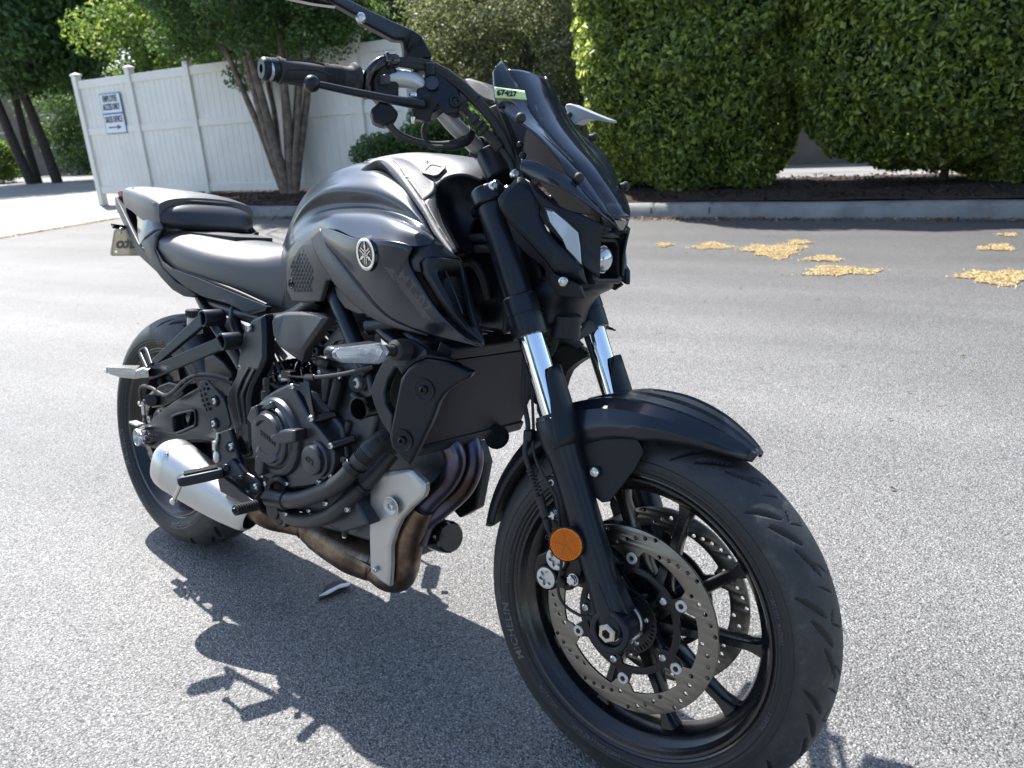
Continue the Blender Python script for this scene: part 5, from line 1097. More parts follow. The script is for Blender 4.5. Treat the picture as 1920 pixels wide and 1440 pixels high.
build('tail_light', MB().slab([V(-.30, -.045, .945), V(-.30, .045, .945), V(-.305, .035, .915), V(-.305, -.035, .915)], V(.03, 0, 0)), mat('red_lens', (.35, .01, .01), .15, coat=1), bike, bevel=.003)
# dark side trim below the rider seat
tr1 = [(264, 455, -.131), (276, 446, -.134), (290, 436, -.134), (305, 428, -.130), (296, 445, -.134), (292, 470, -.138), (305, 500, -.142), (330, 528, -.142), (352, 540, -.140), (368, 552, -.138), (362, 558, -.136), (345, 556, -.136), (324, 544, -.138), (303, 522, -.138), (285, 498, -.136)]
panel('seat_surround', tr1, 'plastic', .010, inset=.003, lift=.002)
tr2 = [(291, 465, -.140), (304, 490, -.143), (322, 504, -.144), (370, 521, -.144), (440, 550, -.136), (501, 575, -.124), (497, 583, -.126), (468, 591, -.134), (460, 586, -.138), (430, 570, -.142), (380, 556, -.143), (350, 540, -.144), (325, 520, -.144), (305, 500, -.144)]
panel('side_trim', tr2, 'plastic', .012, inset=.003, lift=.0004)
# frame rails, tubes and braces
fm = MB()
fm.tube([Q(372, 545, -.10), Q(400, 600, -.11), Q(440, 660, -.12), Q(458, 690, -.13)], .015, n=14)
fm.tube([Q(450, 560, -.09), Q(440, 600, -.11), Q(462, 660, -.125)], .013, n=12)
fm.tube([Q(380, 560, -.09), Q(460, 590, -.10), Q(530, 600, -.11), Q(600, 560, -.12)], .016, n=12)
mirror_part('subframe', fm, 'frame')
mirror_part('frame_rail', MB().tube([Q(622, 520, -.125), Q(628, 548, -.13), Q(648, 600, -.135), Q(672, 655, -.14), Q(694, 700, -.14)], [.015, .0165, .0165, .0165, .015], n=20), 'frame')
mirror_part('frame_brace', MB().tube([Q(680, 560, -.10), Q(712, 615, -.12), Q(755, 650, -.13)], .012, n=12).tube([Q(740, 600, -.08), Q(790, 640, -.10), Q(850, 640, -.06)], .018, n=12), 'frame')
pv = [(463, 612, -.150), (478, 597, -.148), (497, 590, -.146), (500, 630, -.150), (500, 672, -.154), (492, 694, -.158), (476, 725, -.164), (471, 748, -.166), (473, 800, -.166), (474, 822, -.164), (478, 840, -.160), (470, 856, -.156), (456, 862, -.154), (444, 850, -.156), (441, 830, -.160), (444, 806, -.162), (436, 775, -.164), (429, 748, -.164), (431, 732, -.162), (447, 702, -.156), (451, 672, -.152), (457, 640, -.150)]
pvp = panel('pivot_plate', pv, 'frame', .020, inset=.006, lift=.007, sharp=25)
rb = MB()
P1 = poly([(478, 692, -.167), (463, 722, -.172), (456, 745, -.174), (462, 795, -.172)]); rb.tube(P1, .0035, n=8)
P1 = poly([(467, 690, -.165), (452, 718, -.170), (445, 745, -.172), (454, 795, -.170)]); rb.tube(P1, .0035, n=8)
mirror_part('pivot_plate_rib', rb, 'frame', parent=pvp)
sl2 = [(470, 640, -.157), (477, 636, -.157), (480, 640, -.157), (477, 662, -.159), (472, 668, -.159), (467, 664, -.158)]
mirror_part('pivot_plate_slot', MB().slab(poly(sl2), V(0, .002, 0)), 'dark', parent=pvp, tri=True)
for c_, r in (((467, 615, -.160), .0085), ((452, 689, -.158), .0065)): bolt(Q(*c_), r)
pc = Q(457.5, 833, -.166)
build('pivot_boss', MB().lathe([(-.02, .024), (.001, .024), (.003, .022), (.003, .018), (-.001, .017), (-.001, .013), (.001, .0125), (.0015, .010), (-.002, .009), (-.002, .0001)], pc, RT, 40), M['frame'], bike, sharp=25)
# side cover under the tank
sc2 = [(511.5, 601, -.158), (518, 590, -.154), (537, 585, -.150), (566, 584, -.152), (596, 586, -.154), (616, 595, -.158), (605, 612, -.160), (588, 636, -.162), (572, 658, -.160), (566, 679, -.158), (552, 670, -.160), (537, 659, -.162), (522, 648, -.162), (514, 630, -.160)]
panel('side_cover', sc2, 'knee', .02, inset=.007, lift=.006, sharp=22)
build('airbox', MB().box((.70, 0, .74), (.30, .20, .12)).box((.90, 0, .76), (.22, .16, .14)).box((.48, 0, .70), (.20, .18, .10)), M['dark'], bike, bevel=.02)
panel('intake_boot', [(552, 575, -.12), (560, 568, -.12), (585, 566, -.12), (584, 585, -.125), (556, 588, -.125)], 'plastic', .03)
panel('scoop_surround', [(768, 461, -.2075), (806, 455, -.199), (818, 440, -.170), (834, 461, -.174), (853, 478, -.172), (862, 484, -.168), (812, 481, -.200), (796, 484, -.206), (787, 493, -.208), (790, 510, -.207), (775, 508, -.2085), (765, 488, -.2100)], 'plastic', .010, inset=.001, lift=.001)
# ---------------------------------------------------------------- engine
eng = build('crankcase', MB().slab(poly([(476, 790, -.150), (486, 757, -.150), (505, 730, -.150), (545, 718, -.150), (590, 740, -.150), (640, 800, -.150), (652, 870, -.150), (660, 930, -.150), (690, 985, -.150), (640, 1000, -.150), (560, 960, -.150), (500, 920, -.150)]), V(0, .26, 0)).box((.72, .03, .27), (.26, .12, .14)), M['engine'], bike, bevel=.006, tri=True)
cc = [(471, 783, -.172), (478, 766, -.172), (486, 756, -.172), (500, 742, -.172), (518, 731, -.172), (540, 721, -.172), (551, 724, -.172), (562, 745, -.172), (577, 773, -.172), (590, 793, -.172), (606, 808, -.172), (621, 828, -.172), (628, 848, -.172), (629, 868, -.172), (626, 888, -.172), (607, 908, -.172), (575, 914, -.172), (543, 917, -.172), (522, 905, -.172), (505, 899, -.172), (488, 892, -.172), (479, 862, -.172), (473, 830, -.172)]
cv = panel('clutch_cover', cc, 'engine', .030, both=False, inset=.004, lift=.004, sharp=25)
c0 = Q(522, 819, -.175)
mb = MB().lathe([(-.004, .0815), (.002, .0805), (.010, .077), (.013, .073), (.0145, .068), (.0145, .064), (.012, .061), (.014, .058), (.022, .056), (.025, .052), (.026, .044), (.0255, .0001)], c0, RT, 96)
build('clutch_dome', mb, M['engine'], cv, sharp=28)
c1 = Q(505, 823, -.200)
mb = MB().lathe([(-.004, .0395), (.001, .0385), (.0035, .0365), (.0035, .0001)], c1, RT, 64)
build('cover_plate', mb, M['engine'], cv, sharp=28)
build('cover_groove', MB().lathe([(.0005, .0405), (.0012, .0405), (.0012, .0385), (.0005, .0385)], c1, RT, 64), M['dark'], cv)
tm = text_mesh('YAMAHA', .0125, .0012, .0004, 1.05); build('raised_lettering', place(tm, c1+RT*.0042+V(0, 0, .002), V(.96, 0, -.26), V(.26, 0, .96), RT), M['blackpart'], cv, sharp=30)
for pts, h in (([(515, 817), (530, 807), (545, 803), (563, 805), (563, 826), (545, 831), (525, 829)], .012), ([(488, 853), (499, 847), (503, 858), (500, 885), (494, 891), (486, 880)], .010), ([(472, 783), (480, 762), (489, 758), (493, 778), (492, 800), (483, 796)], .010), ([(500, 905-148), (512, 900-148), (518, 764), (505, 770)], .006)):
    P = [Q(x, y, -.190) for x, y in pts]; build('cover_lug', MB().slab([p+RT*h for p in P], V(0, h+.012, 0), .003, .003), M['engine'], cv, bevel=.0018, tri=True, sharp=25)
# stepped arches on the dome
for r0, r1, h, a0, a1 in ((.052, .036, .007, 20, 150), (.066, .058, .005, -25, 130), (.050, .030, .005, 215, 325)):
    g = []
    for i in range(30):
        a = R_(a0+(a1-a0)*i/29); d = V(math.cos(a), 0, math.sin(a)); zz = .0255 if r0 < .06 else .0145; e = min(1, min(i, 29-i)/2.5)
        g.append([c0+RT*zz+d*r0, c0+RT*(zz+h*e)+d*(r0-.0025), c0+RT*(zz+h*e)+d*(r1+.0025), c0+RT*zz+d*r1])
    build('cover_step', MB().grid(g), M['engine'], cv, sharp=30)
p2 = Q(597, 860, -.176)
pcv = build('pump_cover', MB().lathe([(0, .036), (.006, .034), (.008, .029), (.017, .0285), (.0195, .0265), (.0205, .024), (.0205, .0001)], p2, RT, 56), M['engine'], cv, sharp=26)
tm = text_mesh('CP2', .013, .001, .0005, 1.1); build('raised_lettering', place(tm, p2+RT*.0212, V(.96, 0, -.26), V(.26, 0, .96), RT), M['blackpart'], pcv, sharp=30)
M['scuffed'] = mat('scuffed_engine_edge', (0.16, 0.165, 0.17), .35, metal=.8, bump=.1)
bar_ = [Q(578, 788, -.178), Q(588, 792, -.178), Q(622, 833, -.178), Q(613, 842, -.178)]
build('cover_rib', MB().slab(bar_, V(0, .012, 0), .002, .002), M['engine'], cv, bevel=.001, tri=True)
for x, y, r in ((549, 725, .0065), (585, 785, .0075), (622, 836, .007), (492, 892, .0055), (498, 907, .0055), (539, 907, .0055), (600, 904, .007), (482, 766, .005), (621, 893, .005), (537, 963, .006), (612, 943, .0065), (652, 955, .006), (580, 957, .005), (660, 760, .001)):
    if r > .002: bolt(Q(x, y, -.178), r, cv, h=r*.9)
for x, y in ((588, 788), (624, 836)):
    build('bolt_spacer', MB().cyl(Q(x, y, -.172), Q(x+18, y-8, -.172)+V(0, .03, 0), .0085), M['blackpart'], cv)
# oil filler / breather
o_ = Q(504, 745, -.155)
build('filler_neck', MB().cyl(o_+V(.004, 0, -.035), o_+V(0, 0, -.002), .0125, ch=.001).cyl(o_+V(0, 0, -.006), o_+V(-.002, 0, .016), .0155, ch=.002).cyl(o_+V(-.001, 0, .014), o_+V(-.002, 0, .026), .0105).cyl(o_+V(-.002, 0, .024), o_+V(-.003, 0, .042), .0115, .0105, ch=.003), M['blackpart'], bike, sharp=28)
build('breather_hose', MB().tube([o_+V(.008, 0, .03), o_+V(.03, .01, .022), o_+V(.05, .01, .03), o_+V(.055, .02, .05)], .0035, n=8), M['rubber'], bike)
# clutch arm bracket and cable
br = [(549, 719, -.178), (560, 722, -.176), (568, 716, -.170), (572, 702, -.165), (579, 700, -.165), (580, 720, -.170), (584, 752, -.176), (590, 784, -.180), (584, 788, -.180), (578, 765, -.178), (570, 744, -.176), (560, 732, -.178), (549, 732, -.180)]
panel('cable_bracket', br, 'blackpart', .004, both=False)
build('clutch_cable', MB().tube([Q(578, 707, -.168), Q(600, 707, -.172), Q(640, 702, -.178), Q(672, 695, -.178), Q(700, 688, -.170)], .0042, n=10), M['rubber'], bike)
cm = MB().cyl(Q(574, 708, -.168), Q(592, 708, -.170), .007, n=14, ch=.001).tube([Q(540, 705, -.150), Q(575, 708, -.165)], .0028, n=8, sub=1).box(Q(543, 702, -.14), (.03, .02, .016))
build('cable_end', cm, M['blackpart'], bike, bevel=.001)
mb = MB().cyl(Q(527, 706, -.14), Q(545, 703, -.14), .006, n=12).cyl(Q(530, 712, -.14), Q(548, 709, -.14), .005, n=12); build('lever_pivot', mb, M['alu_dull'], bike)
# cylinder block leaning forwards
cyb = [(604, 700, -.120), (612, 668, -.115), (640, 655, -.115), (692, 672, -.118), (722, 700, -.122), (716, 760, -.125), (700, 840, -.128), (676, 868, -.130), (640, 862, -.130), (612, 820, -.130), (600, 780, -.128)]
cb = build('cylinder_block', MB().slab(poly(cyb), V(0, .24, 0), .006, .006), M['cylinder'], bike, bevel=.003, tri=True)
rm = MB()
for a, b in (((618, 700), (604, 780)), ((640, 690), (622, 800)), ((662, 740), (690, 762)), ((655, 790), (640, 850)), ((690, 690), (700, 740))):
    rm.tube([Q(*a, -.136), Q(*b, -.138)], .007, n=10, sub=1)
build('casting_rib', rm, M['cylinder'], cb)
build('coil_cover', MB().cyl(Q(637, 710, -.145), Q(624, 765, -.148), .0115, n=20, ch=.002), M['plastic'], bike)
bolt(Q(671, 718, -.140), .011, cb, m='alu_dull'); build('washer', MB().cyl(Q(671, 718, -.134), Q(671, 718, -.141), .0165), M['cylinder'], cb)
bolt(Q(637, 706, -.150), .006, cb)
hb_ = [(598, 655, -.142), (612, 640, -.142), (628, 615, -.140), (638, 602, -.138), (652, 622, -.140), (662, 648, -.142), (655, 650, -.142), (645, 638, -.142), (630, 640, -.142), (616, 655, -.142), (612, 668, -.142), (602, 668, -.142)]
panel('engine_hanger', hb_, 'frame', .008)
for x, y, r in ((595, 658, .010), (634, 606, .006), (651, 640, .006)): bolt(Q(x, y, -.148), r, m='blackpart')
# shock absorber seen through the gap
shm = MB(); s0, s1 = Q(528, 700, -.03), Q(592, 692, -.03)
sp_ = [s0+(s1-s0)*(t/90)+V(0, math.cos(t*.42)*.026, 0)+V(0, 0, 1)*math.sin(t*.42)*.026 for t in range(91)]
shm.tube(sp_, .0055, n=8, sub=1); shm.cyl(s0, s1, .012)
build('shock_absorber', shm, M['gloss'], bike)
build('rocker_strut', MB().slab(poly([(505, 640, -.12), (516, 638, -.12), (519, 646, -.12), (537, 668, -.12), (531, 676, -.12), (510, 646, -.12)]), V(0, .004, 0)), M['alu'], bike, tri=True)
build('brace_strut', MB().tube([Q(503, 650, -.13), Q(530, 705, -.13)], .004, n=8, sub=1).tube([Q(512, 648, -.125), Q(540, 705, -.125)], .003, n=8, sub=1), M['blackpart'], bike)
# sprocket-side clutter: water pipe stubs
mb = MB().tube([Q(598, 678, -.135), Q(606, 680, -.145), Q(616, 684, -.14)], .009, n=14).tube([Q(604, 690, -.13), Q(618, 700, -.135), Q(630, 704, -.13)], .010, n=14)
build('air_pipe', mb, M['rubber'], bike); bolt(Q(600, 698, -.14), .006)
build('horn_tube', MB().lathe([(-.05, .0175), (.0, .0185), (.012, .0200), (.013, .0205), (.0135, .0195), (.012, .0182), (-.02, .0165), (-.02, .0001)], Q(681, 765, -.185), nrm(RT+V(.12, 0, .0)), 40), M['blackpart'], bike, sharp=28)
build('tube_clip', MB().lathe([(-.045, .021), (-.033, .021)], Q(681, 765, -.185), nrm(RT+V(.12, 0, .0)), 30), M['bolt'], bike)
# coolant hoses
h1 = [Q(735, 822, -.120), Q(712, 830, -.140), Q(690, 848, -.160), Q(664, 876, -.175), Q(645, 897, -.182), Q(620, 915, -.186), Q(585, 930, -.186), Q(560, 937, -.186), Q(538, 938, -.184)]
build('coolant_hose', MB().tube(h1, [.0200, .0205, .0200, .0165, .0165, .0160, .0160, .0165, .0165], n=22), M['hose'], bike)
mb = MB()
for t in np.linspace(.04, .30, 22):
    i = t*(len(h1)-1); k = int(i); p = h1[k]+(h1[k+1]-h1[k])*(i-k); d = nrm(h1[k+1]-h1[k]); mb.lathe([(-.001, .0200), (0, .0215), (.001, .0200)], p, d, 20)
build('hose_ribs', mb, M['hose'], bike)
mb = MB(); p, d = Q(664, 876, -.175), nrm(h1[4]-h1[2]); mb.lathe([(-.007, .0205), (-.006, .0215), (.006, .0215), (.007, .0205)], p, d, 30); mb.box(p+V(-.012, -.012, .014), (.012, .010, .008)); build('hose_clamp', mb, M['blackpart'], bike)
h2 = [Q(735, 850, -.10), Q(705, 885, -.125), Q(672, 918, -.145), Q(645, 945, -.160), Q(620, 965, -.168), Q(590, 975, -.170), Q(560, 975, -.168), Q(545, 970, -.165)]
build('coolant_hose', MB().tube(h2, .0155, n=20), M['hose'], bike)
mb = MB(); p, d = Q(678, 912, -.142), nrm(h2[3]-h2[1]); mb.lathe([(-.006, .018), (-.005, .019), (.005, .019), (.006, .018)], p, d, 30); build('hose_clamp', mb, M['blackpart'], bike)
# water pump
wp = MB().lathe([(-.03, .034), (.0, .034), (.006, .031), (.007, .020), (.012, .018), (.012, .0001)], Q(520, 955, -.160), RT, 40)
wpo = build('water_pump', wp, M['blackpart'], bike, sharp=26)
build('pump_outlet', MB().cyl(Q(507, 933, -.180), Q(540, 938, -.184), .0195, ch=.002), M['plastic'], wpo, sharp=26)
build('pump_elbow', MB().tube([Q(506, 925, -.165), Q(508, 905, -.178), Q(522, 897, -.182), Q(536, 905, -.178), Q(540, 920, -.165)], .0075, n=12), M['plastic'], wpo)
sg_ = MB().slab([Q(541, 962, -.175), Q(505, 955, -.17), Q(503, 925, -.165), Q(512, 985, -.16), Q(535, 990, -.16)], V(0, .03, 0)); build('pump_body', sg_, M['blackpart'], wpo, bevel=.003, tri=True)
# sump and lower clutter
smp = MB().slab([Q(590, 955, -.11), Q(640, 940, -.11), Q(700, 960, -.11), Q(705, 1020, -.11), Q(640, 1000, -.11), Q(600, 990, -.11)], V(0, .2, 0)); build('oil_sump', smp, M['engine'], bike, bevel=.006, tri=True)
build('sump_pipe', MB().tube([Q(688, 952, -.13), Q(672, 954, -.13), Q(655, 965, -.13), Q(648, 980, -.13), Q(646, 1000, -.13)], .0042, n=10).cyl(Q(650, 975, -.13), Q(646, 1004, -.13), .0062, n=14), M['rubber'], bike)
build('pipe_tip', MB().cyl(Q(646, 1002, -.13), Q(646, 1008, -.13), .0045, n=14), M['bolt'], bike)
mb = MB().cyl(Q(677, 940, -.125), Q(677, 972, -.125), .0075, n=14); build('sump_bolt', mb, M['blackpart'], bike); bolt(Q(686, 954, -.13), .006, m='nut')

# ---------------------------------------------------------------- exhaust
p1 = [Q(820, 815, -.055), Q(846, 838, -.045), Q(853, 868, -.042), Q(838, 903, -.045), Q(806, 936, -.050), Q(782, 965, -.055), Q(768, 1000, -.058)]
p2_ = [Q(868, 800, .015), Q(882, 830, .010), Q(886, 872, .005), Q(868, 915, -.005), Q(830, 950, -.02), Q(795, 975, -.035), Q(775, 1010, -.05)]
build('header_pipe', MB().tube(p1, [.0205, .0205, .0205, .0205, .0205, .024, .03], n=28), M['header'], bike)
build('header_pipe', MB().tube(p2_, [.0205, .0205, .0205, .0205, .0205, .024, .03], n=28), M['header'], bike)
pc_ = [Q(792, 948, -.058), Q(772, 985, -.060), Q(762, 1025, -.060), Q(757, 1060, -.058), Q(748, 1080, -.055), Q(728, 1082, -.052), Q(705, 1068, -.052)]
ex_ = build('collector_pipe', MB().tube(pc_, [.026, .031, .032, .032, .031, .029, .027], n=32), M['exhaust'], bike, sharp=60)
cat_ = [Q(712, 1062, -.052), Q(695, 1053, -.052), Q(660, 1035, -.053), Q(625, 1013, -.055), Q(596, 998, -.060), Q(576, 990, -.068)]
build('catalyst_box', MB().tube(cat_, [.027, .036, .041, .041, .036, .027], n=32, flat=1.15), M['exhaust'], bike, sharp=60)
mp = [Q(600, 1000, -.060), Q(570, 988, -.070), Q(540, 980, -.085), Q(510, 972, -.110), Q(485, 958, -.135), Q(462, 940, -.150), Q(440, 925, -.160)]
build('mid_pipe', MB().tube(mp, [.024, .023, .024, .026, .026, .027, .028], n=28), M['exhaust'], bike, sharp=60)
wm = MB()
for P_, r in ((mp[1], .0255), (cat_[1]*.6+cat_[0]*.4, .033)): wm.lathe([(-.003, r-.002), (0, r+.001), (.003, r-.002)], P_, nrm(mp[0]-mp[2]), 30)
build('weld_bead', wm, M['exhaust'], bike)
sm_ = [Q(585, 1004, -.085), Q(620, 1020, -.088), Q(660, 1044, -.086), Q(700, 1066, -.082)]; build('box_seam', MB().tube(sm_, .0026, n=8), M['exhaust'], bike)
# muffler
ma, mb_ = Q(322, 868, -.190), Q(468, 972, -.155); ax3 = nrm(ma-mb_); L_ = np.linalg.norm(ma-mb_)
up3 = nrm(V(0, 0, 1)-ax3*ax3[2]); sd3 = np.cross(ax3, up3); rings = []
for t, ra, rb2 in ((-.02, .022, .022), (0, .028, .030), (.06, .030, .036), (.25, .036, .046), (.5, .043, .054), (.72, .048, .058), (.88, .050, .060), (.905, .0500, .060)):
    rings.append([mb_+ax3*L_*t+(sd3*math.copysign(abs(math.cos(a))**.8, math.cos(a))*ra)+(up3*math.copysign(abs(math.sin(a))**.8, math.sin(a))*rb2) for a in np.linspace(0, 2*math.pi, 48, endpoint=False)])
build('muffler', MB().grid(rings, closed=True), M['alu_dull'], bike, sharp=50)
rings = []
for t, f in ((.895, .985), (.91, 1.012), (1.0, .985), (1.04, .93), (1.07, .80), (1.075, .62), (1.06, .55), (1.0, .5), (1.0, .01)):
    rings.append([mb_+ax3*L_*t+(sd3*math.copysign(abs(math.cos(a))**.8, math.cos(a))*.0505)*f+(up3*math.copysign(abs(math.sin(a))**.8, math.sin(a))*.0605)*f for a in np.linspace(0, 2*math.pi, 48, endpoint=False)])
build('muffler_cap', MB().grid(rings, closed=True), M['alu'], bike, sharp=50)
bolt(Q(313, 853, -.222), .0055, axis=RT+V(0, 0, .5)); bolt(Q(391, 938, -.200), .005, axis=RT)
build('exhaust_flap', MB().cyl(Q(345, 930, -.16), Q(352, 922, -.12), .012), M['alu_dull'], bike)
# heat shield
hs_ = [(694, 903, -.118), (700, 894, -.118), (712, 886, -.118), (766, 879, -.114), (776, 882, -.112), (800, 907, -.106), (800, 921, -.106), (796, 932, -.107), (773, 953, -.109), (754, 974, -.110), (744, 996, -.109), (735, 1025, -.107), (735, 1060, -.104), (732, 1101, -.100), (714, 1090, -.104), (695, 1072, -.110), (693, 990, -.115)]
hsp = panel('heat_shield', hs_, 'alu_dull', .010, both=False, inset=.006, lift=.005, bevel=.002, sharp=22)
fc_ = Q(735, 949, -.1225); hn = pdir(poly(hs_))
build('shield_dimple', MB().lathe([(.006, .019), (.0065, .017), (.003, .012), (.003, .0001)], fc_-hn*.002, hn, 40), M['alu_dull'], hsp, sharp=40)
bolt(fc_+hn*.002, .0075, hsp, axis=hn); bolt(Q(708, 1066, -.112)+hn*.006, .0055, hsp, axis=hn)
# oil filter
f0, f1 = Q(776, 990, .07), Q(846, 1008, .03); fd = nrm(f1-f0)
of = build('oil_filter', MB().lathe([(-.02, .0330), (.0, .0338), (np.linalg.norm(f1-f0)-.018, .0338), (np.linalg.norm(f1-f0)-.006, .0325), (np.linalg.norm(f1-f0), .028), (np.linalg.norm(f1-f0)+.0, .0001)], f0, fd, 14), M['gloss'], bike, sharp=30)
la = math.pi*.8
build('filter_label', MB().lathe([(.000, .0342), (.030, .0342)], f0, fd, 14, a0=.6, a1=2.6), M['white_paint'], of, sharp=30)
build('filter_band', MB().lathe([(.006, .0345), (.016, .0345)], f0, fd, 14, a0=.6, a1=2.6), M['yellow'], of, sharp=30)
# left lower cover seen past the pipes
lcv = [Q(895, 828, .13), Q(908, 870, .13), Q(892, 955, .13), Q(862, 972, .13), Q(826, 930, .14), Q(880, 830, .13)]
build('left_crank_cover', MB().slab(lcv, V(0, .03, 0)), M['plastic'], bike, bevel=.004, tri=True)
build('left_case', MB().box((.66, .11, .38), (.30, .12, .26)), M['engine'], bike, bevel=.03, bseg=4)
# horn
hc = Q(932, 820, .06); hn2 = nrm(V(.80, -.55, -.10))
build('horn', MB().lathe([(-.014, .014), (-.010, .023), (-.003, .0245), (.002, .024), (.0025, .021), (.0005, .020), (.0015, .010), (.003, .009), (.003, .0001)], hc, hn2, 48), M['plastic'], bike, sharp=24)

# ---------------------------------------------------------------- radiator
RA, RB = V(1.080, 0, .675), V(1.012, 0, .508); rdv = RB-RA; rn = nrm(V(-rdv[2], 0, rdv[0])); rn = rn if rn[0] > 0 else -rn
def rp(y, t, o=0): return RA+rdv*t+V(0, y, 0)+rn*o
rad = build('radiator', MB().slab([rp(-.145, 0), rp(.145, 0), rp(.145, 1), rp(-.145, 1)], -rn*.024), M['mesh_dark'], bike)
rm = MB()
for i in range(96):
    y = -.140+.280*i/95; rm.slab([rp(y-.0008, .03, .0025), rp(y+.0008, .03, .0025), rp(y+.0008, .97, .0025), rp(y-.0008, .97, .0025)], -rn*.004)
M['fin'] = mat('radiator_tube_metal', (.040, .044, .052), .35, metal=.4); build('fins', rm, M['fin'], rad, weld=0)
fr_ = MB().slab([rp(-.15, -.12, .006), rp(.15, -.12, .006), rp(.15, .01, .006), rp(-.15, .01, .006)], -rn*.03).slab([rp(-.15, .98, .006), rp(.15, .98, .006), rp(.15, 1.10, .006), rp(-.15, 1.10, .006)], -rn*.03)
build('radiator_tank', fr_, M['plastic'], rad, bevel=.004)
rcv = [(752, 710, -.205), (757, 703, -.206), (766, 690, -.205), (780, 680, -.202), (802.5, 672, -.196), (833, 677, -.188), (860, 688, -.180), (886, 699, -.172), (881, 708, -.172), (866, 716, -.174), (851, 725, -.177), (833, 739, -.181), (822, 757, -.184), (811, 788, -.187), (792, 827, -.190), (774, 864, -.194), (769, 873, -.196), (752, 858, -.202), (735, 838, -.208), (731, 820, -.210), (739, 777, -.209), (750, 722, -.206)]
rco = panel('radiator_cover', rcv, 'plastic', .016, inset=.004, lift=.004, sharp=24)
top_ = [(742, 640, -.200), (758, 634, -.198), (775, 636, -.192), (800, 652, -.185), (836, 664, -.178), (860, 679, -.176), (835, 675, -.186), (802, 670, -.195), (780, 678, -.200), (766, 688, -.204), (754, 702, -.206), (746, 690, -.206), (740, 665, -.204)]
panel('cover_shoulder_piece', top_, 'plastic', .02, inset=.003, lift=.003, sharp=24)
lp = [(722, 672, -.196), (734, 662, -.198), (746, 668, -.200), (752, 690, -.202), (741, 690, -.200), (728, 712, -.198), (722, 735, -.198), (724, 757, -.198), (737, 778, -.200), (735, 820, -.202), (715, 790, -.198), (702, 758, -.196), (695, 732, -.195), (706, 702, -.195)]
panel('cover_loop', lp, 'plastic', .012, inset=.002, lift=.002, sharp=24)
for x, y in ((796, 730), (756, 825)):
    c_ = Q(x, y, -.1945 if y < 800 else -.2035); n_ = pdir(poly(rcv))
    o_r = MB().lathe([(.0043, .0185), (.0047, .0175), (.0010, .0130), (.0010, .0001)], c_, n_, 36); build('screw_recess', o_r, M['dark'], rco, sharp=30)
    bolt(c_+n_*.002, .0075, rco, axis=n_, m='blackpart')
# indicators
for sg in (1, -1):
    fl = V(1, sg, 1)
    pa = [SX(*p, 1.062) for p in ((623, 661), (630, 652), (709, 642), (718, 645.5), (725, 658), (714, 678), (704, 682), (637, 679), (625, 671))]
    pa = [QX(*p, 1.062) for p in ((623, 661), (630, 652), (709, 642), (718, 645.5), (725, 658), (714, 678), (704, 682), (637, 679), (625, 671))]
    pa = [p*fl for p in pa]
    hb2 = build('indicator', MB().slab([p-V(.002, 0, 0) for p in pa], V(-.020, 0, 0)), M['plastic'], bike, bevel=.003, tri=True)
    build('indicator_lens', MB().slab([p+V(.006, 0, 0) for p in pa], V(-.008, 0, 0), .004, .003), M['lens'], hb2, bevel=.001, tri=True)
    c_ = sum(pa)/len(pa); im = MB(); M['reflector_silver'] = M.get('reflector_silver') or mat('silvered_reflector', (.75, .76, .78), .18, metal=1)
    im.slab([c_+(p-c_)*.86+V(-.001, 0, 0) for p in pa], V(-.001, 0, 0)); build('indicator_reflector', im, M['reflector_silver'], hb2, tri=True)
    for px in (686, 707):
        q = QX(px, 661, 1.066)*fl; build('indicator_bulb', MB().sphere(q, .0052, n=14, m=8), M['clear'], hb2)
    lm = MB()
    for yy in (-1, 1):
        for i in range(22): q = (QX(636+i*2.3, 661+yy*9, 1.0672))*fl; lm.box(q, (.001, .001, .003))
    build('lens_ribs', lm, M['white_paint'] if False else M['reflector_silver'], hb2)
    s0_, s1_ = QX(724, 658, 1.054)*fl, QX(760, 655, 1.050)*fl
    build('indicator_stalk', MB().tube([s0_, (s0_+s1_)/2, s1_], .0085, n=16, sub=2).lathe([(0, .010), (.004, .016), (.018, .0175), (.030, .0165), (.034, .012)], s0_+(s1_-s0_)*.35, s1_-s0_, 28), M['rubber'], hb2)

# ---------------------------------------------------------------- swingarm and rear end
sa = [(268, 808, -.125), (272, 797, -.125), (290, 778, -.125), (310, 762, -.124), (332, 748, -.122), (352, 737, -.12), (371, 727, -.118), (395, 720, -.115), (420, 735, -.115), (440, 775, -.118), (450, 830, -.120), (440, 850, -.120), (410, 830, -.118), (375, 824, -.118), (345, 826, -.12), (322, 836, -.122), (300, 842, -.124), (282, 842, -.126), (270, 832, -.126)]
so_ = poly(sa); sh_ = poly([(326, 782, -.12), (334, 776, -.12), (364, 769, -.12), (370, 774, -.12), (370, 795, -.12), (362, 800, -.12), (336, 811, -.12), (329, 806, -.12)])
# flat frame on the plane y=-.12
sw2 = [[(p[0], p[2]) for p in so_], [(p[0], p[2]) for p in sh_]]
smb = place(curve_mesh(sw2, .030, .006), V(0, -.108, 0), V(1, 0, 0), V(0, 0, 1), Yd)
swo = mirror_part('swingarm', smb, 'frame', sharp=35)
mirror_part('swingarm_window', MB().tube([V(p[0], -.124, p[2]) for p in sh_+sh_[:1]], .0035, n=8, sub=2), 'frame')
am2 = MB().lathe([(0, .020), (.003, .0215), (.022, .0225), (.024, .0215), (.024, .0195), (.014, .017), (.014, .0001)], Q(273, 818, -.130), nrm(RT+V(-.12, 0, 0)), 40)
for k in range(6):
    a = R_(60*k+10); d = V(math.cos(a), 0, math.sin(a)); am2.tube([Q(276, 818, -.126)+d*.026, Q(264, 818, -.150)+d*.020], [.006, .002], n=8, sub=1)
build('axle_slider', am2, M['alu'], bike, sharp=30)
sm2 = MB()
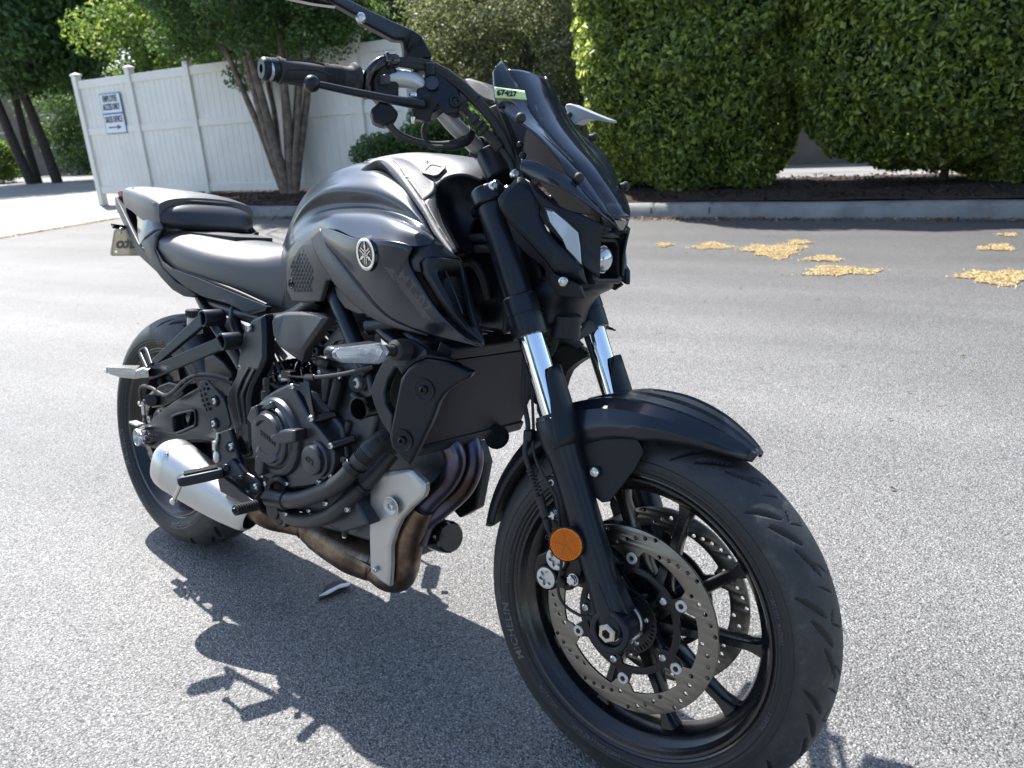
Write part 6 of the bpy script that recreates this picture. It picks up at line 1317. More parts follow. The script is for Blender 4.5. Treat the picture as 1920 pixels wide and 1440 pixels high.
for k in range(6):
    a = R_(60*k+40); d = V(math.cos(a), 0, math.sin(a)); sm2.tube([Q(268, 818, -.146), Q(266, 818, -.150)+d*.018], .002, n=6, sub=1)
build('slider_star', sm2, M['alu'], bike)
build('chain_adjuster', MB().box(Q(256, 794, -.125), (.045, .02, .006)), M['alu_dull'], bike, bevel=.001)
build('rear_axle', MB().cyl((0, -.13, .315), (0, .13, .315), .011), M['bolt'], bike)
# rear caliper, hose, wires
rc3 = MB().slab(poly([(285, 738, -.105), (300, 722, -.105), (318, 716, -.105), (340, 722, -.105), (346, 740, -.105), (330, 752, -.105), (308, 762, -.105), (285, 765, -.105)]), V(0, .05, 0), .003, .003)
rc3.cyl(Q(290, 750, -.105), Q(283, 750, -.125), .016, ch=.002)
build('rear_caliper', rc3, M['blackpart'], bike, bevel=.002, tri=True)
mb = MB().cyl(Q(262, 757, -.13), Q(272, 754, -.125), .007, ch=.001).cyl(Q(268, 757, -.128), Q(270, 778, -.128), .005); build('hose_banjo', mb, M['alu_dull'], bike)
build('rear_hose', MB().tube([Q(266, 757, -.13), Q(263, 735, -.133), Q(268, 724, -.135), Q(285, 728, -.138), Q(308, 741, -.14), Q(325, 734, -.142), Q(345, 714, -.142), Q(370, 703, -.142), Q(400, 703, -.14), Q(432, 711, -.138)], .0045, n=12), M['hose'], bike)
build('rear_wire', MB().tube([Q(312, 747, -.138), Q(330, 742, -.14), Q(350, 720, -.145), Q(372, 710, -.145), Q(405, 712, -.143), Q(435, 722, -.14)], .0035, n=10).tube([Q(270, 776, -.125), Q(275, 795, -.12)], .004, n=8), M['rubber'], bike)
for x, y in ((369, 706), (352, 716), (315, 741)): build('cable_tie', MB().lathe([(-.002, .0095), (.002, .0095)], Q(x, y, -.143), nrm(V(.8, 0, .5)), 14), M['dark'], bike)
# hugger over the rear tyre
hg = []
for i in range(12):
    a = R_(18+52*i/11); hg.append([V(.335*math.cos(a)-.0, y_*.098, .315+.335*math.sin(a)-.04*abs(y_)**4) for y_ in np.linspace(-1.08, 1.08, 11)])
build('rear_hugger', MB().grid(hg), M['plastic'], bike, solid=.004, sharp=50)
panel('hugger_side', [(384, 672, -.112), (398, 664, -.112), (420, 680, -.115), (436, 700, -.118), (440, 740, -.118), (420, 745, -.116), (398, 722, -.114), (386, 700, -.112)], 'plastic', .006, both=False, inset=.002, lift=.002)
# rider footrest plates
hp = [(372, 725, -.200), (375, 716, -.200), (381, 713, -.200), (389, 714, -.198), (404, 729, -.196), (420, 748, -.194), (427, 772, -.192), (432, 795, -.192), (428, 801, -.192), (406, 812, -.194), (397, 796, -.196), (388, 777, -.198), (376, 745, -.200)]
hpp = mirror_part('heel_plate', MB().slab(poly(hp), V(0, .004, 0), .0015, .001), 'frame', bevel=.001, tri=True, sharp=25)
dm = MB()
for x, y in ((375, 733), (381, 729), (377, 742), (383, 739), (379, 751), (385, 749), (382, 760), (388, 758), (386, 768), (391, 767), (385, 720), (388, 729)): dm.cyl(Q(x, y, -.2012)+RT*.0012, Q(x, y, -.2012)-RT*.002, .0035, n=12)
build('plate_holes', dm, M['dark'], hpp)
for x, y in ((403, 752), (402, 794)):
    build('screw_cup', MB().lathe([(.0012, .0125), (.002, .0115), (-.001, .0090), (-.001, .0001)], Q(x, y, -.1975)+RT*.001, RT, 30), M['frame'], hpp); bolt(Q(x, y, -.198), .0075, hpp)
fb = [(404, 812, -.185), (418, 808, -.185), (431, 804, -.185), (440, 832, -.186), (450, 864, -.186), (462, 886, -.186), (478, 895, -.186), (488, 905, -.186), (489, 922, -.186), (481, 934, -.186), (465, 936, -.186), (452, 925, -.186), (440, 905, -.186), (425, 888, -.186), (410, 880, -.186), (401, 862, -.186), (402, 838, -.186)]
fbp = panel('footrest_bracket', fb, 'frame', .010, inset=.003, lift=.003, sharp=24)
for x, y, r in ((434, 838, .0085), (451, 888, .0085), (480, 913, .0085), (464, 925, .007)):
    bolt(Q(x, y, -.191), r, fbp); build('washer', MB().cyl(Q(x, y, -.186), Q(x, y, -.1905), r*1.45, n=28), M['frame'], fbp)
build('pivot_cap', MB().sphere(Q(407, 856, -.190), .0105, sc=(1, .6, 1.25)), M['alu_dull'], fbp)
build('brake_switch', MB().tube([Q(408, 812, -.19), Q(407, 825, -.192), Q(403, 838, -.192)], .003, n=8).box(Q(403, 836, -.192), (.012, .006, .02)), M['alu_dull'], fbp)
for sg in (1, -1):
    fl = V(1, sg, 1); T_ = lambda x, y, d: Q(x, y, d)*fl
    a0, a1 = T_(418, 884, -.212), T_(332, 902, -.290); d = nrm(a1-a0); up = nrm(V(0, 0, 1)-d*d[2]); sd = np.cross(d, up); L2 = np.linalg.norm(a1-a0)
    prof2 = [(-.020, .004), (-.016, .010), (-.006, .0125), (.006, .0125), (.016, .010), (.020, .004), (.016, -.010), (0, -.014), (-.016, -.010)]
    g = [[a0+d*L2*t+sd*x*k+up*z*k for x, z in prof2] for t, k in ((0, .9), (.1, 1), (.86, 1), (.97, .8), (1.0, .4))]
    pgm = MB().grid(g, closed=True); pgm.f += [tuple(range(9)), tuple(36+j for j in range(9))]
    pg = build('footrest', pgm, M['frame'], bike, bevel=.001, sharp=35)
    rb2 = MB()
    for k in (-.009, -.003, .003, .009): rb2.box(a0+d*L2*.46+sd*k+up*.0135, (L2*.74, .0028, .004), np.array([d, sd, up]))
    build('footrest_rubber', rb2, M['rubber'], pg, bevel=.001)
    fe0 = a1-up*.008-d*.006; fe1 = T_(325, 940, -.286)
    build('feeler', MB().cyl(fe0, fe1, .0042, n=14).sphere(fe1, .0075), M['alu'], pg)
    build('footrest_hinge', MB().slab([T_(412, 875, -.216), T_(433, 860, -.200), T_(446, 874, -.198), T_(458, 888, -.198), T_(436, 895, -.205), T_(415, 893, -.218)], V(0, sg*.012, 0)).cyl(T_(427, 878, -.218), T_(424, 876, -.228), .007), M['frame'], pg, bevel=.002, tri=True)
# brake pedal
pm2 = MB().slab(poly([(408, 900, -.21), (418, 893, -.21), (430, 903, -.21), (452, 922, -.212), (474, 938, -.215), (477, 946, -.215), (466, 950, -.215), (440, 936, -.213), (414, 922, -.21)]), V(0, .010, 0), .001, .001)
pd_ = build('brake_pedal', pm2, M['frame'], bike, bevel=.0015, tri=True)
t0, t1 = Q(440, 957, -.262), Q(481, 947, -.212); rm2 = MB().cyl(t0, t1, .0085, n=20)
for i in range(9): q = t0+(t1-t0)*(i+.5)/9; rm2.lathe([(-.0022, .0085), (-.0016, .0112), (.0016, .0112), (.0022, .0085)], q, t1-t0, 20)
build('pedal_rubber', rm2, M['rubber'], pd_, sharp=30); bolt(t0, .006, pd_, axis=t0-t1, m='blackpart')
# passenger footrest brackets
for sg in (1, -1):
    fl = V(1, sg, 1); T_ = lambda x, y, d: Q(x, y, d)*fl
    b1, b2, hj = T_(380, 597, -.185), T_(415, 641, -.185), T_(276, 694, -.225)
    pm3 = MB()
    for b in (b1, b2):
        pm3.lathe([(-.045, .0185), (.0, .0185), (.002, .0175), (.002, .0140), (-.012, .0135), (-.012, .0001)], b, V(0, -sg, 0), 36)
    u1 = nrm(np.cross(hj-b1, Yd)); u1 = u1 if u1[2] > 0 else -u1
    pm3.slab([b1+u1*.015, b1-u1*.013+nrm(hj-b1)*.012, hj-u1*.004+nrm(b1-hj)*.02, hj+u1*.012+nrm(b1-hj)*.01], V(0, sg*.012, 0))
    u2_ = nrm(np.cross(hj-b2, Yd)); u2_ = u2_ if u2_[2] > 0 else -u2_
    pm3.slab([b2+u2_*.012+nrm(hj-b2)*.01, b2-u2_*.016, hj-u2_*.022, hj+u2_*.006], V(0, sg*.012, 0))
    pp = build('passenger_bracket', pm3, M['frame'], bike, bevel=.002, tri=True, sharp=28)
    p0_, p1_ = T_(281, 698, -.228), T_(197, 695, -.300); d = nrm(p1_-p0_); up = nrm(V(0, 0, 1)-d*d[2]); sd = np.cross(d, up); Lp = np.linalg.norm(p1_-p0_)
    g = []
    for t, wd, z0, z1 in ((0, .014, -.010, .008), (.18, .014, -.012, .009), (.3, .019, -.014, .004), (.6, .020, -.012, .003), (.85, .017, -.006, .003), (1.0, .008, .0, .004)):
        g.append([p0_+d*Lp*t+sd*x*wd+up*z for x, z in ((-1, z1), (1, z1), (1, (z0+z1)/2), (.7, z0), (-.7, z0), (-1, (z0+z1)/2))])
    pk = build('passenger_footrest', MB().grid(g, closed=True), M['alu_dull'], bike, bevel=.001, sharp=30)
    tt = MB()
    for i in range(13):
        for j in (-1, -.33, .33, 1): q = p0_+d*Lp*(.30+.052*i)+sd*j*.0165*(1-.02*i)+up*.004; tt.box(q, (.0030, .0060, .014), np.array([d, sd, up]))
    build('grip_teeth', tt, M['alu'], pk, weld=0)
    build('peg_pin', MB().cyl(T_(268, 697, -.250), T_(272, 697, -.228), .0065), M['bolt'], pk); 
    lpm = MB().tube([T_(276, 690, -.228), T_(264, 662, -.215), T_(267, 656, -.212), T_(275, 656, -.210), T_(285, 683, -.222)], .0045, n=10); build('strap_loop', lpm, M['frame'], pp)
# rear brake reservoir
r0_ = Q(365, 594, -.150)
build('reservoir', MB().cyl(r0_+V(0, 0, -.038), r0_, .0165, n=32, ch=.002), M['translucent'], bike)
build('brake_fluid', MB().cyl(r0_+V(0, 0, -.034), r0_+V(0, 0, -.008), .0115, n=24), M['peach'], bike)
rl = MB().cyl(r0_, r0_+V(0, 0, .017), .0185, n=32, ch=.002)
for k in range(24): a = 2*math.pi*k/24; rl.cyl(r0_+V(.0185*math.cos(a), .0185*math.sin(a), .001), r0_+V(.0185*math.cos(a), .0185*math.sin(a), .014), .0011, n=6)
build('reservoir_lid', rl, M['rubber'], bike, sharp=30)
# number plate
px_ = -.19
bk2 = [QX(206, 419, px_), QX(258, 426, px_), QX(262, 452, px_), QX(251, 440, px_), QX(246, 432, px_), QX(210, 428, px_)]
build('plate_bracket', MB().slab([p+V(.006, 0, 0) for p in bk2]+[], V(-.003, 0, 0)), M['blackpart'], bike, tri=True)
dm = MB()
for x, y, r in ((211, 423.5, .003), (236, 431, .003)): dm.cyl(QX(x, y, px_+.0065), QX(x, y, px_+.005), r, n=12)
build('bracket_holes', dm, M['white_paint'], bike)
build('wing_nut', MB().sphere(QX(228, 430, px_+.012), .005, n=10, m=6, sc=(.8, 1.6, 1)).sphere(QX(226, 437, px_+.012), .004, n=8, m=6), M['alu'], bike)
M['plate'] = mat('cream_dealer_plate', (0.66, 0.63, 0.54), .4); _n = M['plate'].node_tree; _t = _n.nodes.new('ShaderNodeBsdfTranslucent'); _t.inputs[0].default_value = (.62, .58, .47, 1); _m = _n.nodes.new('ShaderNodeMixShader'); _m.inputs[0].default_value = .4; _n.links.new(_n.nodes['Principled BSDF'].outputs[0], _m.inputs[1]); _n.links.new(_t.outputs[0], _m.inputs[2]); _n.links.new(_m.outputs[0], _n.nodes['Material Output'].inputs['Surface']); M['plate_ink'] = mat('grey_plate_print', (0.22, 0.22, 0.21), .5)
pA, pB, pD = QX(214, 428, px_), QX(272, 487, px_), QX(206, 480, px_); eyp = nrm(V(0, 1, .02)); ezp = nrm(pA-pD); wP, hP = .178, np.linalg.norm(pA-pD)
cP = pD+eyp*wP/2+ezp*hP/2; rr = .008
rl_ = []
for sx_, sy_, a0 in ((1, 1, 0), (-1, 1, 90), (-1, -1, 180), (1, -1, 270)):
    for k in range(5): a = R_(a0+90*k/4); rl_.append((sx_*(wP/2-rr)+rr*math.cos(a), sy_*(hP/2-rr)+rr*math.sin(a)))
pl_ = build('number_plate', place(curve_mesh([rl_, circle(.0035, 14, (-wP/2+.014, -hP/2+.012))], .0016), cP, eyp, ezp, V(1, 0, 0)), M['plate'], bike)
bd = place(curve_mesh([[(x*.965, y*.93) for x, y in rl_], [(x*.955, y*.91) for x, y in rl_]], .0004), cP+V(.001, 0, 0), eyp, ezp, V(1, 0, 0)); build('plate_border', bd, M['plate_ink'], pl_)
tm = text_mesh('Auto', .040, .0006, .0016, 1.0); tm = warp(tm, lambda x, y, z: (-x, y, z)); build('plate_lettering', place(tm, cP+V(.0013, -.037, 0)-ezp*.004, eyp, ezp, V(1, 0, 0)), M['plate_ink'], pl_)
build('plate_emblem', place(curve_mesh([[(-.02, .014), (0, .034), (.02, .03), (.01, .014)]], .0006), cP+V(.0013, -.01, 0), eyp, ezp, V(1, 0, 0)), M['plate_ink'], pl_)
# ---------------------------------------------------------------- handlebar
def BAR(y):   # right half, steered frame; y negative
    return None
hb = [V(1.045, -.0, 1.004), S(912, 290, -.030), S(895, 277, -.048), S(872, 255, -.075), S(850, 233, -.100), S(825, 203, -.128), S(796, 165, -.155), S(760, 148, -.180), S(700, 151, -.215), S(660, 148, -.245), S(560, 138, -.325), S(500, 131, -.378)]
full = hb[::-1][:-1]+[p*V(1, -1, 1) for p in hb]
M['bar'] = mat('anodised_silver_bar', (0.55, 0.56, 0.57), .42, metal=.55, rvar=.04)
build('handlebar', MB().tube(full, .0138, n=24, sub=5), M['bar'], bike, True)
for sg in (1, -1):
    fl = V(1, sg, 1); s_ = lambda *p: S(*p)*fl
    ga, gb, ge = s_(664, 149, -.243), s_(521, 132, -.360), s_(498, 130, -.380); d = nrm(gb-ga); L_ = np.linalg.norm(gb-ga)
    gr = MB().lathe([(-.006, .016), (-.004, .023), (.0, .0245), (.003, .0235), (.006, .0185), (.012, .0168), (.02, .0170)]+[(t*L_, .0172-.0012*math.sin(t*3)) for t in np.linspace(.2, .96, 10)]+[(L_-.003, .0185), (L_, .0185), (L_+.001, .0165)], ga, d, 40)
    for k in range(14):      # moulded chevrons and rings
        q = .022+k*.0022; gr.lathe([(q, .0168), (q+.0006, .0178), (q+.0014, .0178), (q+.002, .0168)], ga, d, 32)
    for k in range(6):
        a = 2*math.pi*k/6; u = nrm(np.cross(d, V(0, 0, 1))); w = np.cross(d, u); dd = lambda t, aa: ga+d*(L_*t)+(u*math.cos(aa)+w*math.sin(aa))*.0166
        gr.tube([dd(.38, a), dd(.62, a+.25), dd(.92, a)], .0016, n=6, sub=3)
    build('grip', gr, M['rubber'], bike, True, sharp=40)
    build('bar_end', MB().lathe([(0, .0155), (.004, .0162), (.010, .0162), (.0108, .0150), (.0125, .0150), (.0133, .0162), (.020, .0160), (.0235, .0135), (.0235, .006), (.018, .0055), (.018, .0001)], gb+d*.001, d, 40), M['plastic'], bike, True, sharp=28)
    # lever with ball end
    lv = [s_(585, 157, -.338), s_(604, 160, -.325), s_(650, 170, -.292), s_(700, 180, -.258), s_(735, 187, -.235), s_(770, 193, -.208), s_(792, 197, -.190)]
    lm = MB().tube(lv, [.0062, .0068, .0072, .0078, .0085, .0105, .0095], n=14, flat=.75).sphere(lv[0], .0118, n=22, m=14)
    build('brake_lever' if sg > 0 else 'clutch_lever', lm, M['forkblack'], bike, True)
    # switch housing and its lower pod
    sw = MB().slab([s_(694, 205, -.225), s_(700, 228, -.222), s_(722, 236, -.212), s_(742, 228, -.200), s_(748, 212, -.198), s_(735, 196, -.205), s_(712, 190, -.215)], nrm(V(-.6, sg*.5, 0))*.045)
    sw.slab([s_(697, 140, -.228), s_(712, 122, -.222), s_(735, 118, -.205), s_(748, 135, -.195), s_(748, 190, -.195), s_(715, 196, -.21), s_(700, 180, -.224)], nrm(V(-.7, sg*.5, 0))*.035)
    build('switch_housing', sw, M['plastic'], bike, True, bevel=.004, tri=True)
    build('switch_button', MB().box(s_(722, 150, -.222), (.012, .012, .014)), M['knee'], bike, True, bevel=.002)
    wl = [s_(728, 232, -.205), s_(745, 250, -.190), s_(775, 264, -.165), s_(812, 272, -.135), s_(850, 272, -.105), s_(874, 262, -.082), s_(878, 246, -.072)]
    build('switch_wiring', MB().tube(wl, [.0055, .0055, .0058, .0060, .0085, .0085, .0065], n=14), M['hose'], bike, True)
    build('wiring_clip', MB().tube([s_(806, 226, -.14), s_(795, 240, -.145), s_(797, 262, -.145), s_(810, 275, -.14), s_(830, 276, -.125)], .0045, n=8), M['hose'], bike, True)
    build('bar_strap', MB().lathe([(-.007, .0155), (-.006, .0165), (.006, .0165), (.007, .0155)], s_(873, 256, -.074), nrm(s_(890, 270, -.055)-s_(855, 240, -.093)), 24), M['rubber'], bike, True)
    # master cylinder / clutch perch with reservoir
    mc = MB().slab([s_(778, 178, -.172), s_(782, 165, -.170), s_(800, 137, -.160), s_(822, 137, -.150), s_(858, 165, -.130), s_(868, 195, -.128), s_(858, 212, -.134), s_(838, 216, -.145), s_(822, 205, -.155), s_(800, 218, -.165), s_(775, 218, -.176), s_(770, 205, -.178)], V(-.012, sg*.030, 0), .003, .003)
    mco = build('master_cylinder' if sg > 0 else 'clutch_perch', mc, M['forkblack'], bike, True, bevel=.003, tri=True)
    build('lever_clamp', MB().slab([s_(770, 190, -.195), s_(800, 176, -.185), s_(825, 190, -.175), s_(812, 205, -.178), s_(806, 228, -.178), s_(775, 222, -.188)], V(-.02, sg*.02, 0)), M['plastic'], bike, True, bevel=.002, tri=True)
    bolt(s_(775, 178, -.192), .0065, mco, True, axis=V(0, 0, 1)); bolt(s_(775, 222, -.19), .004, mco, True, axis=V(0, 0, -1), h=.008)
    if sg > 0:
        n_ = nrm(V(.55, -.8, 0.05)); c_ = S(811, 157, -.160)+n_*.004
        build('level_glass', MB().lathe([(0, .0105), (.002, .0102), (.002, .0085), (.0005, .0082), (.0005, .0001)], c_, n_, 32), M['gloss'], mco, True, sharp=30)
        bc = S(855, 191, -.135)
        build('hose_joint', MB().lathe([(-.010, .010), (.006, .0105), (.008, .009), (.008, .006), (.004, .0055), (.004, .0001)], bc, n_, 28).tube([bc, S(868, 203, -.128), S(880, 214, -.12)], [.006, .0055, .005], n=12), M['blackpart'], bike, True, sharp=28)
        hp_ = [S(866, 200, -.128), S(884, 218, -.118), S(910, 246, -.105), S(936, 275, -.092), S(958, 305, -.080), S(972, 350, -.070)]
        hm = MB().tube(hp_, .0050, n=12)
        for a_, b_ in ((.20, .27), (.30, .335), (.36, .40), (.52, .62)):
            m_ = len(hp_)-1; pf = lambda t: hp_[int(t*m_)]+(hp_[int(t*m_)+1]-hp_[int(t*m_)])*(t*m_-int(t*m_)); hm.cyl(pf(a_), pf(b_), .0090, n=16, ch=.001)
        build('brake_line', hm, M['rubber'], bike, True)
    # elbow of the throttle / clutch cable
    el = [s_(690, 186, -.226), s_(688, 160, -.230), s_(696, 134, -.228), s_(716, 117, -.215), s_(738, 113, -.200)]
    build('cable_elbow', MB().tube(el, [.0085, .0090, .0095, .0095, .0085], n=16).lathe([(-.002, .011), (0, .0135), (.004, .0135), (.006, .011), (.016, .0105), (.020, .008)], s_(724, 115, -.21), nrm(s_(745, 116, -.195)-s_(716, 117, -.215)), 24), M['gloss'] if sg > 0 else M['plastic'], bike, True)
    cbm = MB()
    for k, (o1, o2) in enumerate(((0, 0), (5, 9), (-3, -6))):
        cbm.tube([s_(742, 114+o1, -.198), s_(775, 117+o1*1.4, -.178), s_(805, 122+o1*1.6, -.158), s_(845, 143+o1*1.5, -.135), s_(885, 178+o2, -.115), s_(925, 224+o2, -.095), s_(952, 270+o2, -.082), s_(972, 330, -.068)], .0048 if k < 2 else .0036, n=10)
    build('control_cable', cbm, M['rubber'], bike, True)
    build('cable_band', MB().cyl(s_(805, 118, -.160), s_(807, 144, -.158), .0085, n=14, ch=.002), M['plastic'], bike, True)
    build('cable_sleeve', MB().tube([s_(834, 135, -.140), s_(865, 158, -.124), s_(895, 186, -.110)], .0075, n=12), M['rubber'], bike, True)
    # mirror
    ma_ = [(757, 109, -.168), (808, 113, -.150), (810, 102, -.150), (791, 68, -.158), (776, 57, -.166), (737, 40, -.205), (697, 21, -.245), (660, 2, -.282), (617, -20, -.325), (600, -18, -.34), (618, 2, -.33), (640, 14, -.305), (670, 31, -.275), (676, 42, -.270), (700, 54, -.248), (714, 61, -.235), (738, 75, -.205), (755, 76, -.185), (758, 96, -.172)]
    if sg > 0:
        P = [S(*p) for p in ma_]; mo = build('mirror_stem', MB().slab(P, V(-.016, .010, 0), .003, .003), M['plastic'], bike, True, bevel=.002, tri=True, sharp=28)
        bolt(S(677, 35, -.272)+V(.003, -.003, 0), .0072, mo, True, axis=nrm(V(.6, -.8, 0)), h=.004)
        hd = [S(640, 12, -.305), S(600, -18, -.345), S(560, -50, -.385), S(520, -60, -.42), S(500, -40, -.43), S(530, -8, -.40), S(590, 5, -.35)]
        build('mirror_head', MB().slab(hd, V(-.02, .006, .0)), M['gloss'], mo, True, bevel=.004, tri=True)
        build('mirror_foot', MB().cyl(S(783, 110, -.165), S(785, 135, -.165), .0095, n=18), M['plastic'], mo, True)
    else:
        M['mirror_grey'] = mat('sunlit_grained_mirror_back', (0.34, 0.345, 0.355), .42, bump=.3, bscale=900)  # sky reflection on the housing put into its light grey
        lmp = [(1059, 200, .30), (1062, 195, .30), (1069, 194, .30), (1076, 197, .30), (1108, 211, .31), (1141, 224, .32), (1141, 228, .32), (1120, 225, .315), (1100, 222, .31), (1090, 225, .305), (1077, 233, .30), (1071, 230, .30), (1064, 215, .30)]
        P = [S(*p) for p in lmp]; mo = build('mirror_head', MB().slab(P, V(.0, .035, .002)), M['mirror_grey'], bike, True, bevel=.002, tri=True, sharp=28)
        build('mirror_stem', MB().tube([S(1068, 215, .30), S(1055, 225, .27), V(1.0, .22, 1.09)], .006, n=12), M['plastic'], mo, True)
# handlebar clamp and risers
for sg in (1, -1):
    fl = V(1, sg, 1)
    build('bar_riser', MB().cyl(S(938, 336, -.040)*fl, S(914, 285, -.038)*fl, .0235, .0225, n=32, ch=.003), M['forkblack'], bike, True, sharp=28)
    build('riser_cap', MB().lathe([(-.022, .0165), (-.021, .0185), (.014, .0185), (.016, .0165)], S(905, 283, -.040)*fl, nrm(V(-.05, -sg*1, .4)), 28), M['forkblack'], bike, True, sharp=28)
# instrument pod
mt = [S(868, 147, -.055), S(878, 146, -.05), S(905, 154, -.045), S(930, 168, -.04), S(936, 196, -.05), S(905, 186, -.055), S(880, 168, -.06)]
build('instrument_pod', MB().slab(mt, V(.0, .11, .0)), M['plastic_tex'], bike, True, bevel=.004, tri=True)
# stay between instrument and headlight
st_ = [S(930, 195, -.075), S(975, 300, -.075), S(985, 345, -.085), S(960, 335, -.08), S(940, 260, -.075), S(905, 205, -.07)]
mirror_part('headlight_stay', MB().slab(st_, V(.0, .02, .0)), 'dark', st=True, bevel=.002, tri=True)
build('stay_plate', MB().slab([S(912, 200, -.05), S(1000, 330, -.06), S(1060, 400, -.06), S(1050, 330, 0), S(960, 200, 0)], V(0, .08, 0)), M['dark'], bike, True, tri=True, bevel=.004)
for c_ in ((941, 197, -.098), (975, 272, -.09), (980, 292, -.095)):
    build('stay_bolt', MB().sphere(S(*c_), .006, n=12, m=8), M['blackpart'], bike, True)
# ---------------------------------------------------------------- windscreen
A_ = [(953, 131, -.0575), (966, 155, -.057), (997, 213, -.055), (1036, 262, -.051), (1078, 307, -.045), (1112, 352, -.037), (1151, 411, -.022)]
AP = [S(*p) for p in A_]
cen = []
for p in AP:
    cen.append([V(p[0]+.014*(1-(k/5)**2), p[1]*k/5*1.0, p[2]+.002*(1-(k/5)**2)) for k in (5, 4, 3, 2, 1, 0, -1, -2, -3, -4, -5)])
cen = [[V(p[0]+.010*(1-abs(k/5)**3), p[1]*k/5, p[2]+.003*(1-abs(k/5)**3)) for k in (5, 4, 3, 2, 1, 0, -1, -2, -3, -4, -5)] for p in AP]
cg = net([[r[j] for r in cen] for j in range(11)], 6, 2)
wsm = MB().grid(cg)
rU1 = [S(*p) for p in [(940, 115, -.060)]+A_[1:]]
rU2 = [S(*p) for p in ((925, 135, -.088), (928, 192, -.098), (957, 219, -.103), (1003, 251, -.095), (1045, 297, -.083), (1073, 338, -.070), (1128, 396, -.040))]
rL1 = [S(*p) for p in ((977, 299, -.118), (1003, 302, -.108), (1033, 316, -.095), (1064, 330, -.076), (1105, 372, -.053), (1155, 424, -.014))]
rL2 = [S(*p) for p in ((976, 320, -.122), (1000, 335, -.112), (1030, 347, -.100), (1066, 360, -.084), (1112, 392, -.056), (1162, 431, -.008))]
ws_o = build('windscreen', wsm, M['smoke'], bike, True, solid=.003, sharp=60)
um = [(a+b)/2+nrm(V(.3, -.9, .2))*.004 for a, b in zip(rU1, rU2)]
mirror_part('screen_side', MB().grid(net([rU1, um, rU2], 8, 5)), 'smoke', parent=ws_o, st=True, solid=.003, sharp=60)
lmid = [(a+b)/2+nrm(V(.4, -.8, .2))*.003 for a, b in zip(rL1, rL2)]
mirror_part('screen_lower', MB().grid(net([rL1, lmid, rL2], 8, 4)), 'smoke', parent=ws_o, st=True, solid=.003, sharp=60)
tipf = [AP[-1], S(1158, 424, -.012), S(1163, 430, .0)]
build('screen_tip', MB().slab([AP[-1], S(1162, 431, -.006), S(1162, 431, -.006)*V(1, -1, 1), AP[-1]*V(1, -1, 1)], V(-.003, 0, 0)), M['smoke'], ws_o, True)
edge = MB().tube(rU1, .0016, n=8, sub=6).tube([rU1[0], rU2[0], rU2[1]], .0015, n=8, sub=1).tube([AP[0]]+[cen[0][k] for k in range(1, 11)], .0015, n=6, sub=2)
mirror_part('screen_edge', edge, 'clear', parent=ws_o, st=True)
for c_ in ((976, 222, -.103), (1085, 334, -.068), (1140, 408, -.035)):
    p = S(*c_)
    for sg in (1, -1):
        n_ = nrm(V(.75, -.62*sg, .25)); q = p*V(1, sg, 1)
        if c_[0] < 1130: build('screen_screw', MB().lathe([(-.006, .0062), (.001, .0066), (.0015, .0078), (.004, .0078), (.0075, .0062), (.009, .003), (.009, .0001)], q, n_, 24), M['rubber'], ws_o, True, sharp=50)
# green tape with the stock number
off = nrm(V(.55, -.8, .1))*.006
t_tl, t_tm, t_tr = S(928, 165, -.0965)+off, S(958, 169, -.078)+off, S(984, 172, -.061)+off
t_bl, t_bm, t_br = S(929, 185, -.098)+off, S(958, 187, -.081)+off, S(988, 189, -.063)+off
tg = net([[t_tl, t_tm, t_tr], [t_bl, t_bm, t_br]], 8, 3)
tp_ = build('stock_tape', MB().grid(tg), M['tape'], ws_o, True, solid=.0004)
tm = text_mesh('67427', .02, .0003, .0011, 1.05); xs = [v[0] for v in tm.v]; ys = [v[1] for v in tm.v]
def tmap(x, y, z):
    u = .06+.66*(x-min(xs))/(max(xs)-min(xs)); v = .82-.62*(y-min(ys))/(max(ys)-min(ys)); v += .04*math.sin(u*17)
    top = t_tl+(t_tm-t_tl)*u*2 if u < .5 else t_tm+(t_tr-t_tm)*(u*2-1); bt2 = t_bl+(t_bm-t_bl)*u*2 if u < .5 else t_bm+(t_br-t_bm)*(u*2-1)
    return top+(bt2-top)*v+off*.35
build('handwritten_number', warp(tm, tmap), M['ink'], tp_, True)
# ---------------------------------------------------------------- headlight unit
wg = [(968, 334, -.112), (975, 331, -.108), (982, 333, -.105), (1003, 357, -.098), (1010, 380, -.096), (1013, 405, -.095), (1027, 433, -.091), (1055, 464, -.083), (1093, 503, -.071), (1102, 535, -.066), (1082, 529, -.074), (1038, 509, -.089), (1024, 489, -.096), (988, 450, -.110), (954, 418, -.122), (936, 388, -.131), (933, 373, -.131), (943, 360, -.127)]
panel('headlight_wing', wg, 'satin2' if 'satin2' in M else 'plastic', .008, True, inset=.0075, lift=.006, sharp=22)
ll = [(949, 412, -.115), (988, 452, -.104), (1023, 491, -.090), (1037, 511, -.084), (1081, 531, -.070), (1092, 536, -.064), (1068, 548, -.070), (1030, 534, -.078), (1018, 500, -.086), (985, 475, -.097), (962, 450, -.106)]
panel('headlight_liner', ll, 'plastic', .006, True)
r0 = [S(*p) for p in ((985, 335, -.095), (1003, 347, -.096), (1045, 384, -.076), (1090, 402, -.058), (1134, 424, -.038))]
r1 = [S(*p) for p in ((992, 352, -.098), (1008, 368, -.099), (1042, 392, -.080), (1088, 428, -.060), (1127, 456, -.038))]
r2 = [S(*p) for p in ((1000, 372, -.099), (1014, 395, -.090), (1050, 425, -.076), (1092, 458, -.057), (1125, 486, -.036))]
r3 = [S(*p) for p in ((1010, 400, -.090), (1025, 425, -.086), (1060, 460, -.074), (1096, 500, -.059), (1123, 521, -.036))]
mk = mirror_part('headlight_mask', MB().grid(net([r0, r1, r2, r3], 6, 6)), 'plastic', st=True, solid=.004, sharp=50)
xf = 1.279
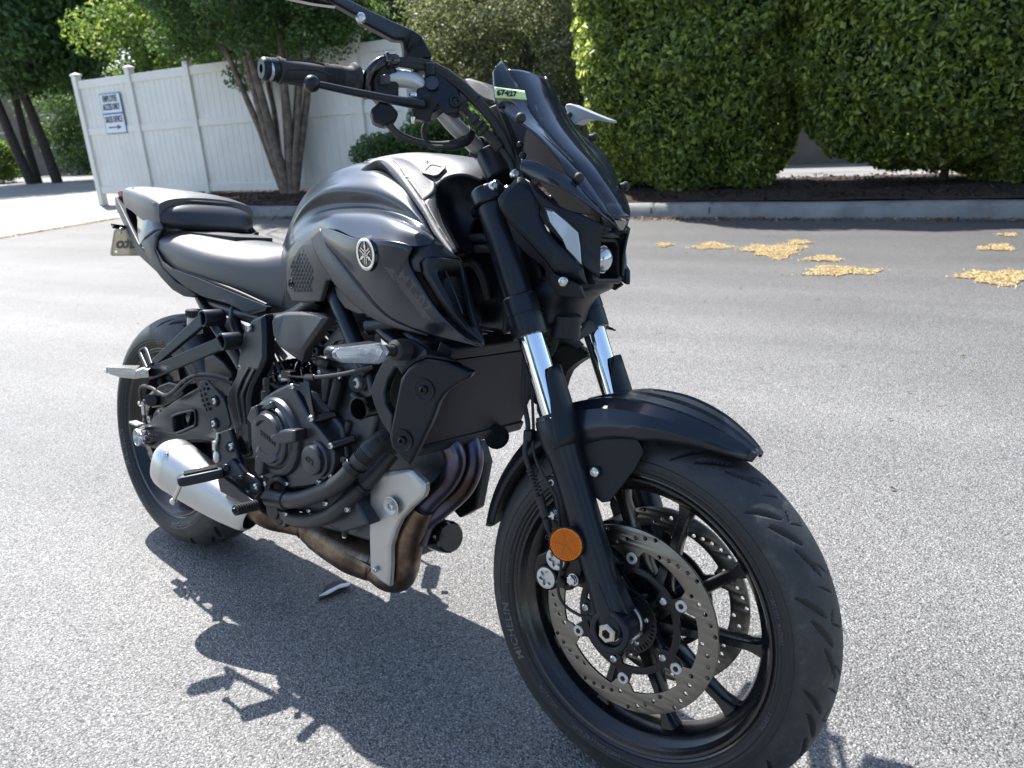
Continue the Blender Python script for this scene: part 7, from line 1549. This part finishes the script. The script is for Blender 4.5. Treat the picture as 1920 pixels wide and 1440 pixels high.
fpl = place(curve_mesh([[(-.046, -.030), (-.038, -.038), (.038, -.038), (.046, -.030), (.046, .022), (.030, .036), (-.030, .036), (-.046, .022)], [(-.033, -.024), (-.028, -.029), (.028, -.029), (.033, -.024), (.033, .017), (.022, .027), (-.022, .027), (-.033, .017)]], .026, .003), V(xf-.012, 0, .845), V(0, 1, 0), V(-.10, 0, 1), V(1, 0, .1))
build('headlight_bezel', fpl, M['plastic'], bike, True, sharp=30)
hood = [[S(1134, 424, -.038), S(1146, 429, -.024), V(1.262, 0, .897), S(1146, 429, -.024)*V(1, -1, 1), S(1134, 424, -.038)*V(1, -1, 1)],
        [V(1.270, -.044, .880), V(1.279, -.028, .886), V(1.281, 0, .888), V(1.279, .028, .886), V(1.270, .044, .880)],
        [V(1.273, -.046, .866), V(1.281, -.030, .880), V(1.283, 0, .880), V(1.281, .030, .880), V(1.273, .046, .866)]]
build('headlight_hood', MB().grid(net(hood, 4, 4)), M['plastic'], bike, True, solid=.004, sharp=50)
build('headlight_back', MB().box((1.235, 0, .845), (.05, .09, .075)), M['gloss'], bike, True, bevel=.004)
pc3 = S(1141, 487, 0.0); pc3 = V(pc3[0]-.012, pc3[1]-.006, pc3[2])
M['ball_lens'] = mat('projector_glass', (.55, .58, .60), .03, metal=.55, coat=1, coat_rough=.01)
pj = build('projector', MB().lathe([(-.02, .0215), (.004, .0225), (.006, .0215), (.006, .0205)], pc3, V(1, 0, 0), 40), M['chrome'], bike, True, sharp=30)
build('projector_lens', MB().lathe([(.004+.0150*math.cos(a), .0205*math.sin(a)+.00001) for a in np.linspace(math.pi/2, 0, 14)], pc3, V(1, 0, 0), 40), M['ball_lens'], pj, True, sharp=180)
dr = [(1021, 389, -.092), (1036, 393, -.087), (1062, 414, -.078), (1087, 436, -.068), (1091, 462, -.064), (1094, 503, -.064), (1082, 489, -.069), (1063, 469, -.076), (1055, 450, -.081), (1042, 432, -.086), (1029, 415, -.090)]
P = [S(*p) for p in dr]; n_ = pdir(P)
bz = mirror_part('side_light', MB().slab([p+n_*.003 for p in P], -n_*.006), 'gloss', st=True, tri=True)
M['side_lens'] = mat('frosted_side_light', (.42, .46, .50), .16, coat=1, coat_rough=.03, rvar=.05)
cP_ = sum(P)/len(P)
mirror_part('side_light_lens', MB().slab([cP_+(p-cP_)*.90+n_*.0055 for p in P], -n_*.004, .0015, .0012), 'side_lens', parent=bz, st=True, bevel=.0006, tri=True)
# chin below the projector
lv = [(.812, 1.278, .043, .09), (.800, 1.272, .050, .09), (.787, 1.248, .054, .07), (.765, 1.232, .052, .06), (.742, 1.226, .050, .055), (.734, 1.216, .046, .045)]
ch = []
for z, x, w, bk_ in lv: ch.append([V(x-bk_, -w*1.25, z), V(x-bk_*.35, -w*1.12, z), V(x-.008, -w*.8, z), V(x, -w*.35, z), V(x+.002, 0, z), V(x, w*.35, z), V(x-.008, w*.8, z), V(x-bk_*.35, w*1.12, z), V(x-bk_, w*1.25, z)])
build('headlight_chin', MB().grid(net(ch, 3, 4)), M['plastic'], bike, True, solid=.004, sharp=60)
bolt(S(1056, 528, -.100), .0078, bike, True, axis=nrm(RT+V(.4, 0, 0)))
build('bracket_tab', MB().slab([S(1035, 512, -.096), S(1085, 535, -.09), S(1095, 560, -.08), S(1045, 555, -.085), S(1032, 535, -.09)], V(0, .01, 0)), M['plastic'], bike, True, tri=True, bevel=.002)
build('lamp_housing', MB().cyl(V(1.215, -.02, .755), V(1.215, -.02, .715), .030, n=28, ch=.003).box(V(1.20, 0, .79), (.05, .07, .05)), M['plastic'], bike, True, sharp=28)
wm = MB()
for k, pts in enumerate((((1005, 545), (1025, 570), (1032, 600), (1022, 630), (1008, 650)), ((1015, 560), (1040, 575), (1052, 600), (1050, 625), (1030, 645)), ((1000, 550), (1010, 580), (1028, 610), (1040, 640), (1030, 665)), ((985, 520), (1005, 560), (1018, 600), (1012, 640), (990, 660)))):
    wm.tube([S(x, y, -.045+.018*k) for x, y in pts], (.0025, .0035, .006, .005)[k], n=8)
build('front_wiring', wm, M['rubber'], bike, True)
bolt(S(1020, 561, -.05), .004, bike, True); bolt(S(1084, 613, .02), .005, bike, True)
build('under_yoke_bracket', MB().slab([S(1040, 612, 0), S(1105, 600, .06), S(1112, 618, .06), S(1075, 640, .0), S(1045, 632, -.02)], V(0, .02, 0)), M['dark'], bike, True, tri=True, bevel=.002)
# hoses between tank and fork
mb = MB()
for pts in (((845, 470, -.04), (870, 452, -.05), (895, 446, -.05), (925, 448, -.04)), ((850, 485, -.05), (880, 470, -.055), (910, 466, -.05), (930, 470, -.04)), ((860, 500, -.06), (885, 492, -.06), (905, 520, -.05), (915, 560, -.04))):
    mb.tube([Q(*p) for p in pts], .008, n=12)
build('loom_hose', mb, M['hose'], bike)
build('frame_front', MB().box((1.06, 0, .78), (.10, .07, .14)).tube([V(1.07, -.05, .74), V(.95, -.11, .72), V(.85, -.12, .70)], .017, n=14).tube([V(1.07, .05, .74), V(.95, .11, .72), V(.85, .12, .70)], .017, n=14), M['frame'], bike, bevel=.008)
# side stand on the far side
build('side_stand', MB().tube([V(.50, .13, .30), V(.54, .20, .15), V(.57, .262, .005-.262*math.tan(-LEAN)*-1+.05)], .011, n=14), M['frame'], bike)
build('stand_foot', MB().box((.575, .262, -.262*math.tan(LEAN)+.075), (.07, .05, .008)), M['frame'], bike, bevel=.002)
